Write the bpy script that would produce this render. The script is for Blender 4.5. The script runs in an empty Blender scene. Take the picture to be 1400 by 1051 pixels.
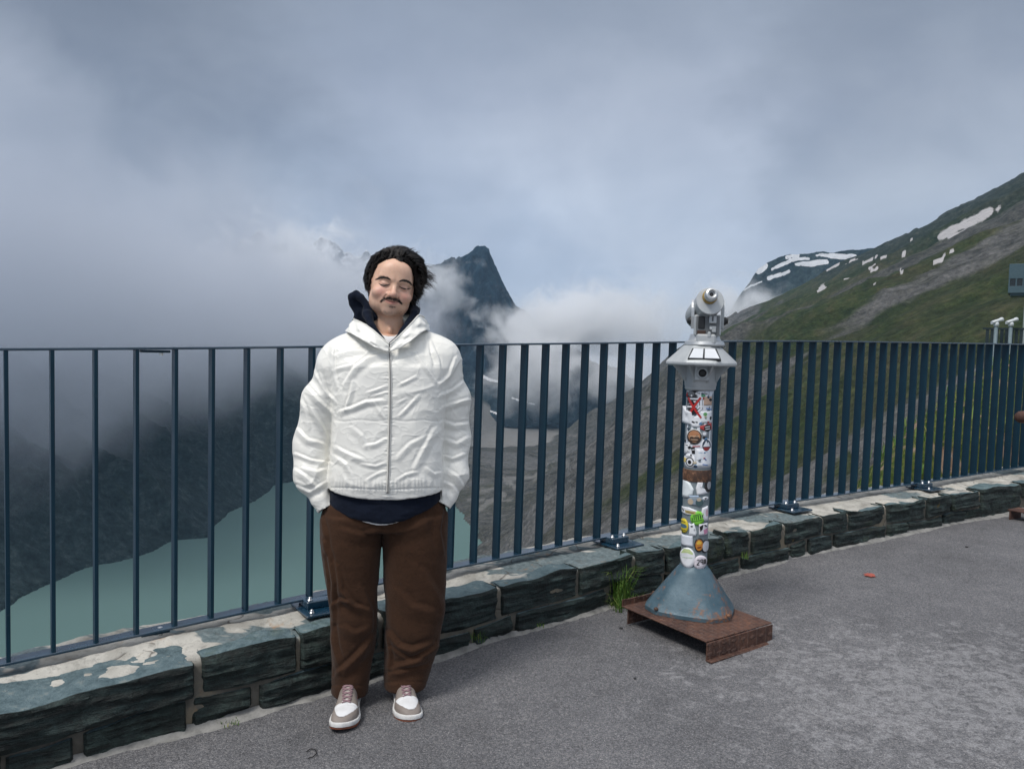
import bpy, math, random
import numpy as np
from mathutils import Vector, Matrix

# ------------------------------------------------------------------ camera, world, sun
S = bpy.context.scene
F_PX, CXP, CYP = 1068.0, 700.0, 525.5          # focal length in pixels of the 1400 px wide photograph
PITCH, ROLL, EYE = math.radians(2.95), 0.025, 1.40
_p, _r = PITCH, ROLL
_R0 = np.array([1., 0, 0]); _U0 = np.array([0, math.sin(_p), math.cos(_p)])
CF = np.array([0, math.cos(_p), -math.sin(_p)])
CR = math.cos(_r) * _R0 + math.sin(_r) * _U0
CU = math.cos(_r) * _U0 - math.sin(_r) * _R0
CAM = np.array([0., 0., EYE])
cam = bpy.data.cameras.new('camera'); cam_o = bpy.data.objects.new('camera', cam)
S.collection.objects.link(cam_o); S.camera = cam_o
cam.sensor_width = 36.0; cam.lens = 36.0 * F_PX / 1400.0
cam.clip_start = 0.05; cam.clip_end = 30000
cam_o.matrix_world = Matrix(((CR[0], CU[0], -CF[0], 0), (CR[1], CU[1], -CF[1], 0), (CR[2], CU[2], -CF[2], EYE), (0, 0, 0, 1)))

SUN_EL, SUN_AZ = math.radians(56), math.radians(222)   # azimuth clockwise from +Y: behind the photographer, to the left
sun = bpy.data.lights.new('sun', 'SUN'); sun.energy = 2.3; sun.angle = math.radians(16); sun.color = (1.0, 0.955, 0.90)
sun_o = bpy.data.objects.new('sun', sun); S.collection.objects.link(sun_o)
_sd = Vector((math.sin(SUN_AZ) * math.cos(SUN_EL), math.cos(SUN_AZ) * math.cos(SUN_EL), math.sin(SUN_EL)))
sun_o.rotation_euler = _sd.to_track_quat('Z', 'Y').to_euler()

S.view_settings.view_transform = 'Standard'; S.view_settings.look = 'None'
S.view_settings.exposure = 0.12; S.view_settings.gamma = 1.0
S.render.engine = 'CYCLES'
S.cycles.use_denoising = True
try: S.cycles.denoiser = 'OPENIMAGEDENOISE'
except Exception: pass
S.cycles.max_bounces = 6; S.cycles.diffuse_bounces = 3; S.cycles.glossy_bounces = 2
S.cycles.transmission_bounces = 2; S.cycles.volume_bounces = 4; S.cycles.transparent_max_bounces = 8
S.cycles.volume_step_rate = 1.0; S.cycles.volume_max_steps = 24
S.cycles.sample_clamp_indirect = 6

# ------------------------------------------------------------------ node helper
class NT:
    def __init__(s, tree):
        s.t = tree; s.t.nodes.clear()
    def __call__(s, kind, ins=None, **props):
        n = s.t.nodes.new(kind)
        for k, v in props.items(): setattr(n, k, v)
        for k, v in (ins or {}).items():
            sock = n.inputs[k]
            if isinstance(v, bpy.types.NodeSocket): s.t.links.new(v, sock)
            elif isinstance(v, (tuple, list)) and sock.type == 'RGBA' and len(v) == 3: sock.default_value = (*v, 1)
            else: sock.default_value = v
        return n
    def ramp(s, fac, stops, interp='LINEAR'):
        n = s('ShaderNodeValToRGB', {'Fac': fac}); e = n.color_ramp.elements; n.color_ramp.interpolation = interp
        while len(e) < len(stops): e.new(0.5)
        for el, (p, c) in zip(e, stops):
            el.position = p
            el.color = (c, c, c, 1) if isinstance(c, (int, float)) else (*c, 1)
        return n.outputs['Color']
    def math(s, op, a, b=0.0, c=0.0, clamp=False):
        n = s('ShaderNodeMath', {0: a, 1: b, 2: c}, operation=op, use_clamp=clamp); return n.outputs[0]
    def mix(s, fac, a, b, mode='MIX'):
        n = s('ShaderNodeMix', data_type='RGBA', blend_type=mode)
        for k, v in (('Factor', fac), ('A', a), ('B', b)):
            sock = [i for i in n.inputs if i.name == k and (i.type == 'RGBA' if k != 'Factor' else i.type == 'VALUE')][0]
            if isinstance(v, bpy.types.NodeSocket): s.t.links.new(v, sock)
            elif k == 'Factor': sock.default_value = v
            else: sock.default_value = (*v, 1) if len(v) == 3 else v
        return [o for o in n.outputs if o.type == 'RGBA'][0]
    def noise(s, vec, scale, detail=4, rough=.55, dist=0.0):
        return s('ShaderNodeTexNoise', {'Vector': vec, 'Scale': scale, 'Detail': detail, 'Roughness': rough, 'Distortion': dist}).outputs['Fac']
    def mapping(s, vec, scale=(1, 1, 1), rot=(0, 0, 0), loc=(0, 0, 0)):
        return s('ShaderNodeMapping', {'Vector': vec, 'Scale': scale, 'Rotation': rot, 'Location': loc}).outputs[0]
    def vm(s, op, a, b=(0, 0, 0)):
        return s('ShaderNodeVectorMath', {0: a, 1: b}, operation=op).outputs[0]

def material(name):
    m = bpy.data.materials.new(name); m.use_nodes = True
    return m, NT(m.node_tree)
def finish(nt, color, rough=.7, metal=0.0, bump=None, bstr=.3, bdist=.01, spec=.5, **kw):
    b = nt('ShaderNodeBsdfPrincipled', {'Base Color': color, 'Roughness': rough, 'Metallic': metal, 'Specular IOR Level': spec})
    for k, v in kw.items():
        k = k.replace('_', ' ')
        if isinstance(v, bpy.types.NodeSocket): nt.t.links.new(v, b.inputs[k])
        else: b.inputs[k].default_value = v
    if bump is not None:
        bn = nt('ShaderNodeBump', {'Height': bump, 'Strength': bstr, 'Distance': bdist})
        nt.t.links.new(bn.outputs[0], b.inputs['Normal'])
    o = nt('ShaderNodeOutputMaterial', {'Surface': b.outputs[0]})
    return b
def coords(nt, which='Object'):
    return nt('ShaderNodeTexCoord').outputs[which]
def attr(nt, name, out='Fac'):
    return nt('ShaderNodeAttribute', attribute_name=name).outputs[out]

# world: Nishita sky under a layer of storm cloud
W = bpy.data.worlds.new('World'); S.world = W; W.use_nodes = True
nt = NT(W.node_tree)
sky = nt('ShaderNodeTexSky', sky_type='NISHITA', sun_disc=False, sun_elevation=SUN_EL, sun_rotation=SUN_AZ, altitude=2300)
d = coords(nt, 'Generated')
sep = nt('ShaderNodeSeparateXYZ', {0: d})
el = sep.outputs[2]
# flatten direction so that cloud structure stretches towards the horizon
warp = nt('ShaderNodeVectorMath', {0: d, 1: (1.0, 1.0, 1.55)}, operation='MULTIPLY').outputs[0]
n1 = nt.noise(nt.mapping(warp, loc=(3.1, .4, .2)), 2.1, 3, .5, .3)
n2 = nt.noise(nt.mapping(warp, loc=(1.2, 7.4, 2.2)), 5.5, 6, .52, .25)
band = nt.ramp(nt.math('MULTIPLY_ADD', el, 1.0, .25), [(0.0, (.17, .22, .30)), (.22, (.30, .35, .435)), (.32, (.40, .455, .555)), (.42, (.405, .46, .56)),
      (.54, (.34, .385, .475)), (.68, (.245, .285, .355)), (.80, (.30, .335, .40)), (.90, (.50, .53, .60)), (1.0, (.85, .87, .93))])
# broad lighter and darker masses of cloud (directions in the sky)
def lobe(px, py, inner, outer, amt):
    v = CF + (px - CXP) / F_PX * CR - (py - CYP) / F_PX * CU; v = v / np.linalg.norm(v)
    dp = nt('ShaderNodeVectorMath', {0: nt.vm('NORMALIZE', nt.vm('ADD', d, wob)), 1: tuple(v)}, operation='DOT_PRODUCT').outputs['Value']
    mr = nt('ShaderNodeMapRange', {'Value': dp, 'From Min': math.cos(math.radians(outer)), 'From Max': math.cos(math.radians(inner)), 'To Min': 0.0, 'To Max': amt}, interpolation_type='SMOOTHSTEP')
    return mr.outputs[0]
wn = nt('ShaderNodeTexNoise', {'Vector': warp, 'Scale': 3.2, 'Detail': 5.0, 'Roughness': .6}).outputs['Color']
wob = nt.vm('MULTIPLY', nt.vm('SUBTRACT', wn, (.5, .5, .5)), (.42, .42, .30))
c = band
for px, py, i_, o_, amt, mul in ((120, 190, 2, 20, .85, (.70, .715, .73)), (-200, 0, 3, 26, .8, (.74, .745, .75)), (1290, 90, 2, 16, .75, (.70, .71, .72)), (560, 190, 0, 16, .30, (.80, .83, .88)), (860, 290, 1, 14, .9, (1.16, 1.14, 1.11)),
                                 (1290, 215, 1, 9, .7, (1.22, 1.19, 1.14)), (330, 40, 0, 9, .5, (1.15, 1.13, 1.10)), (720, 400, 0, 8, .6, (.72, .78, .86)), (60, 470, 3, 24, .8, (.70, .72, .76))):
    c = nt.mix(lobe(px, py, i_, o_, amt), c, nt.mix(1.0, c, mul, 'MULTIPLY'))
c = nt.mix(nt.ramp(n1, [(.36, .1), (.66, .42)]), c, nt.mix(1.0, c, (.80, .81, .83), 'MULTIPLY'))
lowk = nt.ramp(nt.math('MULTIPLY_ADD', el, 1.0, .25), [(.20, 1.0), (.50, .8), (.68, .35)])
c = nt.mix(nt.math('MULTIPLY', nt.ramp(n2, [(.46, 0.0), (.66, .70)]), lowk), c, nt.mix(1.0, c, (1.26, 1.24, 1.20), 'MULTIPLY'))
c = nt.mix(nt.math('MULTIPLY', nt.ramp(n2, [(.30, .5), (.46, 0.0)]), lowk), c, nt.mix(1.0, c, (.76, .79, .83), 'MULTIPLY'))
# thin, bright cloud behind the photographer where the sun filters through
back = nt.ramp(nt.math('MULTIPLY_ADD', sep.outputs[1], -.5, .5), [(.42, 0.0), (.75, 1.0)])
c = nt.mix(back, c, nt.mix(1.0, c, (1.3, 1.28, 1.24), 'MULTIPLY'))
scaled = nt.mix(1.0, c, (11.5, 11.5, 11.5), 'MULTIPLY')
bgc = nt.mix(.93, sky.outputs[0], scaled)
bg = nt('ShaderNodeBackground', {'Color': bgc, 'Strength': .10})
nt('ShaderNodeOutputWorld', {'Surface': bg.outputs[0]})

# ------------------------------------------------------------------ numpy helpers
def _hash(ix, iy, iz, seed):
    h = (ix * 374761393 + iy * 668265263 + iz * 2147483647 + seed * 974634777) & 0xFFFFFFFF
    h = ((h ^ (h >> 13)) * 1274126177) & 0xFFFFFFFF
    h = (h ^ (h >> 16)) & 0xFFFFFFFF
    return h.astype(np.float64) / 4294967295.0
def vnoise(x, y, z=0.0, seed=0):
    x, y, z = np.broadcast_arrays(np.asarray(x, float), np.asarray(y, float), np.asarray(z, float))
    ix, iy, iz = np.floor(x).astype(np.int64), np.floor(y).astype(np.int64), np.floor(z).astype(np.int64)
    fx, fy, fz = x - ix, y - iy, z - iz
    u, v, w = fx * fx * (3 - 2 * fx), fy * fy * (3 - 2 * fy), fz * fz * (3 - 2 * fz)
    def c(a, b, e): return _hash(ix + a, iy + b, iz + e, seed)
    x00 = c(0, 0, 0) * (1 - u) + c(1, 0, 0) * u; x10 = c(0, 1, 0) * (1 - u) + c(1, 1, 0) * u
    x01 = c(0, 0, 1) * (1 - u) + c(1, 0, 1) * u; x11 = c(0, 1, 1) * (1 - u) + c(1, 1, 1) * u
    return ((x00 * (1 - v) + x10 * v) * (1 - w) + (x01 * (1 - v) + x11 * v) * w) * 2 - 1
def fbm(x, y, z=0.0, oct=5, seed=0, gain=.5, ridged=False):
    a, t, f = 1.0, 0.0, 1.0
    for i in range(oct):
        n = vnoise(np.asarray(x) * f + 17.3 * i, np.asarray(y) * f - 9.1 * i, np.asarray(z) * f + 3.7 * i, seed + i * 31)
        if ridged: n = 1 - 2 * np.abs(n)
        t = t + a * n; a *= gain; f *= 2.03
    return t
def sstep(a, b, x):
    t = np.clip((np.asarray(x, float) - a) / (b - a), 0, 1); return t * t * (3 - 2 * t)

def ray(px, py):
    return CF + (px - CXP) / F_PX * CR - (py - CYP) / F_PX * CU
def at_depth(px, py, dep):
    return CAM + ray(px, py) * dep
def at_z(px, py, z):
    r = ray(px, py); return CAM + r * ((z - EYE) / r[2])
def to_px(P):
    v = np.asarray(P, float) - CAM; dep = v @ CF
    return CXP + F_PX * (v @ CR) / dep, CYP - F_PX * (v @ CU) / dep, dep

COL = S.collection
def link(name, me, parent=None):
    o = bpy.data.objects.new(name, me); COL.objects.link(o)
    if parent is not None: o.parent = parent
    return o
def mesh(name, V, F, mat=None, parent=None, smooth=True, attrs=None, link_it=True):
    me = bpy.data.meshes.new(name)
    V = np.asarray(V, np.float32).reshape(-1, 3)
    if isinstance(F, np.ndarray):
        n, k = F.shape
        me.vertices.add(len(V)); me.vertices.foreach_set('co', V.ravel())
        me.loops.add(n * k); me.loops.foreach_set('vertex_index', F.astype(np.int32).ravel())
        me.polygons.add(n); me.polygons.foreach_set('loop_start', np.arange(0, n * k, k, dtype=np.int32))
        me.update(calc_edges=True)
    else:
        me.from_pydata([tuple(map(float, v)) for v in V], [], [tuple(map(int, f)) for f in F])
        me.update()
    me.validate()
    me.polygons.foreach_set('use_smooth', np.full(len(me.polygons), smooth, bool))
    for k, a in (attrs or {}).items():
        a = np.asarray(a, np.float32)
        if a.ndim == 1:
            at = me.attributes.new(k, 'FLOAT', 'POINT'); at.data.foreach_set('value', a)
        else:
            at = me.attributes.new(k, 'FLOAT_COLOR', 'POINT')
            at.data.foreach_set('color', np.concatenate([a[:, :3], np.ones((len(a), 1), np.float32)], 1).ravel())
    if mat is not None: me.materials.append(mat)
    return link(name, me, parent) if link_it else me
def empty(name, loc=(0, 0, 0), rz=0.0):
    o = bpy.data.objects.new(name, None); COL.objects.link(o); o.location = loc; o.rotation_euler.z = rz
    o.empty_display_size = .1
    return o
def tag(o, label=None, cat=None, group=None, kind=None):
    if label: o['label'] = label
    if cat: o['category'] = cat
    if group: o['group'] = group
    if kind: o['kind'] = kind
    return o
def grid_faces(nu, nv, wrap_u=False):
    i, j = np.meshgrid(np.arange(nu if wrap_u else nu - 1), np.arange(nv - 1), indexing='ij')
    a = i * nv + j; b = ((i + 1) % nu) * nv + j
    return np.stack([a.ravel(), b.ravel(), (b + 1).ravel(), (a + 1).ravel()], 1)

class Geo:
    """collects simple shapes into one mesh"""
    def __init__(s): s.V = []; s.F = []; s.n = 0
    def add(s, V, F):
        V = np.asarray(V, float).reshape(-1, 3)
        s.V.append(V); s.F += [tuple(int(i) + s.n for i in f) for f in F]; s.n += len(V); return s
    def box(s, c, size, ax=None, bev=0.0):
        """box with optional bevelled edges; ax = 3x3 rows giving the local axes"""
        hx, hy, hz = [v / 2 for v in size]; b = min(bev, hx * .9, hy * .9, hz * .9)
        A = np.eye(3) if ax is None else np.asarray(ax, float)
        if b <= 0:
            P = [(sx * hx, sy * hy, sz * hz) for sx in (-1, 1) for sy in (-1, 1) for sz in (-1, 1)]
            Fc = [(0, 1, 3, 2), (4, 6, 7, 5), (0, 4, 5, 1), (2, 3, 7, 6), (0, 2, 6, 4), (1, 5, 7, 3)]
        else:
            P, idx = [], {}
            for sx in (-1, 1):
                for sy in (-1, 1):
                    for sz in (-1, 1):
                        for k in range(3):
                            q = [sx * hx, sy * hy, sz * hz]
                            for m in range(3):
                                if m != k: q[m] -= (sx, sy, sz)[m] * b
                            idx[(sx, sy, sz, k)] = len(P); P.append(q)
            Fc = []
            for k in range(3):
                u, v = [(1, 2), (2, 0), (0, 1)][k]
                for sg in (-1, 1):
                    loop = []
                    for (a_, c_) in ((-1, -1), (1, -1), (1, 1), (-1, 1)):
                        t = [0, 0, 0]; t[k] = sg; t[u] = a_; t[v] = c_; loop.append(idx[(*t, k)])
                    Fc.append(loop if sg > 0 else loop[::-1])
                for a_ in (-1, 1):           # edge bevels running along axis k
                    for c_ in (-1, 1):
                        t0 = [0, 0, 0]; t0[u] = a_; t0[v] = c_
                        t0[k] = -1; t1 = list(t0); t1[k] = 1
                        q = [idx[(*t0, u)], idx[(*t1, u)], idx[(*t1, v)], idx[(*t0, v)]]
                        Fc.append(q if a_ * c_ < 0 else q[::-1])
            for sx in (-1, 1):
                for sy in (-1, 1):
                    for sz in (-1, 1):
                        q = [idx[(sx, sy, sz, k)] for k in range(3)]
                        Fc.append(q if sx * sy * sz > 0 else q[::-1])
        return s.add(np.asarray(P) @ A + np.asarray(c, float), Fc)
    def lathe(s, prof, c=(0, 0, 0), n=32, ax=None, cap=True, sq=None):
        """revolve (r, z) points; ax rows = local axes"""
        A = np.eye(3) if ax is None else np.asarray(ax, float)
        th = np.arange(n) * 2 * math.pi / n
        P = np.array([[r * math.cos(t), r * math.sin(t), z] for t in th for r, z in prof])
        m = len(prof); Fc = [tuple(f) for f in grid_faces(n, m, True)]
        if cap:
            Fc.append([i * m for i in range(n)][::-1]); Fc.append([i * m + m - 1 for i in range(n)])
        return s.add(P @ A + np.asarray(c, float), Fc)
    def tube(s, pts, r, n=6, cap=True):
        pts = np.asarray(pts, float); m = len(pts); r = np.broadcast_to(np.asarray(r, float), (m,))
        tg = np.gradient(pts, axis=0); tg /= np.linalg.norm(tg, axis=1)[:, None] + 1e-12
        up = np.array([0, 0, 1.]) if abs(tg[0][2]) < .9 else np.array([1., 0, 0])
        P = []
        for i in range(m):
            a = np.cross(tg[i], up); a /= np.linalg.norm(a) + 1e-12; b = np.cross(tg[i], a); up = -b if np.dot(-b, up) > 0 else b
            for k in range(n):
                t = 2 * math.pi * k / n
                P.append(pts[i] + r[i] * (math.cos(t) * a + math.sin(t) * np.cross(a, tg[i])))
        Fc = [tuple(int(v) for v in (i * n + k, i * n + (k + 1) % n, (i + 1) * n + (k + 1) % n, (i + 1) * n + k)) for i in range(m - 1) for k in range(n)]
        if cap: Fc += [list(range(n))[::-1], [(m - 1) * n + k for k in range(n)]]
        return s.add(P, Fc)
    def prism(s, poly, z0, z1):
        n = len(poly)
        P = [(x, y, z0) for x, y in poly] + [(x, y, z1) for x, y in poly]
        Fc = [list(range(n))[::-1], [n + i for i in range(n)]] + [(i, (i + 1) % n, n + (i + 1) % n, n + i) for i in range(n)]
        return s.add(P, Fc)
    def build(s, name, mat, parent=None, smooth=False, attrs=None):
        return mesh(name, np.concatenate(s.V), s.F, mat, parent, smooth, attrs)
def auto_smooth(o, deg=35):
    """smooth shading with sharp edges kept by angle"""
    me = o.data; me.polygons.foreach_set('use_smooth', np.ones(len(me.polygons), bool))
    try: me.set_sharp_from_angle(angle=math.radians(deg))
    except Exception: pass
    return o

def surface_nets(D, org, h):
    """naive surface nets over a signed-distance grid (negative inside)"""
    nx, ny, nz = D.shape
    ins = D < 0
    sl = lambda a, o: a[o[0]:nx - 1 + o[0], o[1]:ny - 1 + o[1], o[2]:nz - 1 + o[2]]
    cs = [(i, j, k) for i in (0, 1) for j in (0, 1) for k in (0, 1)]
    cnt = sum(sl(ins, c).astype(np.int8) for c in cs)
    act = (cnt > 0) & (cnt < 8)
    idx = np.full(act.shape, -1, np.int64); ai = np.argwhere(act); idx[act] = np.arange(len(ai))
    acc = np.zeros((len(ai), 3)); wt = np.zeros(len(ai))
    for c in cs:
        for ax in range(3):
            if c[ax] == 1: continue
            c2 = list(c); c2[ax] = 1
            d0 = D[ai[:, 0] + c[0], ai[:, 1] + c[1], ai[:, 2] + c[2]]; d1 = D[ai[:, 0] + c2[0], ai[:, 1] + c2[1], ai[:, 2] + c2[2]]
            x = (d0 < 0) != (d1 < 0); t = np.where(x, d0 / np.where(x, d0 - d1, 1), 0)
            p = np.array(c, float)[None].repeat(len(ai), 0); p[:, ax] = t
            acc[x] += p[x]; wt[x] += 1
    V = (ai + acc / wt[:, None]) * h + np.asarray(org)
    Q = []
    for ax in range(3):
        a = [slice(None)] * 3; b = [slice(None)] * 3
        a[ax] = slice(0, -1); b[ax] = slice(1, None)
        u, v = [(1, 2), (2, 0), (0, 1)][ax]
        i0, i1 = ins[tuple(a)], ins[tuple(b)]
        e = np.argwhere(i0 != i1); 
        e = e[(e[:, u] > 0) & (e[:, v] > 0) & (e[:, u] < D.shape[u] - 1) & (e[:, v] < D.shape[v] - 1)]
        flip = ~i0[e[:, 0], e[:, 1], e[:, 2]]
        def cell(du, dv):
            q = e.copy(); q[:, u] -= du; q[:, v] -= dv; return idx[q[:, 0], q[:, 1], q[:, 2]]
        q = np.stack([cell(1, 1), cell(0, 1), cell(0, 0), cell(1, 0)], 1)
        q[flip] = q[flip][:, ::-1]; Q.append(q)
    Q = np.concatenate(Q); Q = Q[(Q >= 0).all(1)]
    return V, Q
def smooth_verts(V, Q, it=1, lam=.5):
    for _ in range(it):
        acc = np.zeros_like(V); n = np.zeros(len(V))
        for a in range(4):
            b = (a + 1) % 4
            np.add.at(acc, Q[:, a], V[Q[:, b]]); np.add.at(n, Q[:, a], 1)
            np.add.at(acc, Q[:, b], V[Q[:, a]]); np.add.at(n, Q[:, b], 1)
        V = V + lam * (acc / np.maximum(n, 1)[:, None] - V)
    return V
def grid3(lo, hi, h):
    lo = np.asarray(lo, float); n = np.ceil((np.asarray(hi) - lo) / h).astype(int) + 1
    X, Y, Z = np.meshgrid(*[lo[i] + h * np.arange(n[i]) for i in range(3)], indexing='ij')
    return X, Y, Z, lo
def smin(a, b, k):
    hh = np.clip(.5 + .5 * (b - a) / k, 0, 1); return b * (1 - hh) + a * hh - k * hh * (1 - hh)
def smax(a, b, k): return -smin(-a, -b, k)
def ell(X, Y, Z, c, r):
    q = np.sqrt(((X - c[0]) / r[0]) ** 2 + ((Y - c[1]) / r[1]) ** 2 + ((Z - c[2]) / r[2]) ** 2)
    q2 = np.sqrt(((X - c[0]) / r[0] ** 2) ** 2 + ((Y - c[1]) / r[1] ** 2) ** 2 + ((Z - c[2]) / r[2] ** 2) ** 2)
    return q * (q - 1) / np.maximum(q2, 1e-6)
def cap(X, Y, Z, a, b, ra, rb):
    a = np.asarray(a, float); b = np.asarray(b, float); d = b - a; L = d @ d
    t = np.clip(((X - a[0]) * d[0] + (Y - a[1]) * d[1] + (Z - a[2]) * d[2]) / L, 0, 1)
    return np.sqrt((X - a[0] - t * d[0]) ** 2 + (Y - a[1] - t * d[1]) ** 2 + (Z - a[2] - t * d[2]) ** 2) - (ra + (rb - ra) * t)
# ------------------------------------------------------------------ land: hillside, valley, lake, far mountains
VA = math.radians(13.2)
ES = np.array([math.sin(VA), math.cos(VA)]); ET = np.array([math.cos(VA), -math.sin(VA)])
RIDGE_T = [-700, -400, -331, -197, -67, 105, 300, 506, 640, 760, 874, 1100, 1600, 2600]
RIDGE_Z = [-430, -320, -263, -180, -47, 80, 178, 287, 375, 440, 496, 610, 800, 1100]
LK_S = [-500, 500, 686, 781, 849, 904, 997, 1024, 1187, 1283, 1403, 1470, 1573, 1640, 1700]
LK_L = [-640, -690, -726, -755, -747, -725, -744, -708, -778, -788, -821, -830, -813, -760, -640]
RS_S = [-500, 900, 1023, 1131, 1247, 1380, 1500, 1620, 1700]
RS_T = [-265, -270, -275, -299, -362, -430, -520, -600, -640]
def smaxn(a, b, k): return np.logaddexp(a / k, b / k) * k
def land_height(X, Y):
    s = X * ES[0] + Y * ES[1]; t = X * ET[0] + Y * ET[1]
    wob = 26 * fbm(s / 420, t / 420, 3.3, 3, 5)
    tl = np.interp(s, LK_S, LK_L) + 10 * fbm(s / 60, t / 300, 0, 3, 9)
    tr = np.interp(s, RS_S, RS_T) + 6 * fbm(s / 50, t / 200, 0, 3, 19)
    P = np.interp(t + wob, RIDGE_T, RIDGE_Z)
    gull = fbm(s / 170 + t / 900, t / 700, 1.7, 6, 3, .58, True)
    P = P - 115 * (1 - np.clip(s, 0, 2400) / 2400) + 17 * (gull - .3) * np.clip(s / 500, .1, 1.3) + 16 * fbm(s / 300, t / 300, 0, 5, 23) * np.clip(s / 700, 0, 1)
    P = P - np.clip(s - 2430 + 120 * fbm(t / 200, 0.3, 0, 4, 77), 0, None) * 1.6
    floor = -299 + 13 * fbm(s / 170, t / 170, 0, 5, 41) + 8
    out = np.maximum(tl - t, t - tr); beyond = s > 1690
    edge = np.where(beyond, 60, out)
    floor = np.where(edge < 0, -312, np.minimum(floor, -299.5 + .16 * np.clip(edge, 0, None)) )
    mound = np.exp(-(((s - 1900) / 260) ** 2 + ((t + 470) / 150) ** 2)) * 26
    floor = floor + np.where(edge > 0, mound, 0)
    # sandy outwash plain
    sand = sstep(0, .25, 1 - ((s - 2420) / 380) ** 2 - ((t + 640) / 260) ** 2 + .25 * fbm(s / 150, t / 120, 0, 4, 51))
    floor = floor * (1 - sand) + (-297) * sand
    rt = smaxn(P, floor, 9.0)
    lf = -300 + .62 * (tl - t) + 22 * (fbm(s / 130, t / 240, 0, 5, 61, .55, True) - .2) * sstep(0, 120, tl - t)
    z = np.where(t < tl + 30, np.maximum(smaxn(rt, np.minimum(lf, -40 + .03 * (tl - t)), 4), rt), rt)
    z = np.where((edge < -4), -312, z)
    return z, s, t, sand

def stroke_mask(px, py, strokes):
    m = np.zeros_like(px)
    for pts, w in strokes:
        pts = np.asarray(pts, float); w = np.broadcast_to(np.asarray(w, float), (len(pts),))
        for i in range(max(1, len(pts) - 1)):
            a = pts[i]; b = pts[min(i + 1, len(pts) - 1)]; d_ = b - a; L = d_ @ d_ + 1e-9
            u = np.clip(((px - a[0]) * d_[0] + (py - a[1]) * d_[1]) / L, 0, 1)
            dist = np.hypot(px - a[0] - u * d_[0], py - a[1] - u * d_[1])
            ww = w[i] + (w[min(i + 1, len(pts) - 1)] - w[i]) * u
            m = np.maximum(m, sstep(1.25, .75, dist / ww))
    return m
SNOW = [([(1374, 275), (1350, 288), (1312, 313), (1287, 325), (1258, 337)], [6, 6, 5.2, 3.6, 2.2]),
        ([(1112, 373), (1140, 363), (1172, 354)], [2.2, 3, 2]), ([(1180, 359), (1194, 353)], 2), ([(1199, 352), (1211, 347)], 2.2),
        ([(1220, 350), (1237, 344)], 2.4), ([(1299, 344), (1318, 334)], [3, 2]), ([(1277, 354), (1291, 349)], [2.4, 2.6]),
        ([(1190, 369), (1198, 366)], 4.5), ([(1155, 381), (1160, 379.5)], 2.5), ([(1231, 369), (1236, 369)], 1.8),
        ([(1120, 397), (1126, 392)], 4), ([(1335, 368), (1358, 359)], 1.4), ([(1362, 369), (1374, 363)], 2.2), ([(1379, 359), (1388, 355)], 1.6),
        ([(1195, 386), (1197, 385)], 2), ([(1244, 329), (1246, 328)], 2)]
SANDLINES = [([(690, 655), (730, 652), (752, 640)], [3.5, 2.5, 1.5]), ([(652, 700), (672, 684), (690, 676), (676, 668), (655, 672)], [3, 3, 2.2, 2, 1.6]),
             ([(690, 655), (706, 668), (716, 680)], [2.6, 2.4, 1.2]), ([(640, 683), (700, 684)], [1.4, 1.2]),
             ([(775, 632), (778, 636)], 2.6), ([(895, 632), (905, 628)], 1.6), ([(855, 566), (905, 538)], 1.2)]

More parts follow.
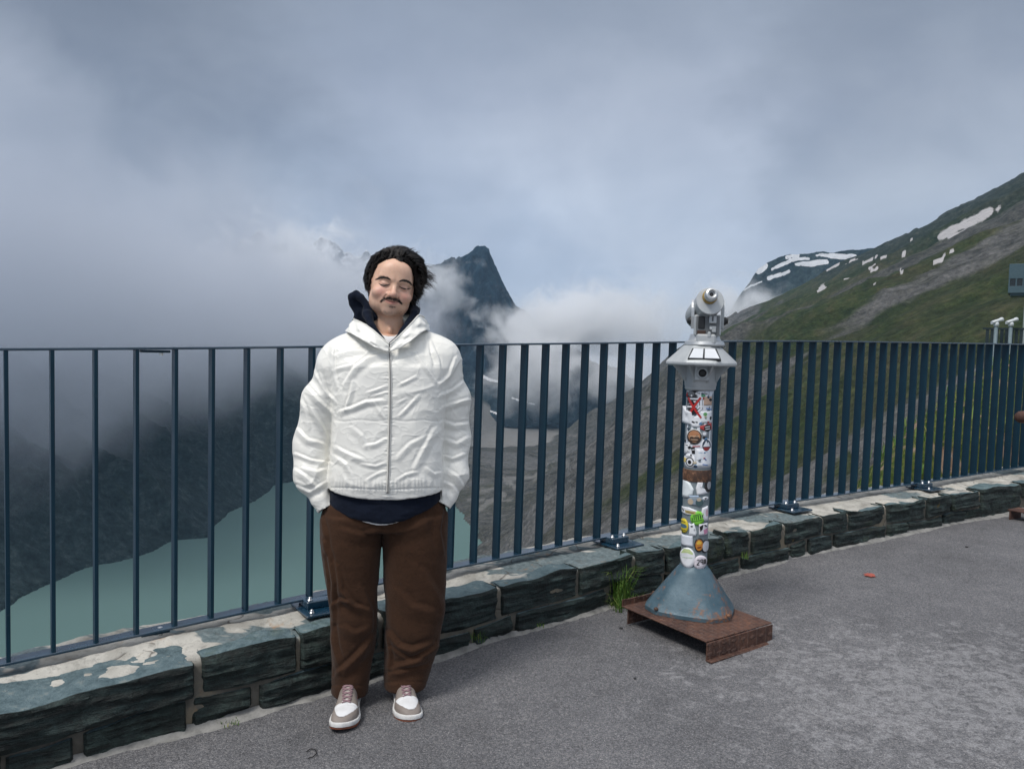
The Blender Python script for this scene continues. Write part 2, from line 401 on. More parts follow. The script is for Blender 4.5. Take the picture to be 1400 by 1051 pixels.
def build_land():
    na, nr = 1150, 620
    az = np.radians(np.linspace(-41, 43, na)); rr = np.geomspace(9, 6200, nr)
    A, Rr = np.meshgrid(az, rr, indexing='ij')
    X = Rr * np.sin(A); Y = Rr * np.cos(A)
    Z, s, t, sand = land_height(X, Y)
    V = np.stack([X, Y, Z], -1).reshape(-1, 3)
    px, py, _ = to_px(V)
    s, t, z, sand = s.ravel(), t.ravel(), Z.ravel(), sand.ravel()
    # hand-placed snow fields (only on the open hillside) and pale sand tracks
    SN = [(p_, w_ if i_ == 0 else np.asarray(w_, float) * .78) for i_, (p_, w_) in enumerate(SNOW)]
    snow = stroke_mask(px + 1.6 * fbm(s / 18, t / 18, 0, 3, 7), py + 1.0 * fbm(s / 14, t / 14, 9, 3, 8), SN) * ((t > 60) & (s > 500)) * np.clip(1.15 + .28 * fbm(s / 30, t / 14, 3, 4, 17), 0, 1)
    sl = stroke_mask(px + 2.0 * fbm(s / 20, t / 20, 0, 3, 7), py, SANDLINES) * (z > -301) * .55
    g = sstep(-.30, .40, np.interp(t, [-80, 20, 90, 250, 420, 700], [-.85, -.35, .25, .42, .15, -.1]) - .7 * sstep(1450, 1950, s + 150 * fbm(s / 160, t / 160, 0, 4, 90)) * sstep(280, 120, t) - .35 * sstep(520, 330, s) * (t > 60) + .85 * fbm(s / 120, t / 480, 0, 6, 91, .62))
    g = np.where(t < -420, .12, g)
    rockdark = sstep(1250, 1750, s + 260 * fbm(s / 200, t / 150, 0, 5, 96)) * sstep(230, 420, t + 90 * fbm(s / 140, t / 110, 2, 5, 97))
    scr = sstep(.05, .55, fbm(s / 75, t / 800, 0, 6, 99, .62))
    col = np.stack([g, np.maximum(sand * .8 * (s > 2040), sl), snow], 1)
    m, nt = material('mountain_ground')
    P = coords(nt); a = nt('ShaderNodeAttribute', attribute_name='cover').outputs['Color']
    sp = nt('ShaderNodeSeparateColor', {0: a})
    b = attr(nt, 'scree'); left = attr(nt, 'leftside'); dark = attr(nt, 'crest')
    n1 = nt.noise(P, .012, 8, .62); n2 = nt.noise(P, .06, 6, .65); dot = lambda v: nt('ShaderNodeVectorMath', {0: P, 1: v}, operation='DOT_PRODUCT').outputs['Value']
    fl = nt('ShaderNodeCombineXYZ', {0: nt.math('MULTIPLY_ADD', dot((ET[0], ET[1], 0)), .006, nt.math('MULTIPLY', dot((ES[0], ES[1], 0)), .030)), 1: nt.math('MULTIPLY', dot((ET[0], ET[1], 0)), .0035), 2: nt.math('MULTIPLY', dot((0, 0, 1)), .004)}).outputs[0]
    n3 = nt.noise(fl, 1.0, 8, .68, .3); n4 = nt.noise(nt.vm('MULTIPLY', fl, (3.1, 3.1, 3.1)), 1.0, 7, .7)
    rock = nt.ramp(n2, [(.25, (.026, .028, .027)), (.45, (.060, .061, .056)), (.60, (.090, .089, .082)), (.8, (.155, .15, .14))])
    rock = nt.mix(nt.math('MULTIPLY', b, .55), rock, (.150, .150, .152))
    rock = nt.mix(nt.ramp(n3, [(.52, 0), (.70, .65)]), rock, (.135, .132, .13))
    rock = nt.mix(nt.ramp(n4, [(.34, .65), (.48, 0)]), rock, (.022, .026, .022))
    rock = nt.mix(nt.ramp(n1, [(.50, 0), (.66, .45)]), rock, (.050, .054, .030))
    dk = nt.ramp(n2, [(.3, (.008, .016, .018)), (.52, (.022, .038, .040)), (.75, (.062, .084, .084))])
    rock = nt.mix(left, rock, dk)
    grass = nt.ramp(n2, [(.25, (.012, .022, .010)), (.42, (.026, .042, .016)), (.56, (.048, .060, .024)), (.72, (.080, .074, .040))])
    grass = nt.mix(nt.ramp(n3, [(.42, 0), (.62, .8)]), grass, (.022, .034, .014))
    grass = nt.mix(nt.ramp(n1, [(.45, 0), (.7, .7)]), grass, (.066, .058, .036))
    gf = nt.math('ADD', sp.outputs[0], nt.math('MULTIPLY_ADD', n3, 1.5, -.75), clamp=True)
    gf = nt.ramp(gf, [(.32, 0), (.62, 1)])
    c = nt.mix(gf, rock, grass)
    c = nt.mix(nt.math('MULTIPLY', dark, .9), c, nt.ramp(n2, [(.3, (.008, .014, .012)), (.5, (.022, .032, .026)), (.7, (.055, .064, .055))]))
    n5 = nt.noise(P, .20, 5, .7)
    c = nt.mix(1.0, c, nt.ramp(n5, [(.30, (.55, .56, .57)), (.50, (1, 1, 1)), (.68, (1.55, 1.52, 1.48))]), 'MULTIPLY')
    c = nt.mix(sp.outputs[1], c, (.23, .225, .215))
    c = nt.mix(nt.ramp(nt.math('ADD', sp.outputs[2], nt.math('MULTIPLY_ADD', n2, .7, -.35)), [(.46, 0), (.62, 1)]), c, (.47, .455, .46))
    finish(nt, c, .95, bump=nt.math('ADD', nt.math('MULTIPLY_ADD', n5, 2.0, nt.math('MULTIPLY', n2, 6.0)), nt.math('MULTIPLY', n3, nt.math('MULTIPLY_ADD', left, -7.5, 9.0))), bstr=1.0, bdist=1.6, spec=.15)
    o = mesh('terrain', V, grid_faces(na, nr), m, attrs={'cover': col, 'scree': scr, 'leftside': sstep(-560, -700, t) * 1.0, 'crest': rockdark})
    tag(o, 'steep alpine hillside and valley floor of scree and grass', 'terrain', kind='structure')
    # lake
    m, nt = material('glacier_lake_water')
    P = coords(nt)
    finish(nt, nt.mix(nt.noise(P, .004, 3), (.080, .136, .128), (.094, .156, .147)), .75, bump=nt.noise(P, .35, 3, .6), bstr=.10, bdist=1.0, spec=.10)
    poly = []
    for s_ in np.linspace(60, 1690, 60): poly.append(ES * s_ + ET * (np.interp(s_, LK_S, LK_L) - 90))
    for s_ in np.linspace(1690, 60, 60): poly.append(ES * s_ + ET * (np.interp(s_, RS_S, RS_T) + 60))
    g = Geo(); g.prism([tuple(p) for p in poly], -306, -300); lo = g.build('lake', m)
    tag(lo, 'milky green glacier lake at the bottom of the valley', 'lake', kind='structure')

def silhouette_range(name, pts, Dp, Dn, Df, mat, label, amp, seed, na, nr, ends=60, snow=None, zb=-300):
    """a mountain mass whose crest, seen from the terrace, runs through the given bearings"""
    pts = np.asarray(pts, float); x0, x1 = pts[0, 0] - ends, pts[-1, 0] + ends
    pxs = np.linspace(x0, x1, na)
    crest = np.interp(pxs, pts[:, 0], pts[:, 1])
    V = []; U = np.linspace(0, 1, nr)
    dirs = np.array([ray(x, y) for x, y in zip(pxs, crest)]); hd = np.hypot(dirs[:, 0], dirs[:, 1])
    dx, dy, el_ = dirs[:, 0] / hd, dirs[:, 1] / hd, dirs[:, 2] / hd
    fade = sstep(x0, pts[0, 0] + 5, pxs) * sstep(x1, pts[-1, 0] - 5, pxs)
    D = np.where(U < .72, Dn + (Dp - Dn) * U / .72, Dp + (Df - Dp) * (U - .72) / .28)
    D2, zc = np.meshgrid(D, el_ * Dp + EYE)
    f = np.where(U < .72, (U / .72) ** 1.15, 1 - ((U - .72) / .28) ** .8 * 1.0)[None, :] * fade[:, None]
    X = D2 * dx[:, None]; Y = D2 * dy[:, None]
    rel = fbm(X / 260, Y / 260, 0, 7, seed, .55, True)
    w = np.sin(np.pi * np.clip(U / .72, 0, 1))[None, :] * .82 + .18
    Z = zb + (zc - zb) * f + amp * (rel - .25) * w * fade[:, None] + amp * .22 * fbm(X / 60, Y / 60, 0, 4, seed + 4) * fade[:, None]
    V = np.stack([X, Y, Z], -1).reshape(-1, 3)
    att = {'snowfield': np.zeros(len(V))}
    if snow is not None:
        px, py, _ = to_px(V)
        att['snowfield'] = stroke_mask(px + 2.2 * fbm(X / 60, Y / 60, 0, 3, 7).ravel(), py + 1.5 * fbm(X / 50, Y / 50, 5, 3, 8).ravel(), snow)
    o = mesh(name, V, grid_faces(na, nr), mat, attrs=att)
    return tag(o, label, 'mountain', kind='structure')

def mountain_mat(name, lo, hi, snowy):
    m, nt = material(name); P = coords(nt)
    n1 = nt.noise(nt.mapping(P, scale=(1, 1, .45)), .012, 9, .66); n2 = nt.noise(P, .035, 6, .65)
    c = nt.ramp(n1, [(.34, lo), (.62, hi)])
    c = nt.mix(1.0, c, nt.ramp(nt.noise(nt.mapping(P, scale=(1, 1, .35)), .045, 7, .7), [(.32, (.45, .47, .5)), (.5, (1, 1, 1)), (.68, (1.9, 1.8, 1.7))]), 'MULTIPLY')
    nz = nt('ShaderNodeSeparateXYZ', {0: nt('ShaderNodeNewGeometry').outputs['Normal']}).outputs[2]
    if snowy > 0:
        k = nt.math('ADD', nt.math('MULTIPLY', nz, .55), nt.math('MULTIPLY', n2, .9))
        c = nt.mix(nt.ramp(k, [(1.02 - snowy, 0), (1.10 - snowy, 1)]), c, (.66, .68, .72))
    sf = nt.math('ADD', attr(nt, 'snowfield'), nt.math('MULTIPLY_ADD', n2, .4, -.2))
    c = nt.mix(nt.ramp(sf, [(.42, 0), (.58, 1)]), c, (.66, .68, .71))
    finish(nt, c, .95, bump=n1, bstr=1.0, bdist=70.0, spec=.1)
    return m

def build_mountains():
    peak = [(560, 430), (575, 380), (590, 368), (604, 360), (618, 353), (632, 349), (645, 344), (655, 340), (663, 341), (668, 347), (673, 364), (680, 380), (690, 395), (702, 416), (722, 436), (745, 452), (775, 474), (800, 490)]
    silhouette_range('rock_peak', peak, 3600, 3000, 4200, mountain_mat('dark_peak_rock', (.003, .010, .018), (.018, .040, .062), 0.0),
                     'dark pointed rock peak rising out of the cloud', 110, 201, 420, 220, 40)
    crag = [(300, 380), (330, 330), (352, 322), (380, 338), (405, 352), (425, 330), (441, 318), (458, 328), (470, 345), (486, 352), (500, 342), (520, 350), (560, 380), (600, 430)]
    silhouette_range('snowy_crag', crag, 4500, 3900, 5200, mountain_mat('snow_streaked_rock', (.008, .018, .028), (.035, .058, .078), .30),
                     'snow streaked crag half hidden in cloud', 110, 301, 360, 200)
    base = [(560, 505), (620, 500), (690, 512), (760, 500), (800, 486), (840, 500), (880, 520)]
    silhouette_range('rock_step', base, 3150, 2760, 3500, mountain_mat('blue_rock_step', (.007, .018, .027), (.030, .052, .068), .02),
                     'dark rock step streaked with snow above the sandy plain', 45, 401, 360, 160,
                     snow=[([(655, 512), (675, 520), (692, 524)], [2.2, 1.8, 1.2]), ([(700, 545), (730, 552)], 1.3), ([(660, 560), (680, 566)], [1.5, 1.2])])
    ridge = [(985, 470), (1000, 420), (1014, 398), (1026, 384), (1036, 366), (1050, 358), (1080, 348), (1110, 346), (1140, 345), (1175, 342), (1200, 341), (1213, 332), (1230, 330), (1250, 330)]
    silhouette_range('far_ridge', ridge, 3700, 3000, 4300, mountain_mat('far_ridge_rock', (.008, .018, .022), (.034, .052, .054), .0),
                     'far ridge patched with snow behind the green hillside', 30, 501, 420, 220, 30,
                     snow=[([(1035, 370), (1046, 364)], 4), ([(1056, 369), (1082, 356), (1106, 353)], [1.5, 2.5, 2]), ([(1088, 362), (1112, 361), (1130, 357)], [2, 4.5, 3]),
                           ([(1078, 351), (1092, 349)], 2.5), ([(1118, 348), (1148, 350), (1168, 351)], [1.5, 3.5, 3.5]), ([(1052, 380), (1076, 372)], [3, 2]), ([(1018, 396), (1040, 385)], [1.5, 1.2]),
                           ([(1216, 336), (1222, 330)], [2.5, 2])])

# ------------------------------------------------------------------ cloud in the valley, and the air itself
def fog_mat(name, dens, color, build):
    m, nt = material(name); nt.t.nodes.clear()
    P = coords(nt)
    k = build(nt, P)
    v = nt('ShaderNodeVolumePrincipled', {'Color': color, 'Density': nt.math('MULTIPLY', k, dens), 'Anisotropy': .0})
    nt('ShaderNodeOutputMaterial', {'Volume': v.outputs[0]})
    return m
def smooth_node(nt, x, a, b):
    n = nt('ShaderNodeMapRange', {'Value': x, 'From Min': a, 'From Max': b}, interpolation_type='SMOOTHSTEP'); return n.outputs[0]
def build_fog():
    def bank(nt, P):
        t = nt('ShaderNodeVectorMath', {0: P, 1: (ET[0], ET[1], 0)}, operation='DOT_PRODUCT').outputs['Value']
        z = nt('ShaderNodeSeparateXYZ', {0: P}).outputs[2]
        n = nt.noise(P, .0046, 6, .6, .6)
        sx = nt('ShaderNodeVectorMath', {0: P, 1: (ES[0], ES[1], 0)}, operation='DOT_PRODUCT').outputs['Value']
        lift = nt.math('MULTIPLY_ADD', smooth_node(nt, sx, 600, 1900), 130, -345)      # the cloud base rises up the valley
        zz = nt.math('SUBTRACT', z, lift)
        u = smooth_node(nt, nt.math('MULTIPLY_ADD', z, -.35, t), -560, -900); v = smooth_node(nt, zz, -20, 270)
        zc = nt.math('MULTIPLY_ADD', sx, .14, z)                                       # the cloud top sinks up the valley
        e = nt.math('MULTIPLY', smooth_node(nt, sx, 2900, 2300), smooth_node(nt, zc, 720, 140))
        q = nt.math('ADD', nt.math('MULTIPLY', nt.math('MULTIPLY', nt.math('MULTIPLY', u, v), e), 1.35), nt.math('MULTIPLY_ADD', n, 2.2, -1.55))
        return nt.math('MULTIPLY', q, .9, clamp=True)
    m = fog_mat('cloud_bank_mist', .007, (.76, .795, .86), bank)
    g = Geo(); A = [[ET[0], ET[1], 0], [ES[0], ES[1], 0], [0, 0, 1]]
    c = ES * 1750 + ET * -1650
    g.box((c[0], c[1], 115), (2000, 2400, 914), A)
    tag(g.build('fog_bank', m), 'thick bank of grey cloud filling the left of the valley', 'cloud', kind='stuff')
    puffs = [(735, 500, 2720, 280, 260, .009, 'thin white mist in front of the dark rock step'),
             (872, 436, 3300, 380, 200, .006, 'bright puff of cloud rising beside the green hillside'),
             (1004, 420, 3350, 300, 170, .012, 'wisp of cloud drifting across the foot of the far ridge'),
             (590, 388, 3250, 260, 200, .010, 'thin veil of cloud on the shoulder of the rock peak'),
             (772, 446, 3150, 440, 200, .014, 'torn cloud clinging to the right flank of the rock peak')]
    puffs.append((395, 390, 3500, 640, 360, .015, 'grey cloud wrapped round the lower part of the snowy crag'))
    puffs.append((815, 430, 3000, 300, 200, .006, 'pale cloud drifting between the dark rock step and the hillside'))
    puffs.append((850, 515, 2550, 260, 130, .006, 'grey mist pooled where the hillside meets the valley floor'))
    for i, (px, py, dep, rx, rz, dn, lab) in enumerate(puffs):
        c = at_depth(px, py, dep)
        def puff(nt, P, c=c, rx=rx, rz=rz, i=i):
            q = nt.vm('MULTIPLY', nt.vm('SUBTRACT', P, tuple(c)), (1 / rx, 1 / rx, 1 / rz))
            r = nt('ShaderNodeVectorMath', {0: q}, operation='LENGTH').outputs['Value']
            n = nt.noise(nt.vm('ADD', P, (0, 0, 500 * i)), .0085, 6, .6, .6)
            k = nt.math('ADD', nt.math('MULTIPLY_ADD', n, 2.6, -.62), nt.math('MULTIPLY', r, -1.05))
            return nt.math('MULTIPLY', k, 1.8, clamp=True)
        m = fog_mat('cloud_wisp_mist', dn, (.97, .98, .99), puff)
        g = Geo(); prof = [(math.sin(a) * rx, -math.cos(a) * rz) for a in np.linspace(.001, math.pi - .001, 10)]
        g.lathe(prof, c, 16)
        tag(g.build('cloud_wisp', m, smooth=True), lab, 'cloud', kind='stuff')
    m, nt = material('valley_haze')
    nt.t.nodes.clear()
    v = nt('ShaderNodeVolumePrincipled', {'Color': (.42, .66, .92), 'Density': HAZE, 'Anisotropy': .0})
    nt('ShaderNodeOutputMaterial', {'Volume': v.outputs[0]})
    g = Geo(); g.box((300, 2600, 205), (9000, 5400, 1250))
    tag(g.build('haze', m), 'blue grey mountain air over the whole valley', 'haze', kind='stuff')
HAZE = 3.8e-5
build_land(); build_mountains(); build_fog()
# ------------------------------------------------------------------ terrace: asphalt, stone wall, railing
def rail_plan(px):
    h = 427 - .194 * px if px < 1050 else 223.3 - .163 * (px - 1050)
    return at_depth(px, 472, 1.1 * F_PX / h)[:2]
RB = rail_plan(1050)
RD1 = RB - rail_plan(-120); RD1 /= np.linalg.norm(RD1)
RD2 = rail_plan(1560) - RB; RD2 /= np.linalg.norm(RD2)
RN1 = np.array([RD1[1], -RD1[0]]); RN2 = np.array([RD2[1], -RD2[0]])      # towards the photographer
def wall_axes(s):
    w = sstep(-.3, .3, s)[..., None] if np.ndim(s) else float(sstep(-.3, .3, s))
    d_ = RD1 * (1 - w) + RD2 * w; n_ = RN1 * (1 - w) + RN2 * w
    return d_ / np.linalg.norm(d_, axis=-1, keepdims=True), n_ / np.linalg.norm(n_, axis=-1, keepdims=True)
def wall_pt(s, off):
    """plan position: s metres along the railing from its bend, off metres towards the photographer"""
    s = np.asarray(s, float); _, n_ = wall_axes(s)
    return RB + np.minimum(s, 0)[..., None] * RD1 + np.maximum(s, 0)[..., None] * RD2 + np.asarray(off, float)[..., None] * n_
def wall_s(px, py, off=.30):
    q = ray(px, py)
    for d_, n_, sg in ((RD1, RN1, -1), (RD2, RN2, 1)):
        P0 = RB + n_ * off; k = (P0 @ n_) / (q[:2] @ n_); s_ = (q[:2] * k - P0) @ d_
        if s_ * sg >= 0 or sg == 1: return s_
def ground_z(X, Y=0):
    return np.interp(X, [-9, -3, -1.46, -.7, -.03, .5, 1.23, 2, 3.5, 5, 14], [-.22, -.10, -.075, -.058, -.008, .018, .04, .066, .096, .11, .2])
TOP_S = [-9, -4.3, -4, -3.7, -3.35, -2.6, -2.3, -1.9, -1.4, -.9, 0, .8, 1.5, 2.8, 8]
TOP_Z = [.08, .156, .18, .187, .2, .236, .246, .26, .276, .29, .296, .30, .315, .325, .40]
def wall_top(s): return np.interp(s, TOP_S, TOP_Z)
RAIL_S = [-9, -4.34, -3.26, -2.44, -.87, -.31, 1.32, 2.34, 3.55, 8]
def rail_lo(s): return np.interp(s, RAIL_S, [.06, .207, .252, .28, .324, .342, .36, .372, .394, .45])
def rail_hi(s): return np.interp(s, [-9, -4.33, -3.58, -2.3, -.86, -.38, .38, 1.22, 3.42, 8], [1.28, 1.342, 1.36, 1.399, 1.443, 1.459, 1.477, 1.49, 1.519, 1.58])

def build_ground():
    m, nt = material('old_asphalt'); P = coords(nt)
    fine = nt('ShaderNodeTexVoronoi', {'Vector': P, 'Scale': 290.0}, feature='F1')
    mid = nt('ShaderNodeTexVoronoi', {'Vector': P, 'Scale': 125.0, 'Randomness': 1.0}, feature='F1')
    big = nt.noise(P, 1.1, 5, .6); med = nt.noise(P, 7.0, 5, .6); grit = nt.noise(P, 95.0, 3, .7)
    chips = nt('ShaderNodeSeparateColor', {0: fine.outputs['Color']}).outputs[0]
    chips2 = nt('ShaderNodeSeparateColor', {0: mid.outputs['Color']}).outputs[1]
    c = nt.ramp(chips, [(0, (.078, .079, .085)), (.55, (.135, .136, .143)), (.86, (.190, .191, .198)), (.97, (.24, .235, .235)), (1, (.36, .35, .35))])
    c = nt.mix(nt.ramp(chips2, [(.80, 0), (.93, .55), (1, .8)]), c, (.22, .215, .215))
    c = nt.mix(nt.ramp(grit, [(.30, .75), (.48, 0)]), c, (.035, .035, .038))
    c = nt.mix(1.0, c, nt.ramp(nt.math('MULTIPLY_ADD', big, .6, nt.math('MULTIPLY', med, .4)), [(.33, (.70, .70, .71)), (.5, (.95, .95, .96)), (.68, (1.18, 1.17, 1.17))]), 'MULTIPLY')
    # worn, bleached patch in the right foreground
    pc = at_z(1235, 945, .05); pr = at_z(1400, 880, .05)
    q = nt.vm('MULTIPLY', nt.vm('SUBTRACT', P, (pc[0] + .25, pc[1], 0)), (.62, .95, 0))
    r = nt('ShaderNodeVectorMath', {0: q}, operation='LENGTH').outputs['Value']
    streak = nt.noise(nt.mapping(P, scale=(1, 1, 1), rot=(0, 0, .5)), 8.5, 9, .74, .9)
    patch = nt.math('ADD', nt.math('SUBTRACT', 1.0, r), nt.math('MULTIPLY_ADD', streak, 3.4, -1.85))
    pk = nt.ramp(nt.math('MULTIPLY', patch, .5), [(.10, 0), (.24, .95)])
    pk = nt.math('MULTIPLY', pk, nt.ramp(nt.noise(P, 24.0, 6, .75, .4), [(.44, .08), (.54, 1)]))
    c = nt.mix(nt.math('MULTIPLY', pk, .62), c, nt.mix(chips, (.22, .22, .228), (.37, .37, .378)))
    spots = nt.noise(P, 2.6, 2, .5)
    c = nt.mix(nt.ramp(spots, [(.70, 0), (.80, .35)]), c, (.26, .26, .26))
    h = nt.math('ADD', nt.math('MULTIPLY', fine.outputs['Distance'], -.6), nt.math('MULTIPLY_ADD', mid.outputs['Distance'], -.8, nt.math('MULTIPLY', grit, .8)))
    finish(nt, c, nt.ramp(chips, [(0, .75), (1, .95)]), bump=h, bstr=.75, bdist=.006, spec=.35)
    s_ = np.linspace(-9, 8.6, 150); t_ = np.concatenate([[.22], np.linspace(.30, 3.2, 60), np.linspace(3.5, 22, 30)])
    Sg, T = np.meshgrid(s_, t_, indexing='ij')
    P2 = wall_pt(Sg, np.zeros_like(T)) + T[..., None] * RN1
    z = ground_z(P2[..., 0]) + .004 * fbm(P2[..., 0] * .9, P2[..., 1] * .9, 0, 3, 5)
    V = np.concatenate([P2, z[..., None]], -1).reshape(-1, 3)
    tag(mesh('asphalt_road', V, grid_faces(len(s_), len(t_))[:, ::-1], m), 'grey weathered asphalt of the viewing terrace', 'road', kind='structure')
    # thin pale mortar fillet where the asphalt meets the wall
    m, nt = material('grey_mortar_fillet'); P = coords(nt); n = nt.noise(P, 14, 6, .65)
    finish(nt, nt.ramp(n, [(.3, (.11, .11, .105)), (.5, (.21, .208, .198)), (.72, (.31, .305, .29))]), .95, bump=n, bstr=.6, bdist=.01)
    ss = np.linspace(-8.5, 8.2, 900); k = np.linspace(0, 1, 7)
    wob = .012 * fbm(ss * 5, 1.0, 0, 4, 33)
    wid = np.interp(ss, [-8, -3, -2, -1, 0, 4, 8], [.055, .045, .035, .03, .035, .05, .05]) * (1 + .5 * fbm(ss * 2.2, 5., 0, 3, 34))
    V = np.zeros((len(ss), len(k), 3))
    for j, kk in enumerate(k):
        off = .285 + kk * (wid + .015 + wob)
        p = wall_pt(ss, off); V[:, j, :2] = p
        V[:, j, 2] = ground_z(p[:, 0]) + .020 * (1 - kk) ** 1.6 - .004 * (kk == 1) + .003 * fbm(ss * 30, kk * 3, 0, 3, 35)
    o = mesh('mortar_kerb', V.reshape(-1, 3), grid_faces(len(ss), len(k))[:, ::-1], m)
    tag(o, 'pale mortar strip where the asphalt meets the wall', 'kerb', kind='structure')

def slate_mat():
    m, nt = material('dark_slate_lit_top'); P = coords(nt)
    rnd = nt('ShaderNodeNewGeometry').outputs['Random Per Island']
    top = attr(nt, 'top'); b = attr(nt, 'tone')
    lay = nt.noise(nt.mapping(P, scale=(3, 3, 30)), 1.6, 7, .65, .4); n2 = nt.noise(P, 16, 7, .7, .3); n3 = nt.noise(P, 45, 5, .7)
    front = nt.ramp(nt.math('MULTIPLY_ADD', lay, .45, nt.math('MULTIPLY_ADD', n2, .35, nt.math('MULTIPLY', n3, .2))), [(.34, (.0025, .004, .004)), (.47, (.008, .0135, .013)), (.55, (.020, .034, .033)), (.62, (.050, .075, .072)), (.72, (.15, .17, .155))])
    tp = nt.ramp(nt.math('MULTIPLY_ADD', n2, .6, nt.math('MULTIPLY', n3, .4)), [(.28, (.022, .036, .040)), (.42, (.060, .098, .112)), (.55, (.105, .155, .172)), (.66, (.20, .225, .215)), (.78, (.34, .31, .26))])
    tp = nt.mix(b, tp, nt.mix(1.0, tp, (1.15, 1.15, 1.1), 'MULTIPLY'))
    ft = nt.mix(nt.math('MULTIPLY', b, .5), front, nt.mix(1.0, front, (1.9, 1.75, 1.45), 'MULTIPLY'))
    c = nt.mix(nt.ramp(nt.math('ADD', top, nt.math('MULTIPLY_ADD', n2, .5, -.25)), [(.35, 0), (.62, 1)]), ft, tp)  # sky light on the tops is put into the colour: paler, bluer than fronts
    lich = nt.noise(P, 7.0, 5, .65)
    c = nt.mix(nt.ramp(lich, [(.68, 0), (.74, .75)]), c, (.16, .105, .018))
    moss = nt.noise(nt.mapping(P, loc=(4, 2, 7)), 2.4, 6, .7)
    c = nt.mix(nt.ramp(moss, [(.60, 0), (.70, .5)]), c, (.040, .060, .014))
    finish(nt, c, nt.ramp(n3, [(.3, .5), (.7, .85)]), bump=nt.math('ADD', nt.math('MULTIPLY', lay, .8), nt.math('MULTIPLY', n3, .5)), bstr=.95, bdist=.022, spec=.4)
    return m
def mortar_mat():
    m, nt = material('cream_mortar'); P = coords(nt)
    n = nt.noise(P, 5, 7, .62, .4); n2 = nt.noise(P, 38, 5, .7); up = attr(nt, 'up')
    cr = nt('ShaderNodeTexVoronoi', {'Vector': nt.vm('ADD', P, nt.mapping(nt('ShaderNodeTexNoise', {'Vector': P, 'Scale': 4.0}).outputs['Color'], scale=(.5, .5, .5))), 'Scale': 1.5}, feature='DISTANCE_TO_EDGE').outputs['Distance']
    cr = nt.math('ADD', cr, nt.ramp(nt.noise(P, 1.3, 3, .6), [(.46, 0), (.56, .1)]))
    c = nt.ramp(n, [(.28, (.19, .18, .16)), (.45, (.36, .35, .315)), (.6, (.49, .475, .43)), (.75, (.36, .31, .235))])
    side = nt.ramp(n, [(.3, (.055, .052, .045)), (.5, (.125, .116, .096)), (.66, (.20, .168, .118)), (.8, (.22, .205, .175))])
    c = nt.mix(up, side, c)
    sl = nt.noise(nt.mapping(P, rot=(0, 0, .62), scale=(1.0, 2.2, 1)), 1.7, 4, .55, .3)
    px_ = nt('ShaderNodeSeparateXYZ', {0: P}).outputs[0]
    sl = nt.math('SUBTRACT', sl, nt('ShaderNodeMapRange', {'Value': px_, 'From Min': -.6, 'From Max': 1.4, 'To Min': 0.0, 'To Max': .075}).outputs[0])
    plate = nt.ramp(sl, [(.505, 0), (.52, 1)])
    c = nt.mix(nt.math('MULTIPLY', plate, up), c, nt.ramp(n2, [(.3, (.06, .085, .09)), (.6, (.15, .19, .20)), (.8, (.26, .28, .27))]))
    c = nt.mix(nt.ramp(nt.noise(nt.mapping(P, loc=(3, 1, 0)), 6.5, 5, .7), [(.62, 0), (.72, .7)]), c, (.30, .17, .075))
    c = nt.mix(nt.ramp(cr, [(.0, .8), (.012, 0)]), c, (.07, .06, .05))
    c = nt.mix(nt.ramp(nt.noise(P, 22, 6, .75), [(.52, 0), (.68, .55)]), c, (.13, .125, .115))
    c = nt.mix(nt.ramp(nt.noise(P, 90, 3, .7), [(.60, 0), (.72, .5)]), c, (.10, .095, .09))
    finish(nt, c, .9, bump=nt.math('ADD', nt.math('MULTIPLY', n2, .5), nt.ramp(cr, [(0, 0), (.02, 1)])), bstr=.5, bdist=.008, spec=.3)
    return m
TOP_PX = [[(-400, 1075), (266, 903)], [(277, 902), (408, 873)], [(413, 866), (520, 843)], [(526, 840), (683, 803)], [(688, 803), (791, 782)], [(795, 776), (867, 761)],
          [(872, 757), (909, 752)], [(913, 751), (963, 738)], [(968, 736), (990, 732)], [(994, 731), (1026, 725)], [(1031, 724), (1071, 719)], [(1077, 718), (1126, 708)], [(1129, 708), (1161, 703)],
          [(1164, 703), (1211, 697)], [(1216, 693), (1267, 683)], [(1270, 683), (1300, 678)], [(1303, 677), (1340, 671)], [(1343, 671), (1396, 663)], [(1400, 662), (1445, 655)], [(1448, 655), (1490, 650)], [(1494, 650), (1540, 645)]]
LOW_PX = [(-300, -120), (-110, 0), (8, 99), (115, 255), (265, 345), (357, 460), (470, 560), (566, 645), (652, 702), (708, 828), (834, 905), (910, 965), (969, 1010), (1014, 1078), (1082, 1100), (1104, 1136), (1140, 1209), (1213, 1239), (1241, 1286), (1289, 1316), (1318, 1340), (1402, 1450), (1456, 1520)]
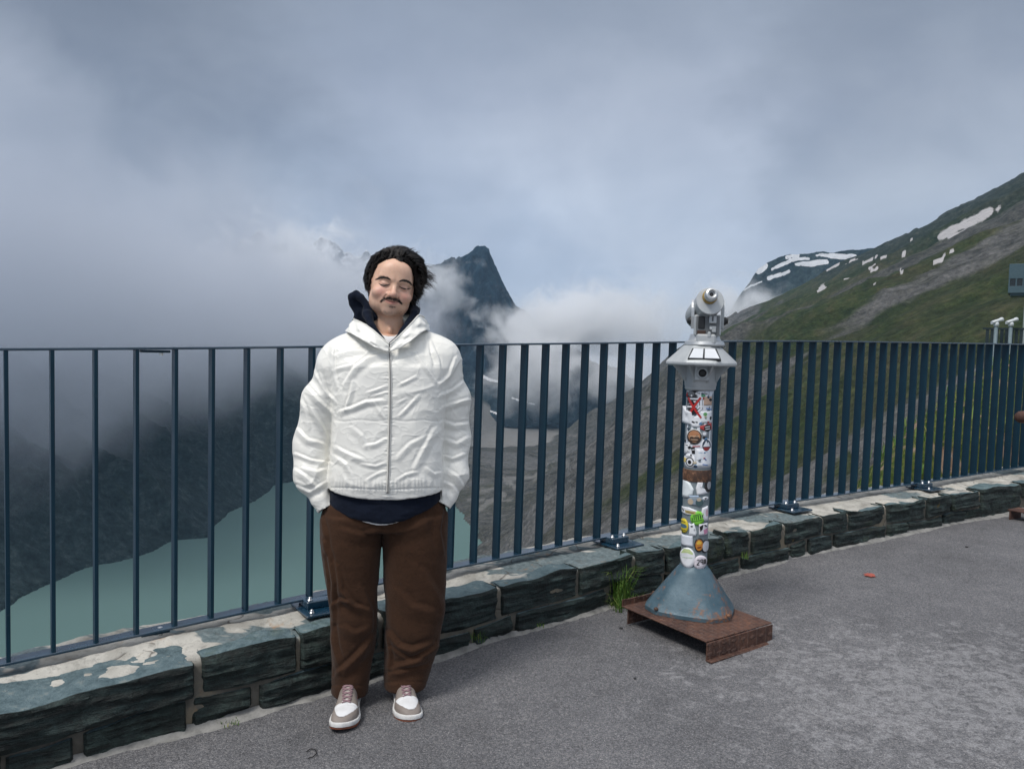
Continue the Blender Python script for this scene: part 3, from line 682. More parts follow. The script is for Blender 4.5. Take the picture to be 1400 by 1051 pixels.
def stone_sheet(s0, s1, zlo, zhi, depth, rs, lean=.0):
    """one dressed stone: rounded front, top surface running back into the wall"""
    r = .014
    n = max(8, int((s1 - s0) / .012)); su = np.linspace(0, 1, n)
    prof = [(-.10, 0.0, 0), (-.012, 0.0, 0)]
    hgt = 1.0
    fz = np.linspace(0, 1, 13)
    for f in fz: prof.append((.0 if 0 < f < 1 else -.006, f, 0))
    prof.append((-.012, 1.0, .5))
    for q in np.linspace(.03, depth, max(5, int(depth / .016))): prof.append((-q, 1.0, 1))
    pr = np.array(prof); m = len(pr)
    ss = s0 + (s1 - s0) * su
    cols_s, cols_in = list(ss), [0.0] * n
    cols_s = [s0 + .012, s0 + .004] + cols_s[1:-1] + [s1 - .004, s1 - .012]; cols_in = [.10, .010] + [0.0] * (n - 2) + [.010, .10]
    cols_s = np.array(cols_s); cols_in = np.array(cols_in)
    Sg, J = np.meshgrid(cols_s, np.arange(m), indexing='ij')
    off = .30 + pr[J, 0] + lean - cols_in[:, None] * (pr[J, 2] < .9)
    z0 = zlo(Sg); z1 = zhi(Sg)
    ragged = (.012 if depth != .12 else .004) * fbm(Sg * 4, 2.0, 0, 3, rs)
    dz = np.where(pr[J, 2] >= .5, -.0 * off, 0)
    z = z0 + (z1 - z0 + np.where(pr[J, 1] > .8, ragged, 0)) * pr[J, 1]
    bulge = .010 * fbm(Sg * 7, z * 22, 0, 5, rs + 3, .6) + .008 * fbm(Sg * 3, z * 70, 0, 3, rs + 5)
    front = (pr[J, 2] == 0)
    off = off + np.where(front & (pr[J, 0] > -.05), bulge, 0)
    inset = np.minimum(np.abs(Sg - s0), np.abs(s1 - Sg))
    off = off - np.where(front, .010 * np.exp(-inset / .008), 0)
    topn = .004 * fbm(Sg * 12, off * 12, 0, 4, rs + 9)
    z = z + np.where(pr[J, 2] > .4, topn - .006 * np.exp(-inset / .010) + .0 , 0)
    acr = np.clip((.30 - off) / .30, 0, 1); z = z + np.where(pr[J, 2] > .9, acr * (rail_lo(Sg) - .036 - wall_top(Sg)), 0)
    # back edge of the top is irregular and dips under the mortar
    backness = np.clip((-pr[J, 0] - (depth - .07 - .05 * (fbm(Sg * 5, 7., 0, 3, rs + 11)))) / .05, 0, 1) * (pr[J, 2] > .9)
    z = z - .03 * backness
    p = wall_pt(Sg, off)
    V = np.concatenate([p, z[..., None]], -1).reshape(-1, 3)
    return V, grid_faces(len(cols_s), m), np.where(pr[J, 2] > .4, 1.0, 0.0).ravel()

def build_wall():
    rs = random.Random(4)
    w = empty('stone_wall', (*wall_pt(-.5, .1), float(ground_z(1.0))))
    tag(w, 'low wall of dark slate blocks topped with cream mortar under the railing', 'wall')
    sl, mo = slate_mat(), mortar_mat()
    def topz(s): return wall_top(s) + .006
    def gz(s): return ground_z(wall_pt(s, np.full(np.shape(s), .3))[..., 0])
    def jz(s): return gz(s) + (wall_top(s) - gz(s)) * (.40 + .05 * np.sin(s * 3.1) + .03 * np.sin(s * 7.7))
    def course(name, items):
        Vs, Fs, At, To, n = [], [], [], [], 0
        for (s0, s1, lo, hi, dep, k, lean) in items:
            V, Fq, at = stone_sheet(s0, s1, lo, hi, dep, k, lean)
            Vs.append(V); Fs.append(Fq + n); At.append(at); To.append(np.full(len(V), rs.random())); n += len(V)
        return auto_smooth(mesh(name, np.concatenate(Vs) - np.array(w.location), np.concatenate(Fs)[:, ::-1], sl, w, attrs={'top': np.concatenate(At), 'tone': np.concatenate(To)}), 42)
    tops, lows = [], []
    deps = [.34, .17, .16, .20, .14, .11, .09, .11, .08, .11, .08, .10, .09, .11, .10, .09, .11, .15, .12, .10, .12]
    for i, ((ax, ay), (bx, by)) in enumerate(TOP_PX):
        s0, s1 = wall_s(ax, ay), wall_s(bx, by)
        big = i == 17
        lo = (lambda s: gz(s) + .01) if big else (lambda s: jz(s) + .012)
        if i == 0: s0 = -8
        tops.append((s0 - .003, s1 + .003, lo, topz, deps[i], 50 + i * 13, rs.uniform(-.008, .012) + (.02 if i in (0,) else 0)))
    for i, (a, b) in enumerate(LOW_PX):
        s0 = wall_s(a, 980 - .21 * max(a, 0) if a < 700 else 870 - .2 * (a - 700)); s1 = wall_s(b, 980 - .21 * max(b, 0) if b < 700 else 870 - .2 * (b - 700))
        lows.append((s0 - .005, s1 + .005, lambda s: gz(s) - .01, lambda s: jz(s) - .004 + .003 * np.sin(s * 11), .12, 900 + i * 17, rs.uniform(-.006, .006)))
    course('top_course', tops); course('lower_course', lows)
    # mortar body: joints between the stones and the bedding across the top
    ss = np.linspace(-8.5, 8.2, 1400)
    prof = [(.277, 0.0, 0), (.280, .33, 0), (.280, .66, 0), (.279, .93, 0), (.273, .975, .3)] + [(o, 1.0, 1) for o in np.linspace(.258, -.20, 34)] + [(-.225, .93, .3), (-.235, .6, 0), (-.24, -4, 0)]
    pr = np.array(prof); Sg, J = np.meshgrid(ss, np.arange(len(pr)), indexing='ij')
    off = pr[J, 0] + np.where(pr[J, 2] < .5, .005 * fbm(Sg * 9, J * .3, 0, 4, 71), 0)
    off = off + np.where(J >= len(pr) - 4, .035 * fbm(Sg * 3.2, 4.0, 0, 5, 73, .6), 0)
    p = wall_pt(Sg, off); g0 = gz(Sg)
    acr = np.clip((.30 - off) / .30, 0, 1.6)
    lev = wall_top(Sg) * (1 - np.minimum(acr, 1)) + (rail_lo(Sg) - .036) * np.minimum(acr, 1)
    ridge = .020 * np.exp(-((off - .055 - .02 * fbm(Sg * 1.7, 3., 0, 3, 79)) / .035) ** 2) * sstep(-2.9, -3.6, Sg)
    rough = .008 * fbm(Sg * 5, off * 9, 0, 5, 75) + .004 * fbm(Sg * 22, off * 24, 0, 3, 76)
    z = g0 + (lev - .008 - g0) * np.where(pr[J, 1] < 0, 0, pr[J, 1]) + np.where(pr[J, 2] > .9, rough + ridge, 0) + np.where(pr[J, 1] < 0, pr[J, 1], 0)
    V = np.concatenate([p, z[..., None]], -1).reshape(-1, 3) - np.array(w.location)
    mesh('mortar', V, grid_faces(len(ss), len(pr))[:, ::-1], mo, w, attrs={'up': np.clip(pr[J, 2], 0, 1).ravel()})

def rail_mat():
    m, nt = material('blue_grey_railing_paint'); P = coords(nt)
    n = nt.noise(P, 60, 4, .6); n2 = nt.noise(P, 9, 5, .6)
    c = nt.ramp(n2, [(.3, (.0030, .0225, .040)), (.7, (.0050, .030, .050))])
    c = nt.mix(nt.ramp(n, [(.68, 0), (.76, .5)]), c, (.05, .075, .09))
    c = nt.mix(nt.ramp(nt.noise(P, 26, 6, .75), [(.66, 0), (.72, .7)]), c, (.035, .05, .06))
    c = nt.mix(nt.ramp(nt.noise(nt.mapping(P, loc=(5, 3, 1)), 34, 5, .7), [(.71, 0), (.75, .8)]), c, (.07, .035, .02))
    finish(nt, c, nt.ramp(n2, [(.3, .36), (.7, .5)]), bump=n, bstr=.12, bdist=.002, spec=.26)
    return m
def wet_rail_mat():
    m, nt = material('glossy_blue_rail_paint'); P = coords(nt); n2 = nt.noise(P, 9, 5, .6)
    finish(nt, nt.ramp(n2, [(.3, (.004, .026, .052)), (.7, (.007, .036, .066))]), nt.ramp(n2, [(.3, .22), (.7, .34)]), spec=.6, Coat_Weight=.6, Coat_Roughness=.18)
    return m
def steel_mat(name='bright_steel', col=(.62, .63, .64), rough=.28):
    m, nt = material(name); P = coords(nt); n = nt.noise(P, 80, 3, .6)
    finish(nt, nt.mix(n, col, tuple(v * .75 for v in col)), rough, 1.0, bump=n, bstr=.1, bdist=.002)
    return m
def build_railing():
    m = rail_mat(); wm = wet_rail_mat(); st = steel_mat()
    base = wall_pt(-.5, 0.0); org = np.array([*base, rail_lo(-.5)])
    r = empty('railing', tuple(org))
    tag(r, 'dark blue steel railing of flat upright bars along the wall top', 'railing')
    def flat(name, zf, h, wid, zoff, s0=-6.5, s1=7.2):
        ss = np.linspace(s0, s1, 120); pr = [(-wid / 2, 0), (wid / 2 - .002, 0), (wid / 2, .002), (wid / 2, h - .002), (wid / 2 - .002, h), (-wid / 2 + .002, h), (-wid / 2, h - .002)]
        V = []
        for s_ in ss:
            d_, n_ = wall_axes(s_)
            b = wall_pt(s_, 0.0); z = zf(s_) + zoff
            for o, q in pr: V.append([*(b + n_ * o), z + q])
        k = len(pr); F = grid_faces(len(ss), k).tolist()
        F += [(i * k + k - 1, (i + 1) * k + k - 1, (i + 1) * k, i * k) for i in range(len(ss) - 1)]
        F += [list(range(k)), list(range((len(ss) - 1) * k, len(ss) * k))[::-1]]
        return mesh(name, np.array(V) - org, [f[::-1] for f in F], wm, r, False)
    flat('top_rail', rail_hi, .010, .058, -.010)
    flat('bottom_rail', rail_lo, .010, .062, 0.0)
    # bars: the three panels do not share one spacing, and the middle ones lean a little
    def s_of(px): return float((rail_plan(px) - RB) @ (RD1 if px < 1050 else RD2))
    sl = []
    s_ = s_of(7.7)
    while s_ > -6.4: s_ -= .1406
    while s_ < s_of(436): sl.append((s_, .0)); s_ += .1406
    a = s_of(684.7); k = -40
    first = sl[-1][0]
    while True:
        v = a + k * .139
        k += 1
        if v > 7.1: break
        if v > first + .10: sl.append((v, -.013))
    proto = None
    for (s_, lean) in sl:
        d_, n_ = wall_axes(s_); lo = rail_lo(s_) + .0085; hi = rail_hi(s_) - .0085
        b = wall_pt(s_, 0.0)
        L = hi - lo
        # flat bar 12 x 45 mm, standing across the rail; leans slightly along it
        if proto is None:
            g = Geo(); g.box((0, 0, .5), (.013, .056, 1.0), bev=.0015); proto = g.build('baluster', m, r)
            o = proto
        else:
            o = proto.copy(); COL.objects.link(o); o.parent = r
        base_p = np.array([*b, lo]) - org
        sh = np.array([d_[0] * -lean * L, d_[1] * -lean * L, L])
        M = Matrix(((d_[0], n_[0], sh[0], base_p[0]), (d_[1], n_[1], sh[1], base_p[1]), (0, 0, sh[2], base_p[2]), (0, 0, 0, 1)))
        o.matrix_local = M
        o.matrix_parent_inverse = Matrix()
        # shear is kept by baking it into the mesh of each bar
        me = o.data.copy() if o is not proto else o.data
        if o is proto: proto_co = np.array([v.co for v in me.vertices])
        c = np.concatenate([proto_co, np.ones((len(proto_co), 1))], 1) @ np.array(M).T
        me.vertices.foreach_set('co', c[:, :3].astype(np.float32).ravel()); me.update(); o.data = me
        o.matrix_local = Matrix()
    # splice between two panels, with its bolts
    for zf, dz, nm in ((rail_hi, -.021, 'splice_plate'), (rail_lo, -.009, 'splice_plate')):
        s_ = s_of(212); d_, n_ = wall_axes(s_); b = wall_pt(s_, 0.0)
        A = [[*d_, 0], [*n_, 0], [0, 0, 1]]
        g = Geo(); c = np.array([*b, zf(s_) + dz + .004]) - org
        g.box(c, (.105, .044, .009), A, .002); sp = g.build(nm, m, r)
        g = Geo(); g.lathe([(.009, -.016), (.009, -.006), (.006, -.004)], c + np.array([*(d_ * .022), 0]), 6); g.build('bolt', st, sp)
        if nm == 'splice_plate' and zf is rail_lo:
            g = Geo(); g.lathe([(.010, .0142), (.010, .0165), (.005, .019), (.0001, .019)], c + np.array([*(d_ * .02), 0]), 12); g.build('bolt', st, sp)
    # feet: two stacked plates bolted to the wall in front of the rail
    for px in (-70, 437, 845, 1081, 1266, 1440, 1560):
        s_ = s_of(px); d_, n_ = wall_axes(s_); b = wall_pt(s_, 0.0); A = [[*d_, 0], [*n_, 0], [0, 0, 1]]
        zb = rail_lo(s_) - .034
        def L(u, v, z): return np.array([*(b + d_ * u + n_ * v), z]) - org
        g = Geo(); g.box(L(0, .055, zb + .002), (.205, .21, .012), A, .003); bp = g.build('base_plate', wm, r)
        g = Geo(); g.box(L(-.01, .030, zb + .025), (.13, .11, .034), A, .004); fl = g.build('foot_bracket', wm, r)
        for (u, v, z) in ((-.055, .062, zb + .042), (.035, .062, zb + .042), (-.07, .125, zb + .008), (.085, -.02, zb + .008)):
            g = Geo(); g.lathe([(.013, 0), (.013, .003), (.0085, .0035), (.0085, .011), (.0055, .015), (.0001, .0155)], L(u, v, z), 12)
            g.build('bolt', st, bp, True)
        # grey mortar pad under the plate
    return r

def blades(g, c, n, rad, h, rnd, nrm=(0, 0, 1), lean=.5, w=.0022):
    for _ in range(n):
        a = rnd.uniform(0, 6.283); rr = rad * math.sqrt(rnd.random())
        p = np.array([c[0] + rr * math.cos(a), c[1] + rr * math.sin(a), c[2]])
        b = rnd.uniform(0, 6.283); le = rnd.uniform(.15, 1) * lean; hh = h * rnd.uniform(.45, 1.1)
        d_ = np.array([math.cos(b), math.sin(b), 0]) * le * hh; sd = np.array([-math.sin(b), math.cos(b), 0]) * w * rnd.uniform(.6, 1.3)
        q = [p, p + d_ * .25 + np.array([0, 0, hh * .5]), p + d_ * .65 + np.array([0, 0, hh * .85]), p + d_ * 1.15 + np.array([0, 0, hh * (1 - .25 * le)])]
        g.add([q[0] - sd, q[0] + sd, q[1] - sd * .8, q[1] + sd * .8, q[2] - sd * .5, q[2] + sd * .5, q[3]], [(0, 1, 3, 2), (2, 3, 5, 4), (4, 5, 6)])
def grass_mat():
    m, nt = material('grass_blades'); rnd = nt('ShaderNodeNewGeometry').outputs['Random Per Island']
    c = nt.ramp(rnd, [(0, (.035, .085, .012)), (.5, (.075, .16, .024)), (.8, (.13, .20, .04)), (1, (.24, .22, .07))])
    finish(nt, c, .6, spec=.3)
    return m
def build_plants():
    gm = grass_mat(); rnd = random.Random(7)
    p = at_z(848, 826, .03); g = Geo()
    blades(g, (p[0], p[1], .015), 190, .05, .235, rnd, lean=.7, w=.0026); blades(g, (p[0] + .02, p[1] - .03, .015), 110, .09, .11, rnd, lean=1.1)
    tag(g.build('grass_tuft', gm), 'tall green grass tuft between the wall and the rusty plate', 'grass tuft')
    spots = [(1016, 760, .05, .05, 26, .05, 'small green weed growing in the wall joint right of the telescope'),
             (312, 991, -.07, .02, 30, .07, 'flat green moss patch at the foot of the left wall'),
             (652, 872, .06, .045, 26, .07, 'little grass sprigs on the wall face right of the man'),
             (738, 853, .02, .02, 14, .04, 'tiny green sprout at the wall foot left of the grass tuft')]
    for (px, py, z, h, n, rad, lab) in spots:
        s_ = wall_s(px, py, .315)
        b = wall_pt(s_, .325); q = ray(px, py); k = (b[1]) / q[1]; zz = EYE + q[2] * k
        g = Geo(); d_, n_ = wall_axes(s_)
        for i in range(1):
            c = b; blades(g, (c[0], c[1], max(zz - .012, float(ground_z(c[0])))), n, rad * .6, h, rnd, lean=.9, w=.0018)
        tag(g.build('weed', gm), lab, 'weed', 'small weeds along the wall')

def build_bank():
    """grassy shoulder of the hill beyond the right end of the wall"""
    E = np.array([(2.2, 6.1, -.1), (3.0, 6.55, .22), (4.2, 8.3, .50), (5.6, 10.2, .78), (7.6, 12.3, 1.30), (10.5, 16.5, 1.35), (15, 23, 1.0), (24, 37, .9), (45, 66, 1.6), (60, 88, 2)], float)
    u = np.linspace(0, len(E) - 1, 240); C = np.stack([np.interp(u, range(len(E)), E[:, k]) for k in range(3)], 1)
    d_ = np.gradient(C[:, :2], axis=0); d_ /= np.linalg.norm(d_, axis=1)[:, None]; R = np.stack([d_[:, 1], -d_[:, 0]], 1)
    W_ = np.concatenate([[-60, -20, -7], np.linspace(-3, 6, 60), [9, 14, 25, 40]])
    Ug, Wg = np.meshgrid(np.arange(len(u)), W_, indexing='ij')
    X = C[Ug, 0] + R[Ug, 0] * Wg; Y = C[Ug, 1] + R[Ug, 1] * Wg
    Z = C[Ug, 2] + np.where(Wg < 0, Wg * 1.25, Wg * .12) + (.10 * fbm(X * .8, Y * .8, 0, 5, 12) + .05 * fbm(X * 3, Y * 3, 0, 3, 13)) * np.clip(u[Ug] - .3, 0, 1)
    # never above the terrace behind the wall
    s_ = (X - RB[0]) * RD2[0] + (Y - RB[1]) * RD2[1]; of = (X - RB[0]) * RN2[0] + (Y - RB[1]) * RN2[1]
    Z = np.where(of > -.5, np.minimum(Z, rail_lo(s_) - .3), Z)
    m, nt = material('grassy_bank'); P = coords(nt)
    n = nt.noise(P, 2.2, 6, .65); n2 = nt.noise(P, 11, 5, .7)
    c = nt.ramp(n2, [(.28, (.018, .030, .008)), (.48, (.045, .072, .014)), (.62, (.10, .11, .028)), (.76, (.19, .15, .06))])
    c = nt.mix(nt.ramp(n, [(.56, 0), (.63, .9)]), c, nt.ramp(n2, [(.3, (.17, .10, .06)), (.6, (.30, .22, .17)), (.8, (.42, .38, .34))]))
    finish(nt, c, .95, bump=n2, bstr=.9, bdist=.08, spec=.2)
    V = np.stack([X, Y, Z], -1).reshape(-1, 3)
    tag(mesh('grassy_bank', V, grid_faces(len(u), len(W_))[:, ::-1], m), 'grassy shoulder beyond the right end of the wall', 'bank', kind='structure')
    rnd = random.Random(3); g = Geo()
    for _ in range(2600):
        i = rnd.randrange(14, 120); j = rnd.randrange(18, 62)
        v = V[i * len(W_) + j]
        if v[2] > .05 and (v[0] - RB[0]) * RN2[0] + (v[1] - RB[1]) * RN2[1] < -.45:
            blades(g, v + np.array([rnd.uniform(-.1, .1), rnd.uniform(-.1, .1), -.02]), 4, .06, rnd.uniform(.08, .22), rnd, lean=.8, w=.005)
    tag(g.build('meadow_grass', grass_mat()), 'long grass on the bank behind the right part of the railing', 'grass', kind='stuff')

build_ground(); build_wall(); build_railing(); build_plants(); build_bank()
# ------------------------------------------------------------------ coin telescope
def cast_mat(name, c0, c1, rough, metal, rust=0.0, bump=.25):
    m, nt = material(name); P = coords(nt)
    n = nt.noise(P, 9, 6, .62, .3); n2 = nt.noise(P, 55, 5, .68); nb = nt.noise(P, 5.0, 5, .6)
    c = nt.mix(nt.ramp(n, [(.3, 0), (.7, 1)]), c0, c1)
    c = nt.mix(nt.ramp(n2, [(.62, 0), (.78, .35)]), c, tuple(v * .35 for v in c0))
    mt = metal
    if rust > 0:
        rm = nt.ramp(nt.math('MULTIPLY_ADD', n2, .35, nt.math('MULTIPLY', nb, .65)), [(.60 - rust, 0), (.68 - rust, 1)])
        c = nt.mix(rm, c, nt.ramp(n2, [(.3, (.06, .025, .014)), (.55, (.16, .075, .04)), (.75, (.28, .16, .10))]))
        mt = nt.math('MULTIPLY', nt.math('SUBTRACT', 1.0, rm), metal)
    finish(nt, c, nt.ramp(n2, [(.3, rough), (.7, min(1, rough + .2))]), mt, bump=n2, bstr=bump, bdist=.003)
    return m
def rust_mat():
    m, nt = material('rusty_tread_plate'); P = coords(nt)
    n = nt.noise(P, 6, 6, .65, .4); n2 = nt.noise(P, 50, 5, .7)
    c = nt.ramp(nt.math('MULTIPLY_ADD', n, .55, nt.math('MULTIPLY', n2, .45)), [(.28, (.018, .010, .009)), (.45, (.055, .026, .019)), (.58, (.11, .052, .034)), (.72, (.20, .085, .042)), (.85, (.30, .17, .10))])
    # raised lozenges of the tread pattern, alternating in direction
    u = nt.mapping(P, scale=(30, 30, 30))
    def loz(rot, off):
        q = nt.mapping(nt.mapping(P, loc=off), scale=(1, 1, 1))
        f = nt.vm('FRACTION', nt.vm('MULTIPLY', q, (22, 22, 22)))
        f = nt.vm('SUBTRACT', f, (.5, .5, .5))
        f = nt.mapping(f, rot=(rot * .6, rot * .6, rot), scale=(1, 1, 1))
        f = nt.vm('MULTIPLY', f, (2.4, 7.5, 0))
        r = nt('ShaderNodeVectorMath', {0: f}, operation='LENGTH').outputs['Value']
        return nt.math('SUBTRACT', 1.0, r, clamp=True)
    l = nt.math('MAXIMUM', loz(.78, (0, 0, 0)), loz(-.78, (.0227, .0227, .0227)))
    l = nt.ramp(l, [(0, 0), (.45, 1)])
    c = nt.mix(nt.math('MULTIPLY', l, .35), c, (.15, .10, .08))
    finish(nt, c, .72, .15, bump=nt.math('MULTIPLY_ADD', l, 1.0, nt.math('MULTIPLY', n2, .4)), bstr=.9, bdist=.004)
    return m
def vinyl_mat():
    m, nt = material('weathered_sticker_vinyl')
    c = attr(nt, 'ink', 'Color'); P = coords(nt); n = nt.noise(P, 70, 5, .7); n2 = nt.noise(P, 14, 5, .65)
    c = nt.mix(nt.ramp(n, [(.58, 0), (.74, .45)]), c, (.30, .31, .33))
    c = nt.mix(nt.ramp(n2, [(.55, 0), (.70, .28)]), c, (.16, .17, .19))
    finish(nt, c, .45, spec=.4, bump=n, bstr=.1, bdist=.001)
    return m
TELE_X, TELE_Y = at_z(946, 833, .12)[:2]
def build_telescope():
    az = math.atan2(TELE_X, TELE_Y); gz0 = float(ground_z(TELE_X))
    T = empty('coin_telescope', (TELE_X, TELE_Y, gz0), -az)
    tag(T, 'silver coin operated telescope on a sticker covered post standing on a rusty plate', 'telescope')
    ex = np.array([math.cos(az), -math.sin(az), 0]); ey = np.array([math.sin(az), math.cos(az), 0])
    org = np.array([TELE_X, TELE_Y, gz0])
    def loc(px, py, yl=0.0):
        """pixel on the plane yl metres behind the post axis -> local x, z"""
        q = ray(px, py); k = ((org + ey * yl) @ ey) / (q @ ey); P_ = CAM + q * k - org
        return float(P_ @ ex), float(P_[2])
    def wl(P_):   # world -> local
        P_ = np.asarray(P_, float) - org; return np.array([P_ @ ex, P_ @ ey, P_[2]])
    alu = cast_mat('weathered_cast_aluminium', (.36, .385, .395), (.50, .52, .525), .40, .40, 0, .2)
    aluL = cast_mat('bright_cast_aluminium', (.48, .50, .505), (.60, .615, .62), .30, .75, 0, .15)
    foot = cast_mat('rust_stained_blue_casting', (.032, .072, .098), (.085, .140, .175), .36, .15, .085, .35)
    post = cast_mat('grey_post_paint', (.14, .18, .20), (.22, .26, .28), .45, .2, 0, .15)
    band = cast_mat('rusty_steel_band', (.045, .028, .022), (.09, .05, .035), .6, .3, .1, .3)
    blk = cast_mat('black_enamel', (.006, .007, .008), (.015, .016, .018), .35, 0, 0, .1)
    dk = cast_mat('dark_steel', (.03, .035, .04), (.07, .075, .08), .4, .7, 0, .1)
    brass = cast_mat('worn_brass', (.36, .24, .07), (.45, .32, .12), .4, .8, 0, .1)
    pan = cast_mat('white_instruction_card', (.58, .61, .64), (.68, .70, .72), .25, 0, 0, .05)
    # --- rusty tread plate the post is bolted to
    rm = rust_mat(); zt = .09
    NL = wl(at_z(967, 877, gz0 + zt)); NR = wl(at_z(1057, 851, gz0 + zt)); FL = wl(at_z(852, 827, gz0 + zt))
    FR = FL + (NR - NL)
    u = (NR - NL) / np.linalg.norm(NR - NL); v = (FL - NL) / np.linalg.norm(FL - NL); v = v - u * (u @ v); v /= np.linalg.norm(v)
    wU = np.linalg.norm(NR - NL); wV = np.linalg.norm(FL - NL)
    A = [u, v, [0, 0, 1]]
    g = Geo(); Pc = lambda a, b, z: NL + u * a + v * b + np.array([0, 0, z])
    g.box(Pc(wU / 2, wV / 2 + .003, -.0035), (wU, wV - .006, .007), A, .002); g.box(Pc(wU / 2, .0035, -.048), (wU - .001, .007, .081), A, .002)
    g.box(Pc(wU / 2 + .006, -.010, -.0855), (wU + .012, .034, .006), A, .002); g.box(Pc(wU / 2, wV - .0025, .012), (wU - .002, .006, .036), A, .002)
    g.box(Pc(wU / 2, wV - .03, -.047), (wU - .03, .008, .080), A, .002)
    tp = g.build('tread_plate', rm, T); 
    # --- foot casting: wide faceted skirt narrowing to the post
    r0 = .063
    zb = zt + .001
    x0, zp = loc(948, 774)
    def octa(hx, hy, ch, z, n=8):
        c = [(-hx + ch, -hy), (hx - ch, -hy), (hx, -hy + ch), (hx, hy - ch), (hx - ch, hy), (-hx + ch, hy), (-hx, hy - ch), (-hx, -hy + ch)]
        out = []
        for i in range(8):
            a, b = np.array(c[i]), np.array(c[(i + 1) % 8])
            for t in np.linspace(0, 1, n, endpoint=False): out.append(a * (1 - t) + b * t)
        return np.array(out), z
    N = 64; rows = []
    lv = [(.0, 1.0, 0), (.022, 1.0, 0), (.030, .965, 0), (.10, .80, .0), (.20, .56, .08), (.80, None, None)]
    big, _ = octa(.205, .170, .070, 0); bow = big.copy()
    ang = np.arctan2(big[:, 1], big[:, 0]); el_ = np.stack([np.cos(ang) * .245, np.sin(ang) * .20], 1); big = (big * 1.12 * .68 + el_ * .32) * .86; big[:, 0] -= .012
    sm, _ = octa(.073, .073, .034, 0)
    sm = np.stack([np.cos(ang), np.sin(ang)], 1) * .072
    H = zp - zb
    prof = [(0, 0.0, 1.03), (.0, .018, 1.03), (.0, .026, 1.0)]
    for f in np.linspace(.06, .97, 14): prof.append((f ** 1.02 * .985, .026 + (H - .026) * f, 1.0))
    prof += [(1.0, H - .001, 1.0), (1.0, H + .008, .93), (1.0, H + .012, .88)]
    rot = .16; cr, sr = math.cos(rot), math.sin(rot)
    V = []
    for (f, z, s_) in prof:
        P2 = (big * (1 - f) + sm * f) * s_
        # the long faces are slightly bowed outwards
        P2 = P2 * (1 + .035 * np.cos(4 * ang)[:, None] * (1 - f) * 0)
        P2 = np.stack([P2[:, 0] * cr + P2[:, 1] * sr, -P2[:, 0] * sr + P2[:, 1] * cr], 1)
        V.append(np.concatenate([P2, np.full((N, 1), zb + z)], 1))
    V = np.stack(V, 1).reshape(-1, 3); m_ = len(prof)
    Fq = grid_faces(N, m_, True).tolist(); Fq += [[i * m_ for i in range(N)][::-1], [i * m_ + m_ - 1 for i in range(N)]]
    fo = mesh('foot_casting', V, Fq, foot, T); auto_smooth(fo, 28)
    for i in (0, 16, 32, 48):
        p = V[i * m_ + 3] * 1.0; g = Geo()
        q = V[i * m_] * .985
        g.lathe([(.011, 0), (.011, .006), (.006, .011), (.0001, .012)], (q[0], q[1], zb + .024), 8); g.build('bolt', band, fo)
    # --- post
    _, zc = loc(955.5, 532); _, zb1 = loc(951, 655); _, zb0 = loc(951, 641)
    g = Geo(); g.lathe([(r0, zp - .01), (r0, zb1), (r0, zb0), (r0, zc + .02)], (0, 0, 0), 48)
    po = g.build('post', post, T, True); auto_smooth(po)
    g = Geo(); g.lathe([(r0 + .0005, zb1 - .004), (r0 + .004, zb1 - .003), (r0 + .0055, zb1 + .003), (r0 + .0055, zb0 - .003), (r0 + .004, zb0 + .003), (r0 + .0005, zb0 + .004)], (0, 0, 0), 48, cap=False)
    auto_smooth(g.build('band', band, T, True), 40)
    # --- stickers, each cut to shape and bent round the post
    vm_ = vinyl_mat()
    Wh = (.72, .74, .77); Bk = (.012, .012, .014); Rd = (.42, .022, .02); Gy = (.36, .38, .41)
    def uv(px, py):
        x, z = loc(px, py, -r0 * .8); return math.asin(max(-.999, min(.999, x / r0))) * r0, z
    def ellp(cx, cy, rx, ry, n=22, ph=0): return [(cx + rx * math.cos(2 * math.pi * i / n + ph), cy + ry * math.sin(2 * math.pi * i / n + ph)) for i in range(n)]
    def rect(x0_, y0_, x1_, y1_): return [(x0_, y0_), ((x0_ + x1_) / 2, y0_), (x1_, y0_), (x1_, (y0_ + y1_) / 2), (x1_, y1_), ((x0_ + x1_) / 2, y1_), (x0_, y1_), (x0_, (y0_ + y1_) / 2)]
    def bar(x0_, y0_, x1_, y1_, w):
        dx, dy = x1_ - x0_, y1_ - y0_; L = math.hypot(dx, dy); nx, ny = -dy / L * w / 2, dx / L * w / 2
        return [(x0_ + nx, y0_ + ny), (x1_ + nx, y1_ + ny), (x1_ - nx, y1_ - ny), (x0_ - nx, y0_ - ny)]
    lift = [0.0]
    def sticker(layers, label=None, curl=0.0):
        lift[0] += .00005
        Vs, Fs, Cs, n = [], [], [], 0
        for li, (poly, col) in enumerate(layers):
            P2 = np.array([uv(*p) for p in poly])
            # subdivide outline so that it follows the curve
            Q = []
            for i in range(len(P2)):
                a, b = P2[i], P2[(i + 1) % len(P2)]; kk = max(1, int(np.linalg.norm(b - a) / .006))
                for t in range(kk): Q.append(a + (b - a) * t / kk)
            Q = np.array(Q); c = Q.mean(0); rr = r0 + .0012 + lift[0] + li * .00035
            rings = [1.0, .66, .33]
            for f in rings:
                R_ = c + (Q - c) * f
                ed = rr + (curl * np.clip(np.abs(R_[:, 0]) / .06, 0, 2) ** 3 if curl else 0)
                Vs.append(np.stack([np.sin(R_[:, 0] / r0) * ed, -np.cos(R_[:, 0] / r0) * ed, R_[:, 1]], 1))
            th = c[0] / r0; Vs.append(np.array([[math.sin(th) * rr, -math.cos(th) * rr, c[1]]]))
            k = len(Q)
            for ri in range(2):
                for i in range(k): Fs.append((n + ri * k + i, n + ri * k + (i + 1) % k, n + (ri + 1) * k + (i + 1) % k, n + (ri + 1) * k + i))
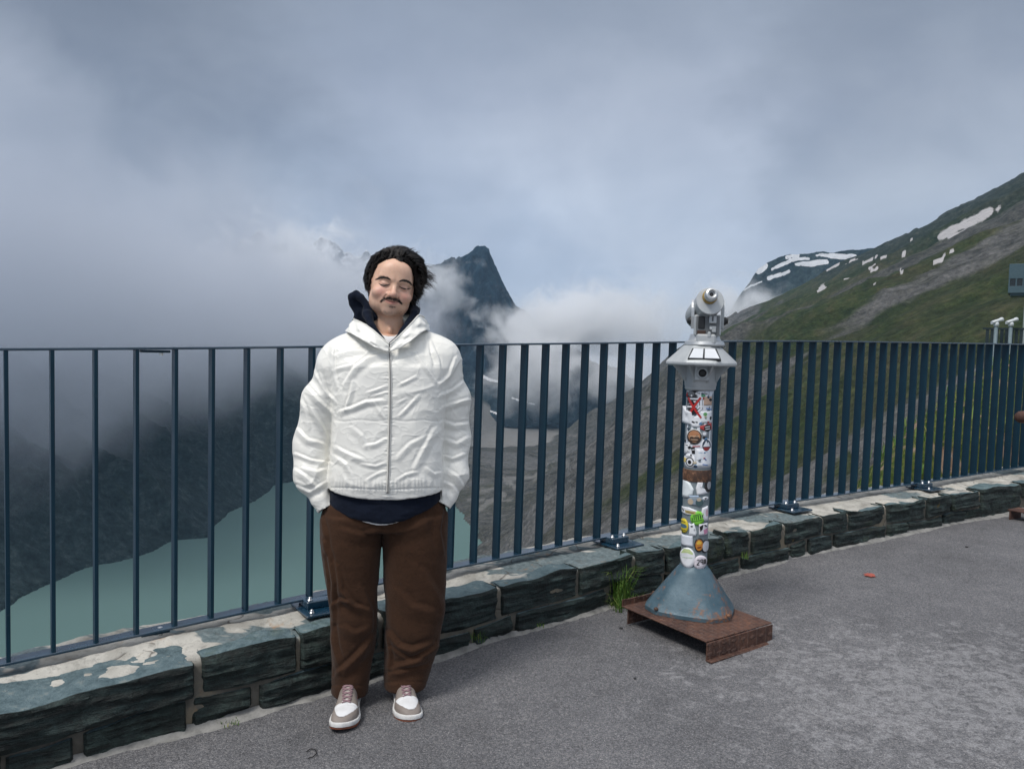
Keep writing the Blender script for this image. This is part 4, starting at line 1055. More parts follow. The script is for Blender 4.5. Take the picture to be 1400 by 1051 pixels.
            for i in range(k): Fs.append((n + 2 * k + i, n + 2 * k + (i + 1) % k, n + 3 * k))
            if li == 0:   # cut edge down to the post
                Vs.append(np.stack([np.sin(Q[:, 0] / r0) * (r0 + .0002), -np.cos(Q[:, 0] / r0) * (r0 + .0002), Q[:, 1]], 1))
                for i in range(k): Fs.append((n + 3 * k + 1 + i, n + 3 * k + 1 + (i + 1) % k, n + (i + 1) % k, n + i))
                n += k; Cs += [col] * k
            n += 3 * k + 1; Cs += [col] * (3 * k + 1)
        V = np.concatenate(Vs)
        o = mesh('sticker', V, Fs, vm_, po, True, attrs={'ink': np.array(Cs)})
        if label: o['label'] = label
        return o
    # above the band: layer upon layer of old white stickers
    sticker([([(934, 534), (945, 533), (958, 534), (976, 533), (975.5, 560), (974, 590), (973, 612), (972, 639), (955, 640), (934, 639), (934.5, 600), (935, 565)], (.62, .65, .70))])
    sticker([([(936, 533), (950, 532), (970, 533), (969, 542), (952, 544), (938, 543)], Bk), (ellp(945, 538, 4, 4), (.12, .13, .14)), (bar(952, 536, 957, 538, 2), Gy), (bar(959, 537.5, 967, 538.5, 2), (.25, .26, .28))])
    sticker([(rect(935.5, 537, 940, 542), Rd), (rect(936, 537, 939, 538.6), Wh)])
    sticker([([(940, 546), (960.5, 546), (961, 559), (951, 567.5), (947, 567.5), (940, 560)], Bk), (bar(940, 556, 960.6, 555, 2.2), Wh), ([(948, 548), (952, 548), (950, 550.5)], Wh), (bar(941.5, 543, 958.5, 571, 2.6), Rd), (bar(958, 543, 941, 570, 2.6), Rd)], 'black sticker crossed out with a red X')
    sticker([(rect(962, 542, 973, 554), (.52, .36, .27))]); sticker([(ellp(961.5, 540.5, 3, 2.2), (.10, .30, .17))])
    sticker([([(931.5, 556), (936, 555.5), (939, 561), (946, 563), (946, 581), (938, 579), (932.5, 578), (934, 566)], (.66, .69, .73))], None, .004)
    sticker([([(942, 569), (958, 568), (961, 576), (956, 584), (944, 583)], Wh), (bar(946, 576, 950, 577.5, 2.2), Bk), (bar(951, 576.5, 954, 577, 1.6), Bk)])
    sticker([(rect(958, 562, 973, 578), (.70, .73, .76)), (ellp(964, 566, 2.6, 2.6), (.14, .36, .14)), (bar(964, 566, 965, 573, 1.2), (.10, .22, .10)), (bar(965, 558, 972, 560, 1.6), (.12, .22, .46))])
    sticker([([(957, 582), (972, 578), (973, 587), (966, 590), (957, 586)], (.40, .05, .05)), (ellp(967, 585, 4.6, 5), Bk), (bar(963.5, 583.5, 970, 583, 1), Wh), (bar(964, 586.5, 970, 586, 1), Wh)])
    sticker([(ellp(949.5, 597, 10.6, 11), (.62, .63, .62)), (ellp(949.5, 597, 9.8, 10.2), (.03, .022, .018)), (ellp(949.5, 596, 8, 8), (.40, .19, .095)), ([(943, 599), (946, 595), (949, 598), (953, 594), (957, 599), (955, 603), (945, 603)], (.05, .03, .022)), (bar(944, 596, 956, 596, .9), (.62, .45, .30)), (bar(945, 600.5, 954, 600.5, .9), (.55, .38, .26))], 'round brown badge sticker with a dark rim')
    sticker([(ellp(963.5, 594, 4.5, 5), (.20, .22, .25)), (ellp(963, 592.5, 2.5, 2), Wh), (bar(961, 597, 966, 597, 1.2), Bk)])
    sticker([(ellp(965.5, 608.5, 6.6, 9), Wh), (ellp(965.5, 608.5, 5.6, 8), (.03, .05, .085)), ([(961, 610), (965, 602), (967, 606), (968.5, 604), (970, 610.5)], Wh), ([(961, 611), (970, 611), (968.5, 615), (965, 616.3), (962.5, 615)], (.25, .03, .03))], 'dark oval sticker of a white mountain')
    sticker([(rect(935, 607, 943, 618), (.70, .72, .74)), (bar(937, 608, 941, 609, 1), Bk), (bar(941.5, 611, 942.5, 614, 1.1), Bk)])
    sticker([([(945, 611), (950, 610), (950.5, 620), (946.5, 620)], Bk), (bar(946.5, 614.5, 950, 614, 1), Wh)]); sticker([(bar(947, 610, 957, 609.5, 1.6), (.35, .06, .07))])
    sticker([(rect(952, 613, 972, 638), (.72, .75, .79)), (bar(955, 618, 960, 618.5, .8), (.35, .48, .62)), (bar(963, 617.5, 967, 618, .8), (.35, .48, .62)), (bar(954, 626, 960, 627, .8), (.35, .45, .6)), (bar(963, 626, 965, 629, 1.1), (.05, .10, .35)), (bar(960, 634, 967, 636, 1.2), (.12, .22, .50)), (bar(954, 630, 959, 630, .7), (.4, .5, .62))])
    sticker([(ellp(936.5, 629.5, 2.6, 3.6), (.65, .47, .06))])
    sticker([(ellp(943, 630, 8, 9.6), Wh), (ellp(943.4, 631, 5.6, 6.4), Bk), (ellp(943.4, 631, 4.2, 5), Wh), (ellp(943.2, 631.5, 2.4, 2.8), Bk), (bar(938, 624, 947, 623, 1.0), Gy)], 'round white sticker with a black ring')
    sticker([(ellp(951, 637, 2.5, 2.2), (.07, .22, .45))])
    rr = random.Random(21)
    for _ in range(30):      # torn scraps between the bigger stickers
        cx_, cy_ = rr.uniform(936, 972), rr.uniform(535, 638); w_, h_ = rr.uniform(1.2, 3.2), rr.uniform(.9, 3.0); a_ = rr.uniform(0, 3.1)
        q = [(cx_ + w_ * rr.uniform(.6, 1.1) * math.cos(a_ + k * 1.05), cy_ + h_ * rr.uniform(.6, 1.1) * math.sin(a_ + k * 1.05)) for k in range(6)]
        sticker([(q, rr.choice([Wh, Wh, Gy, Bk, Bk, (.05, .07, .10), (.10, .20, .34), (.45, .40, .30), (.30, .05, .05)]))])
    # below the band: fewer, with the grey post between them
    sticker([([(932.5, 655), (937, 655), (944, 660), (948.5, 668), (947, 676), (941, 680), (932.5, 681)], (.70, .76, .78))])
    sticker([([(954, 658), (961, 655.5), (960, 660), (957, 665), (963, 668), (968, 674), (953, 676), (951.5, 666)], Wh)]); sticker([(ellp(968, 665, 5, 8.5), Bk), (ellp(968.5, 664, 2.6, 5.5), (.33, .34, .36))])
    sticker([(ellp(951, 684, 11, 6), (.23, .28, .33)), (ellp(944.5, 685, 3.6, 4), (.44, .36, .27)), (ellp(956, 686, 5, 5.2), (.05, .09, .10)), (ellp(955.5, 682, 3, 2.4), (.42, .36, .28)), (bar(943, 677.5, 955, 677, 2), (.48, .60, .75))])
    sticker([(ellp(964, 681, 3.6, 2.2), Wh), (ellp(964, 681.3, 1.4, 1), Bk)])
    sticker([([(932.5, 694), (942, 693), (953, 697), (953, 703), (940, 703), (932.5, 701)], Wh), ([(937, 697), (951, 698), (951, 702), (938, 701)], (.42, .34, .14)), (bar(934, 696, 936, 699, 1.4), Bk), (bar(939, 699, 949, 700.5, .8), (.12, .08, .03))])
    sticker([([(960, 694), (967, 692), (967, 712), (963, 712), (958, 704)], (.70, .70, .74)), (ellp(965.5, 701, 1.5, 5), (.55, .38, .42))])
    st = []
    for i in range(28):
        a = 2 * math.pi * i / 28; q = 9.9 if i % 2 else 9.0; st.append((953.6 + q * math.cos(a), 707.3 + q * 1.02 * math.sin(a)))
    sticker([(st, (.20, .56, .055)), (bar(946.5, 706.5, 947.5, 710.5, 1.1), (.02, .07, .02)), (bar(949, 704.8, 949.4, 709.6, 1.1), (.02, .07, .02)), (bar(951.5, 704, 951.9, 709.6, 1.1), (.02, .07, .02)), (bar(954.2, 703.5, 954.6, 709, 1.1), (.02, .07, .02)), (bar(957, 703, 957.3, 708, 1.1), (.02, .07, .02)), (bar(959.6, 702.8, 960, 706.6, 1.1), (.02, .07, .02)), (bar(946.5, 711.6, 959.5, 709.6, .8), (.02, .07, .02)), (bar(947.5, 703.8, 957, 701.6, .8), (.02, .07, .02))], 'bright green round sticker with serrated edge')
    sticker([(ellp(935.5, 719, 5.6, 9.8), (.60, .48, .03)), (ellp(935.2, 719.5, 4.6, 2.8), (.06, .14, .20)), (bar(932.5, 714, 938, 713.5, .9), (.08, .07, .02)), (bar(933, 725, 938, 724.6, .9), (.08, .07, .02))], 'yellow sticker with a blue middle')
    sticker([([(942, 714), (945, 716), (949, 713.5), (951, 721), (952.5, 727), (951, 731.5), (942, 731.5), (943, 724)], (.68, .71, .74)), (ellp(946, 718.5, 1.6, 1.2), Bk), (bar(943, 728, 950, 729.5, 1), Gy), (ellp(949.6, 723, 1.2, 1.5), Gy)])
    sticker([(rect(955.5, 715.5, 966.5, 731), (.62, .62, .66)), ([(956, 719), (961, 716), (960, 723), (957, 726)], Bk), ([(961, 724), (966, 722), (966, 729), (962, 730)], (.50, .22, .34)), (bar(962, 717, 965, 720, 1.6), Bk)])
    sticker([(rect(931.8, 731.5, 947.2, 746), (.62, .66, .72))])
    sticker([(ellp(955.5, 744, 6.2, 9.6), Bk), (ellp(955.5, 744, 4.8, 7.6), (.46, .18, .03)), ([(952, 741), (955, 737.5), (959, 741), (957.5, 743), (953, 743)], (.66, .42, .06)), (bar(953, 747.5, 958, 747, 1.6), (.10, .02, .01))], 'black oval sticker with an orange middle')
    sticker([(ellp(963.5, 747, 5.4, 9.2), (.02, .022, .028)), (ellp(964, 747, 4.2, 7.4), (.55, .57, .62))])
    sticker([(ellp(940.5, 762, 10.2, 14.2), Wh), ([(932, 757), (936, 750), (943, 749.5), (948, 755), (947, 757), (940, 755)], (.50, .60, .30)), (bar(934, 762, 947, 761, .8), (.45, .58, .40)), (bar(936, 752.5, 946, 752.8, 1.0), (.62, .70, .35))], 'oval white sticker with pale green top')
    num = [bar(952.4, 764.2, 955.4, 764.2, 1.1), bar(955.4, 764.2, 955.3, 767.2, 1.1), bar(955.3, 767.2, 952.3, 770.8, 1.1), bar(952.2, 770.8, 955.6, 770.8, 1.1),
           bar(957.2, 764.1, 959.8, 764.1, 1.1), bar(957.2, 764.1, 957.2, 767.4, 1.1), bar(957.2, 767.5, 959.8, 767.4, 1.1), bar(959.8, 764, 959.7, 770.8, 1.1), bar(961.7, 764, 961.6, 770.8, 1.1), bar(963.2, 764.2, 963.1, 770.6, 1.1)]
    sticker([(ellp(957, 768, 8.6, 9.6), (.70, .66, .71))] + [(q, Bk) for q in num] + [(bar(954, 773.4, 960.5, 773.2, .9), Gy)], 'round pale pink sticker with a black number')
    # --- head: collar, skirt, neck, housing, tube
    def Z(py, yl=0): return loc(957, py, yl)[1]
    cx = 0.0
    g = Geo(); g.lathe([(.068, Z(533)), (.073, Z(531)), (.073, Z(528)), (.076, Z(526)), (.078, Z(500))], (0, 0, 0), 40)
    co = g.build('collar', alu, T, True); auto_smooth(co)
    for k in range(8):
        a = math.pi / 8 + k * math.pi / 4; c, s_ = math.cos(a), math.sin(a); t = np.array([-s_, c, 0]) * .0045; rd = np.array([c, s_, 0])
        g = Geo(); pts = [rd * .072 + [0, 0, Z(523)], rd * .082 + [0, 0, Z(521)], rd * .10 + [0, 0, Z(512)], rd * .145 + [0, 0, Z(499)], rd * .072 + [0, 0, Z(499)]]
        g.add([p + t for p in pts] + [p - t for p in pts], [range(5), range(9, 4, -1)] + [(i, (i + 5), (i + 1) % 5 + 5, (i + 1) % 5) for i in range(5)])
        g.build('gusset', alu, co)
    g = Geo(); ax_y = [[1, 0, 0], [0, 0, 1], [0, -1, 0]]
    g.box((.006, -.079, Z(509)), (.075, .020, .078), None, .006); lk = g.build('lock_boss', alu, co)
    g = Geo(); g.lathe([(.029, 0), (.029, .006), (.024, .010), (.0195, .010), (.019, .004), (.0001, .004)], (.008, -.089, Z(509)), 28, ax_y); auto_smooth(g.build('lock_ring', alu, lk, True))
    g = Geo(); g.lathe([(.018, 0), (.018, .006), (.008, .007), (.0001, .0075)], (.008, -.0925, Z(509)), 24, ax_y); g.build('lock', blk, lk, True)
    # octagonal skirt with a rounded rim
    n = 8; th = [math.pi / 8 + k * math.pi / 4 for k in range(n)]
    prof = [(.080, Z(500) - .000), (.150, Z(499.5)), (.170, Z(499.5)), (.176, Z(497.5)), (.176, Z(495)), (.172, Z(493.2)), (.090, Z(472.5)), (.060, Z(472))]
    fine = []
    for k in range(8):
        for t in np.linspace(0, 1, 6, endpoint=False):
            a0, a1 = th[k], th[(k + 1) % 8] + (2 * math.pi if k == 7 else 0)
            p = np.array([math.cos(a0), math.sin(a0)]) * (1 - t) + np.array([math.cos(a1), math.sin(a1)]) * t
            p = p * .70 + .30 * p / np.linalg.norm(p); fine.append(p)
    fine = np.array(fine); V = np.stack([np.concatenate([fine * r_, np.full((len(fine), 1), z_)], 1) for r_, z_ in prof], 1).reshape(-1, 3)
    m_ = len(prof); Fq = grid_faces(len(fine), m_, True).tolist() + [[i * m_ for i in range(len(fine))][::-1], [i * m_ + m_ - 1 for i in range(len(fine))]]
    sk = mesh('skirt', V, Fq, alu, T); auto_smooth(sk, 25)
    # instruction cards behind a dark frame on the front slope
    def slope(u, f, out=.002):
        z = Z(493.2) + (Z(472.5) - Z(493.2)) * f; r_ = (.172 + (.090 - .172) * f) * .945; return np.array([u, -r_ - out * .6, z + out])
    def card(name, x0b, x1b, x0t, x1t, f0, f1, mat, out, thick, par):
        g = Geo(); P_ = [slope(x0b, f0, out), slope(x1b, f0, out), slope(x1t, f1, out), slope(x0t, f1, out)]; Q = [p - np.array([0, -.6, 1]) * thick for p in P_]
        g.add(P_ + Q, [(0, 1, 2, 3), (7, 6, 5, 4), (0, 4, 5, 1), (1, 5, 6, 2), (2, 6, 7, 3), (3, 7, 4, 0)]); return g.build(name, mat, par)
    fr = card('card_frame', -.062, .089, -.043, .068, .10, .77, dk, .004, .010, sk)
    card('instruction_card', -.055, .006, -.036, .008, .14, .73, pan, .006, .003, fr); card('instruction_card', .015, .082, .015, .060, .14, .73, pan, .006, .003, fr)
    # neck rings and turntable
    g = Geo(); g.lathe([(.092, Z(473)), (.096, Z(471)), (.092, Z(467)), (.078, Z(465.5)), (.074, Z(463)), (.070, Z(459)), (.066, Z(457))], (.012, 0, 0), 40); auto_smooth(g.build('turntable', aluL, T, True), 30)
    g = Geo(); g.box((.018, -.062, Z(464)), (.092, .05, .050), None, .008); g.build('neck', alu, T)
    # coin housing
    hz0, hz1 = Z(459), Z(431); hc = (hz0 + hz1) / 2
    g = Geo(); g.box((.022, 0, hc), (.126, .135, hz1 - hz0), None, .006); ho = g.build('coin_housing', alu, T)
    g = Geo(); g.box((.024, -.0685, hc), (.108, .006, hz1 - hz0 - .012), None, .001); fp = g.build('housing_plate', cast_mat('grey_housing_plate', (.12, .13, .135), (.19, .20, .205), .45, .3, 0, .2), ho)
    g = Geo(); g.box((-.005, -.0735, hc + .012), (.030, .006, .058), None, .004); wn = g.build('viewing_window', blk, fp)
    for (x, z, w, h, d_) in ((.046, .027, .034, .036, .016), (.047, -.012, .032, .016, .010), (.053, -.026, .020, .016, .012)):
        g = Geo(); g.box((x, -.0715 - d_ / 2, hc + z), (w, d_, h), None, .003); cm = g.build('coin_slot', alu, fp)
    g = Geo(); g.box((.046, -.0885, hc + .030), (.005, .004, .022)); g.build('slot', blk, fp)
    g = Geo(); g.box((.032, -.080, hc - .044), (.016, .022, .026), None, .004); g.build('return_flap', alu, fp)
    g = Geo(); g.lathe([(.008, 0), (.008, .004), (.004, .006), (.0001, .006)], (.040, -.076, hc - .016), 12, ax_y); g.build('button', aluL, fp, True)
    g = Geo(); g.box((-.004, -.0735, hc - .036), (.040, .005, .022), None, .002); g.build('coin_tray', band, fp)
    # side cheeks carrying the tilt pivot
    ax_x = [[0, 1, 0], [0, 0, 1], [1, 0, 0]]
    for sgn, xx in ((-1, -.047), (1, .091)):
        g = Geo(); poly = [(.055 * math.cos(a), .055 * math.sin(a)) for a in np.linspace(0, math.pi, 14)] + [(-.055, -.03), (-.045, -.085), (.045, -.085), (.055, -.03)]
        zc_ = Z(425); P_ = [(xx - .007, y_, zc_ + z_) for y_, z_ in poly] + [(xx + .007, y_, zc_ + z_) for y_, z_ in poly]; k = len(poly)
        g.add(P_, [list(range(k))[::-1] if sgn else None, [k + i for i in range(k)]] + [(i, (i + 1) % k, k + (i + 1) % k, k + i) for i in range(k)])
        ch = g.build('tilt_bracket', aluL if sgn < 0 else alu, T)
        g = Geo(); A_ = ax_x if sgn > 0 else [[0, 1, 0], [0, 0, -1], [-1, 0, 0]]
        g.lathe([(.020, 0), (.020, .008), (.015, .013), (.013, .020), (.0001, .021)], (xx + sgn * .006, -.015, zc_ - .048), 18, A_); auto_smooth(g.build('pivot_knob', blk, ch, True))
    # optical tube, its eye end towards us and the lens dipping away to the left
    xe, ze = loc(971, 411.5, -.10); E = np.array([xe, -.10, ze]); Fv = np.array([-.20, .93, -.24]); Fv /= np.linalg.norm(Fv)
    aX = np.cross(Fv, [0, 0, 1]); aX /= np.linalg.norm(aX); aZ = np.cross(aX, Fv); A = [aX, aZ, -Fv]      # lathe z runs out of the eye end
    g = Geo(); g.lathe([(.056, -.27), (.063, -.27), (.066, -.255), (.066, -.18), (.064, -.17), (.064, -.015), (.0655, -.010), (.0655, -.002), (.063, .001), (.020, .003)], E, 44, A); tu = g.build('telescope_tube', alu, T, True); auto_smooth(tu, 30)
    g = Geo(); g.lathe([(.0555, -.266), (.0555, -.262), (.0001, -.260)], E, 32, A); g.build('lens', blk, tu, True)
    xo, zo = loc(974.2, 400.5, -.16); O = np.array([xo, -.16, zo]); O = E + ((O - E) - Fv * ((O - E) @ Fv)) * .96
    g = Geo(); g.lathe([(.033, 0), (.034, .004), (.034, .014), (.031, .018), (.028, .018)], O, 32, A, cap=False); auto_smooth(g.build('brass_ring', brass, tu, True))
    g = Geo(); g.lathe([(.026, .002), (.026, .020), (.030, .026), (.030, .050), (.027, .057), (.020, .060), (.014, .056), (.0125, .048), (.0001, .046)], O, 36, A); ep = g.build('eyepiece', aluL, tu, True); auto_smooth(ep, 40)
    g = Geo(); g.lathe([(.011, .0475), (.006, .0480), (.0001, .0482)], O, 24, A); g.build('eye_lens', blk, ep, True)
    g = Geo(); c = E + Fv * .12 + np.array([0, 0, -.055]); g.box(c, (.05, .13, .05), [aX, Fv, aZ], .008); g.build('saddle', alu, tu)
    return T

def build_far_things():
    """the second lookout platform with its two telescopes and the glazed tower, at the right edge"""
    dk = cast_mat('dark_green_slats', (.010, .022, .028), (.018, .034, .040), .5, .2, 0, .1)
    wh = cast_mat('white_telescope_paint', (.46, .50, .52), (.56, .59, .60), .4, .2, 0, .1); gpd = cast_mat('grey_pole_paint', (.10, .15, .17), (.16, .20, .22), .45, .2, 0, .1)
    D = 24.0
    c = at_depth(1345, 470, D); d_ = np.array([.86, -.51, 0]); n_ = np.array([-.51, -.86, 0]); zt = at_depth(1345, 448, D)[2]
    f = empty('slatted_fence', (c[0], c[1], zt - 1.5)); tag(f, 'dark upright slat fence of the far lookout at the right edge', 'fence')
    o_ = np.array([c[0], c[1], zt - 1.5]); A = [d_, n_, [0, 0, 1]]
    g = Geo()
    for i in range(34): g.box(d_ * (.08 + i * .125) + np.array([0, 0, .78]), (.085, .02, 1.36), A)
    g.build('slats', dk, f)
    for z in (.12, 1.475):
        g = Geo(); g.box(d_ * 2.1 + np.array([0, 0, z]), (4.3, .06, .06), A); g.build('fence_rail', dk, f)
    g = Geo(); g.box(d_ * 2.3 - n_ * 1.9 + np.array([0, 0, -.16]), (4.2, 3.4, .30), A); tagp = mesh('platform', np.concatenate(g.V) + o_, g.F, cast_mat('pale_platform_concrete', (.25, .25, .24), (.33, .32, .31), .9, 0, 0, .3), None, False)
    tag(tagp, 'concrete base of the far lookout below its slat fence', 'platform', kind='structure')
    for (px, lab) in ((1360.5, 'small white telescope by the left end of the far slat fence'), (1380.5, 'small white telescope nearer the tower behind the railing')):
        b = at_depth(px, 470, D - .6); zt_ = at_depth(px, 441, D - .6)[2]
        t = empty('small_telescope', (b[0], b[1], zt - 1.5)); tag(t, lab, 'telescope', 'white telescopes on the far lookout')
        h = zt_ - (zt - 1.5)
        g = Geo(); g.lathe([(.14, 0), (.14, .03), (.055, .06), (.05, h - .10)], (0, 0, 0), 14); g.build('pole', gpd, t, True)
        g = Geo(); g.lathe([(.045, h - .12), (.075, h - .10), (.075, h - .02), (.045, h + .02)], (0, 0, 0), 14); g.build('neck', wh, t, True)
        Fv = np.array([.92, .25, .28]); Fv /= np.linalg.norm(Fv); aX = np.cross(Fv, [0, 0, 1]); aX /= np.linalg.norm(aX); aZ = np.cross(aX, Fv)
        g = Geo(); g.lathe([(.04, -.18), (.048, -.17), (.048, .10), (.062, .14), (.062, .20), (.04, .20)], (0.02, 0, h + .05), 16, [aX, aZ, Fv]); g.build('tube', wh, t, True)
        g = Geo(); g.box((-.10, 0, h - .01), (.10, .09, .09), None, .01); g.build('eyepiece', wh, t)
    # tower: glazed cabin cantilevered from a concrete shaft
    D = 62.0; c = at_depth(1408, 400, D); zc0, zc1 = at_depth(1390, 404, D)[2], at_depth(1390, 362, D)[2]
    zb = at_depth(1400, 474, D)[2] - 1.0
    t = empty('observation_tower', (c[0], c[1], zb)); tag(t, 'grey observation tower with a glazed cabin at the right edge of the picture', 'tower')
    con = cast_mat('tower_concrete', (.20, .24, .24), (.28, .32, .32), .85, 0, 0, .2); pnl = cast_mat('blue_grey_cladding', (.045, .085, .105), (.07, .115, .135), .4, .3, 0, .1); gl = cast_mat('dark_glass', (.006, .012, .016), (.01, .018, .022), .1, 0, 0, 0)
    rot = -math.atan2(c[0], c[1]); A = [[math.cos(rot), math.sin(rot), 0], [-math.sin(rot), math.cos(rot), 0], [0, 0, 1]]; A = np.array(A)
    def L(x, y, z): return np.array([x, y, 0]) @ A + np.array([0, 0, z])
    h0, h1 = zc0 - zb, zc1 - zb; hw = (1408 - 1383) / F_PX * D
    g = Geo(); g.box(L(.35, 0, h0 / 2 - .1), (2 * hw * .47, 1.3, h0 - .2), A, .03); g.build('shaft', con, t)
    g = Geo(); g.box(L(0, 0, h0 + .05), (2 * hw * .9, 2.2, .25), A, .05); g.box(L(0, 0, h0 + .42), (2 * hw, 2.6, .55), A, .02); cb = g.build('cabin', pnl, t)
    g = Geo(); g.box(L(0, 0, h0 + .42 + .275 + .28), (2 * hw - .12, 2.45, .60), A); g.build('glazing', gl, cb)
    for i in range(7):
        g = Geo(); g.box(L(-hw + .05 + i * (2 * hw - .1) / 6, -1.25, h0 + .975), (.09, .10, .60), A); g.build('mullion', pnl, cb)
    g = Geo(); g.box(L(0, 0, (h0 + 1.27 + h1) / 2), (2 * hw, 2.6, h1 - h0 - 1.27), A, .02); g.build('roof', pnl, t)
    # rusty step and grab bar at the very right edge, in front of the wall
    rm = cast_mat('brown_rusted_steel', (.055, .028, .022), (.11, .055, .04), .7, .2, .05, .4)
    p = at_z(1408, 712, .105); p2 = p[:2]; t = empty('rusty_step', (p2[0], p2[1], float(ground_z(p2[0])))); tag(t, 'rusty brown steel step with a grab bar cut off by the right edge', 'step')
    A2 = [[*RD2, 0], [*RN2, 0], [0, 0, 1]]
    g = Geo(); g.box((0, 0, .075), (.17, .26, .012), A2, .003); g.box(np.array([*(RN2 * .127), .036]), (.17, .012, .072), A2, .002); g.box(np.array([*(RN2 * -.11), .036]), (.17, .012, .072), A2, .002); g.build('step_plate', rm, t)
    g = Geo(); q = at_depth(1398, 570, 6.45); zz = q[2] - t.location.z; k = q[:2] - p2
    g.tube([(RD2[0] * .06, RD2[1] * .06, .08), (RD2[0] * .06, RD2[1] * .06, zz - .07), (RD2[0] * .05, RD2[1] * .05, zz - .02), (k[0] + .03, k[1], zz)], .018, 10); g.build('upright', rm, t, True)
    g = Geo(); g.lathe([(.0001, -.07), (.03, -.066), (.048, -.04), (.052, 0), (.048, .04), (.03, .066), (.0001, .07)], (k[0] + .015, k[1], zz), 20, [[0, 1, 0], [0, 0, 1], [1, 0, 0]]); g.build('grip', rm, t, True)
    # small things lying on the asphalt
    m, nt = material('black_cord_fabric'); finish(nt, (.012, .012, .013), .8)
    pts = [at_z(x, y, float(ground_z(at_z(x, y, -.05)[0])) + .006) for x, y in ((419, 1027), (424, 1023), (431, 1024), (433, 1029), (428, 1034), (421, 1036))]
    pts = np.array(pts); tt = np.linspace(0, 5, 30); pts = np.stack([np.interp(tt, range(6), pts[:, k]) for k in range(3)], 1)
    g = Geo(); g.tube(pts, .0019, 6); tag(g.build('black_cord', m, smooth=True), 'short curled black cord lying on the asphalt by the shoe', 'cord')
    m, nt = material('red_paint_mark'); n = nt.noise(coords(nt), 60, 4, .7); finish(nt, nt.mix(n, (.22, .05, .035), (.42, .10, .07)), .9)
    p = at_z(1188, 791, .05); rnd = random.Random(5); z = float(ground_z(p[0])) + .0065
    g = Geo(); n = 18; ring = [(p[0] + rnd.uniform(.015, .045) * math.cos(6.283 * i / n), p[1] + rnd.uniform(.02, .05) * math.sin(6.283 * i / n)) for i in range(n)]; g.prism(ring, z - .003, z)
    tag(g.build('paint_mark', m), 'small red paint mark on the asphalt right of the telescope', 'paint mark', kind='structure')
    m, nt = material('dark_pebble_stone'); finish(nt, (.03, .03, .032), .8)
    for (px, py, r_, lab) in ((849, 857, .010, 'tiny dark pebble on the asphalt below the grass tuft'), (868, 925, .007, 'tiny dark pebble on the asphalt left of the rusty plate'), (1321, 760, .012, 'tiny dark pebble on the asphalt at the right')):
        p = at_z(px, py, .03); z = float(ground_z(p[0])); g = Geo(); g.lathe([(.0001, -.6), (.7, -.5), (1, 0), (.75, .55), (.0001, .7)], (0, 0, 0), 9)
        o = mesh('pebble', np.concatenate(g.V) * np.array([r_, r_ * .8, r_ * .6]) + np.array([p[0], p[1], z + .006]), g.F, m); tag(o, lab, 'pebble', 'pebbles on the asphalt')

build_telescope(); build_far_things()
# ------------------------------------------------------------------ the man in the white jacket
from mathutils.bvhtree import BVHTree
PO = at_z(517, 958, -.04); PG = float(ground_z(PO[0])); PO[2] = PG
PAZ = math.atan2(PO[0], PO[1])
PX_ = np.array([math.cos(PAZ), -math.sin(PAZ), 0]); PY_ = np.array([math.sin(PAZ), math.cos(PAZ), 0]); PZ_ = np.array([0, 0, 1.])
PM = np.stack([PX_, PY_, PZ_])                     # local = PM @ (world - PO)
CAML = PM @ (CAM - PO)
def pl(px, py, y=0.0):
    """pixel -> local point on the plane y (metres behind the feet, seen from the camera)"""
    q = PM @ ray(px, py); k = (y - CAML[1]) / q[1]; return CAML + q * k
def lpx(V):
    x, y, _ = to_px(np.asarray(V) @ PM + PO); return x, y
class Hit:
    def __init__(s, V, F): s.b = BVHTree.FromPolygons([Vector(v) for v in V], [tuple(int(i) for i in f) for f in F])
    def px(s, px, py, lift=0.0):
        q = PM @ ray(px, py); q /= np.linalg.norm(q)
        h = s.b.ray_cast(Vector(CAML), Vector(q))
        if h[0] is None: return None
        return np.array(h[0]) - q * lift
    def front(s, x, z, lift=0.0):
        h = s.b.ray_cast(Vector((x, -2, z)), Vector((0, 1, 0)))
        return None if h[0] is None else np.array(h[0]) + np.array([0, -lift, 0])
def normals(V, Q):
    n = np.zeros_like(V); f = np.cross(V[Q[:, 2]] - V[Q[:, 0]], V[Q[:, 3]] - V[Q[:, 1]])
    for k in range(4): np.add.at(n, Q[:, k], f)
    return n / (np.linalg.norm(n, axis=1)[:, None] + 1e-12)
def loft(X, Y, Z, rows, pw=2.0):
    """rows of (z, x0, x1, yc, ry): stacked ellipses"""
    r = np.array(sorted(rows)); z = Z[0, 0, :] if Z.ndim == 3 else Z
    x0, x1, yc, ry = [np.interp(z, r[:, 0], r[:, k]) for k in (1, 2, 3, 4)]
    cx, rx = (x0 + x1) / 2, (x1 - x0) / 2
    q = (np.abs((X - cx) / rx) ** pw + np.abs((Y - yc) / ry) ** pw) ** (1 / pw)
    d_ = (q - 1) * np.minimum(rx, ry)
    return np.maximum(d_, np.maximum(r[0, 0] - Z, Z - r[-1, 0]))
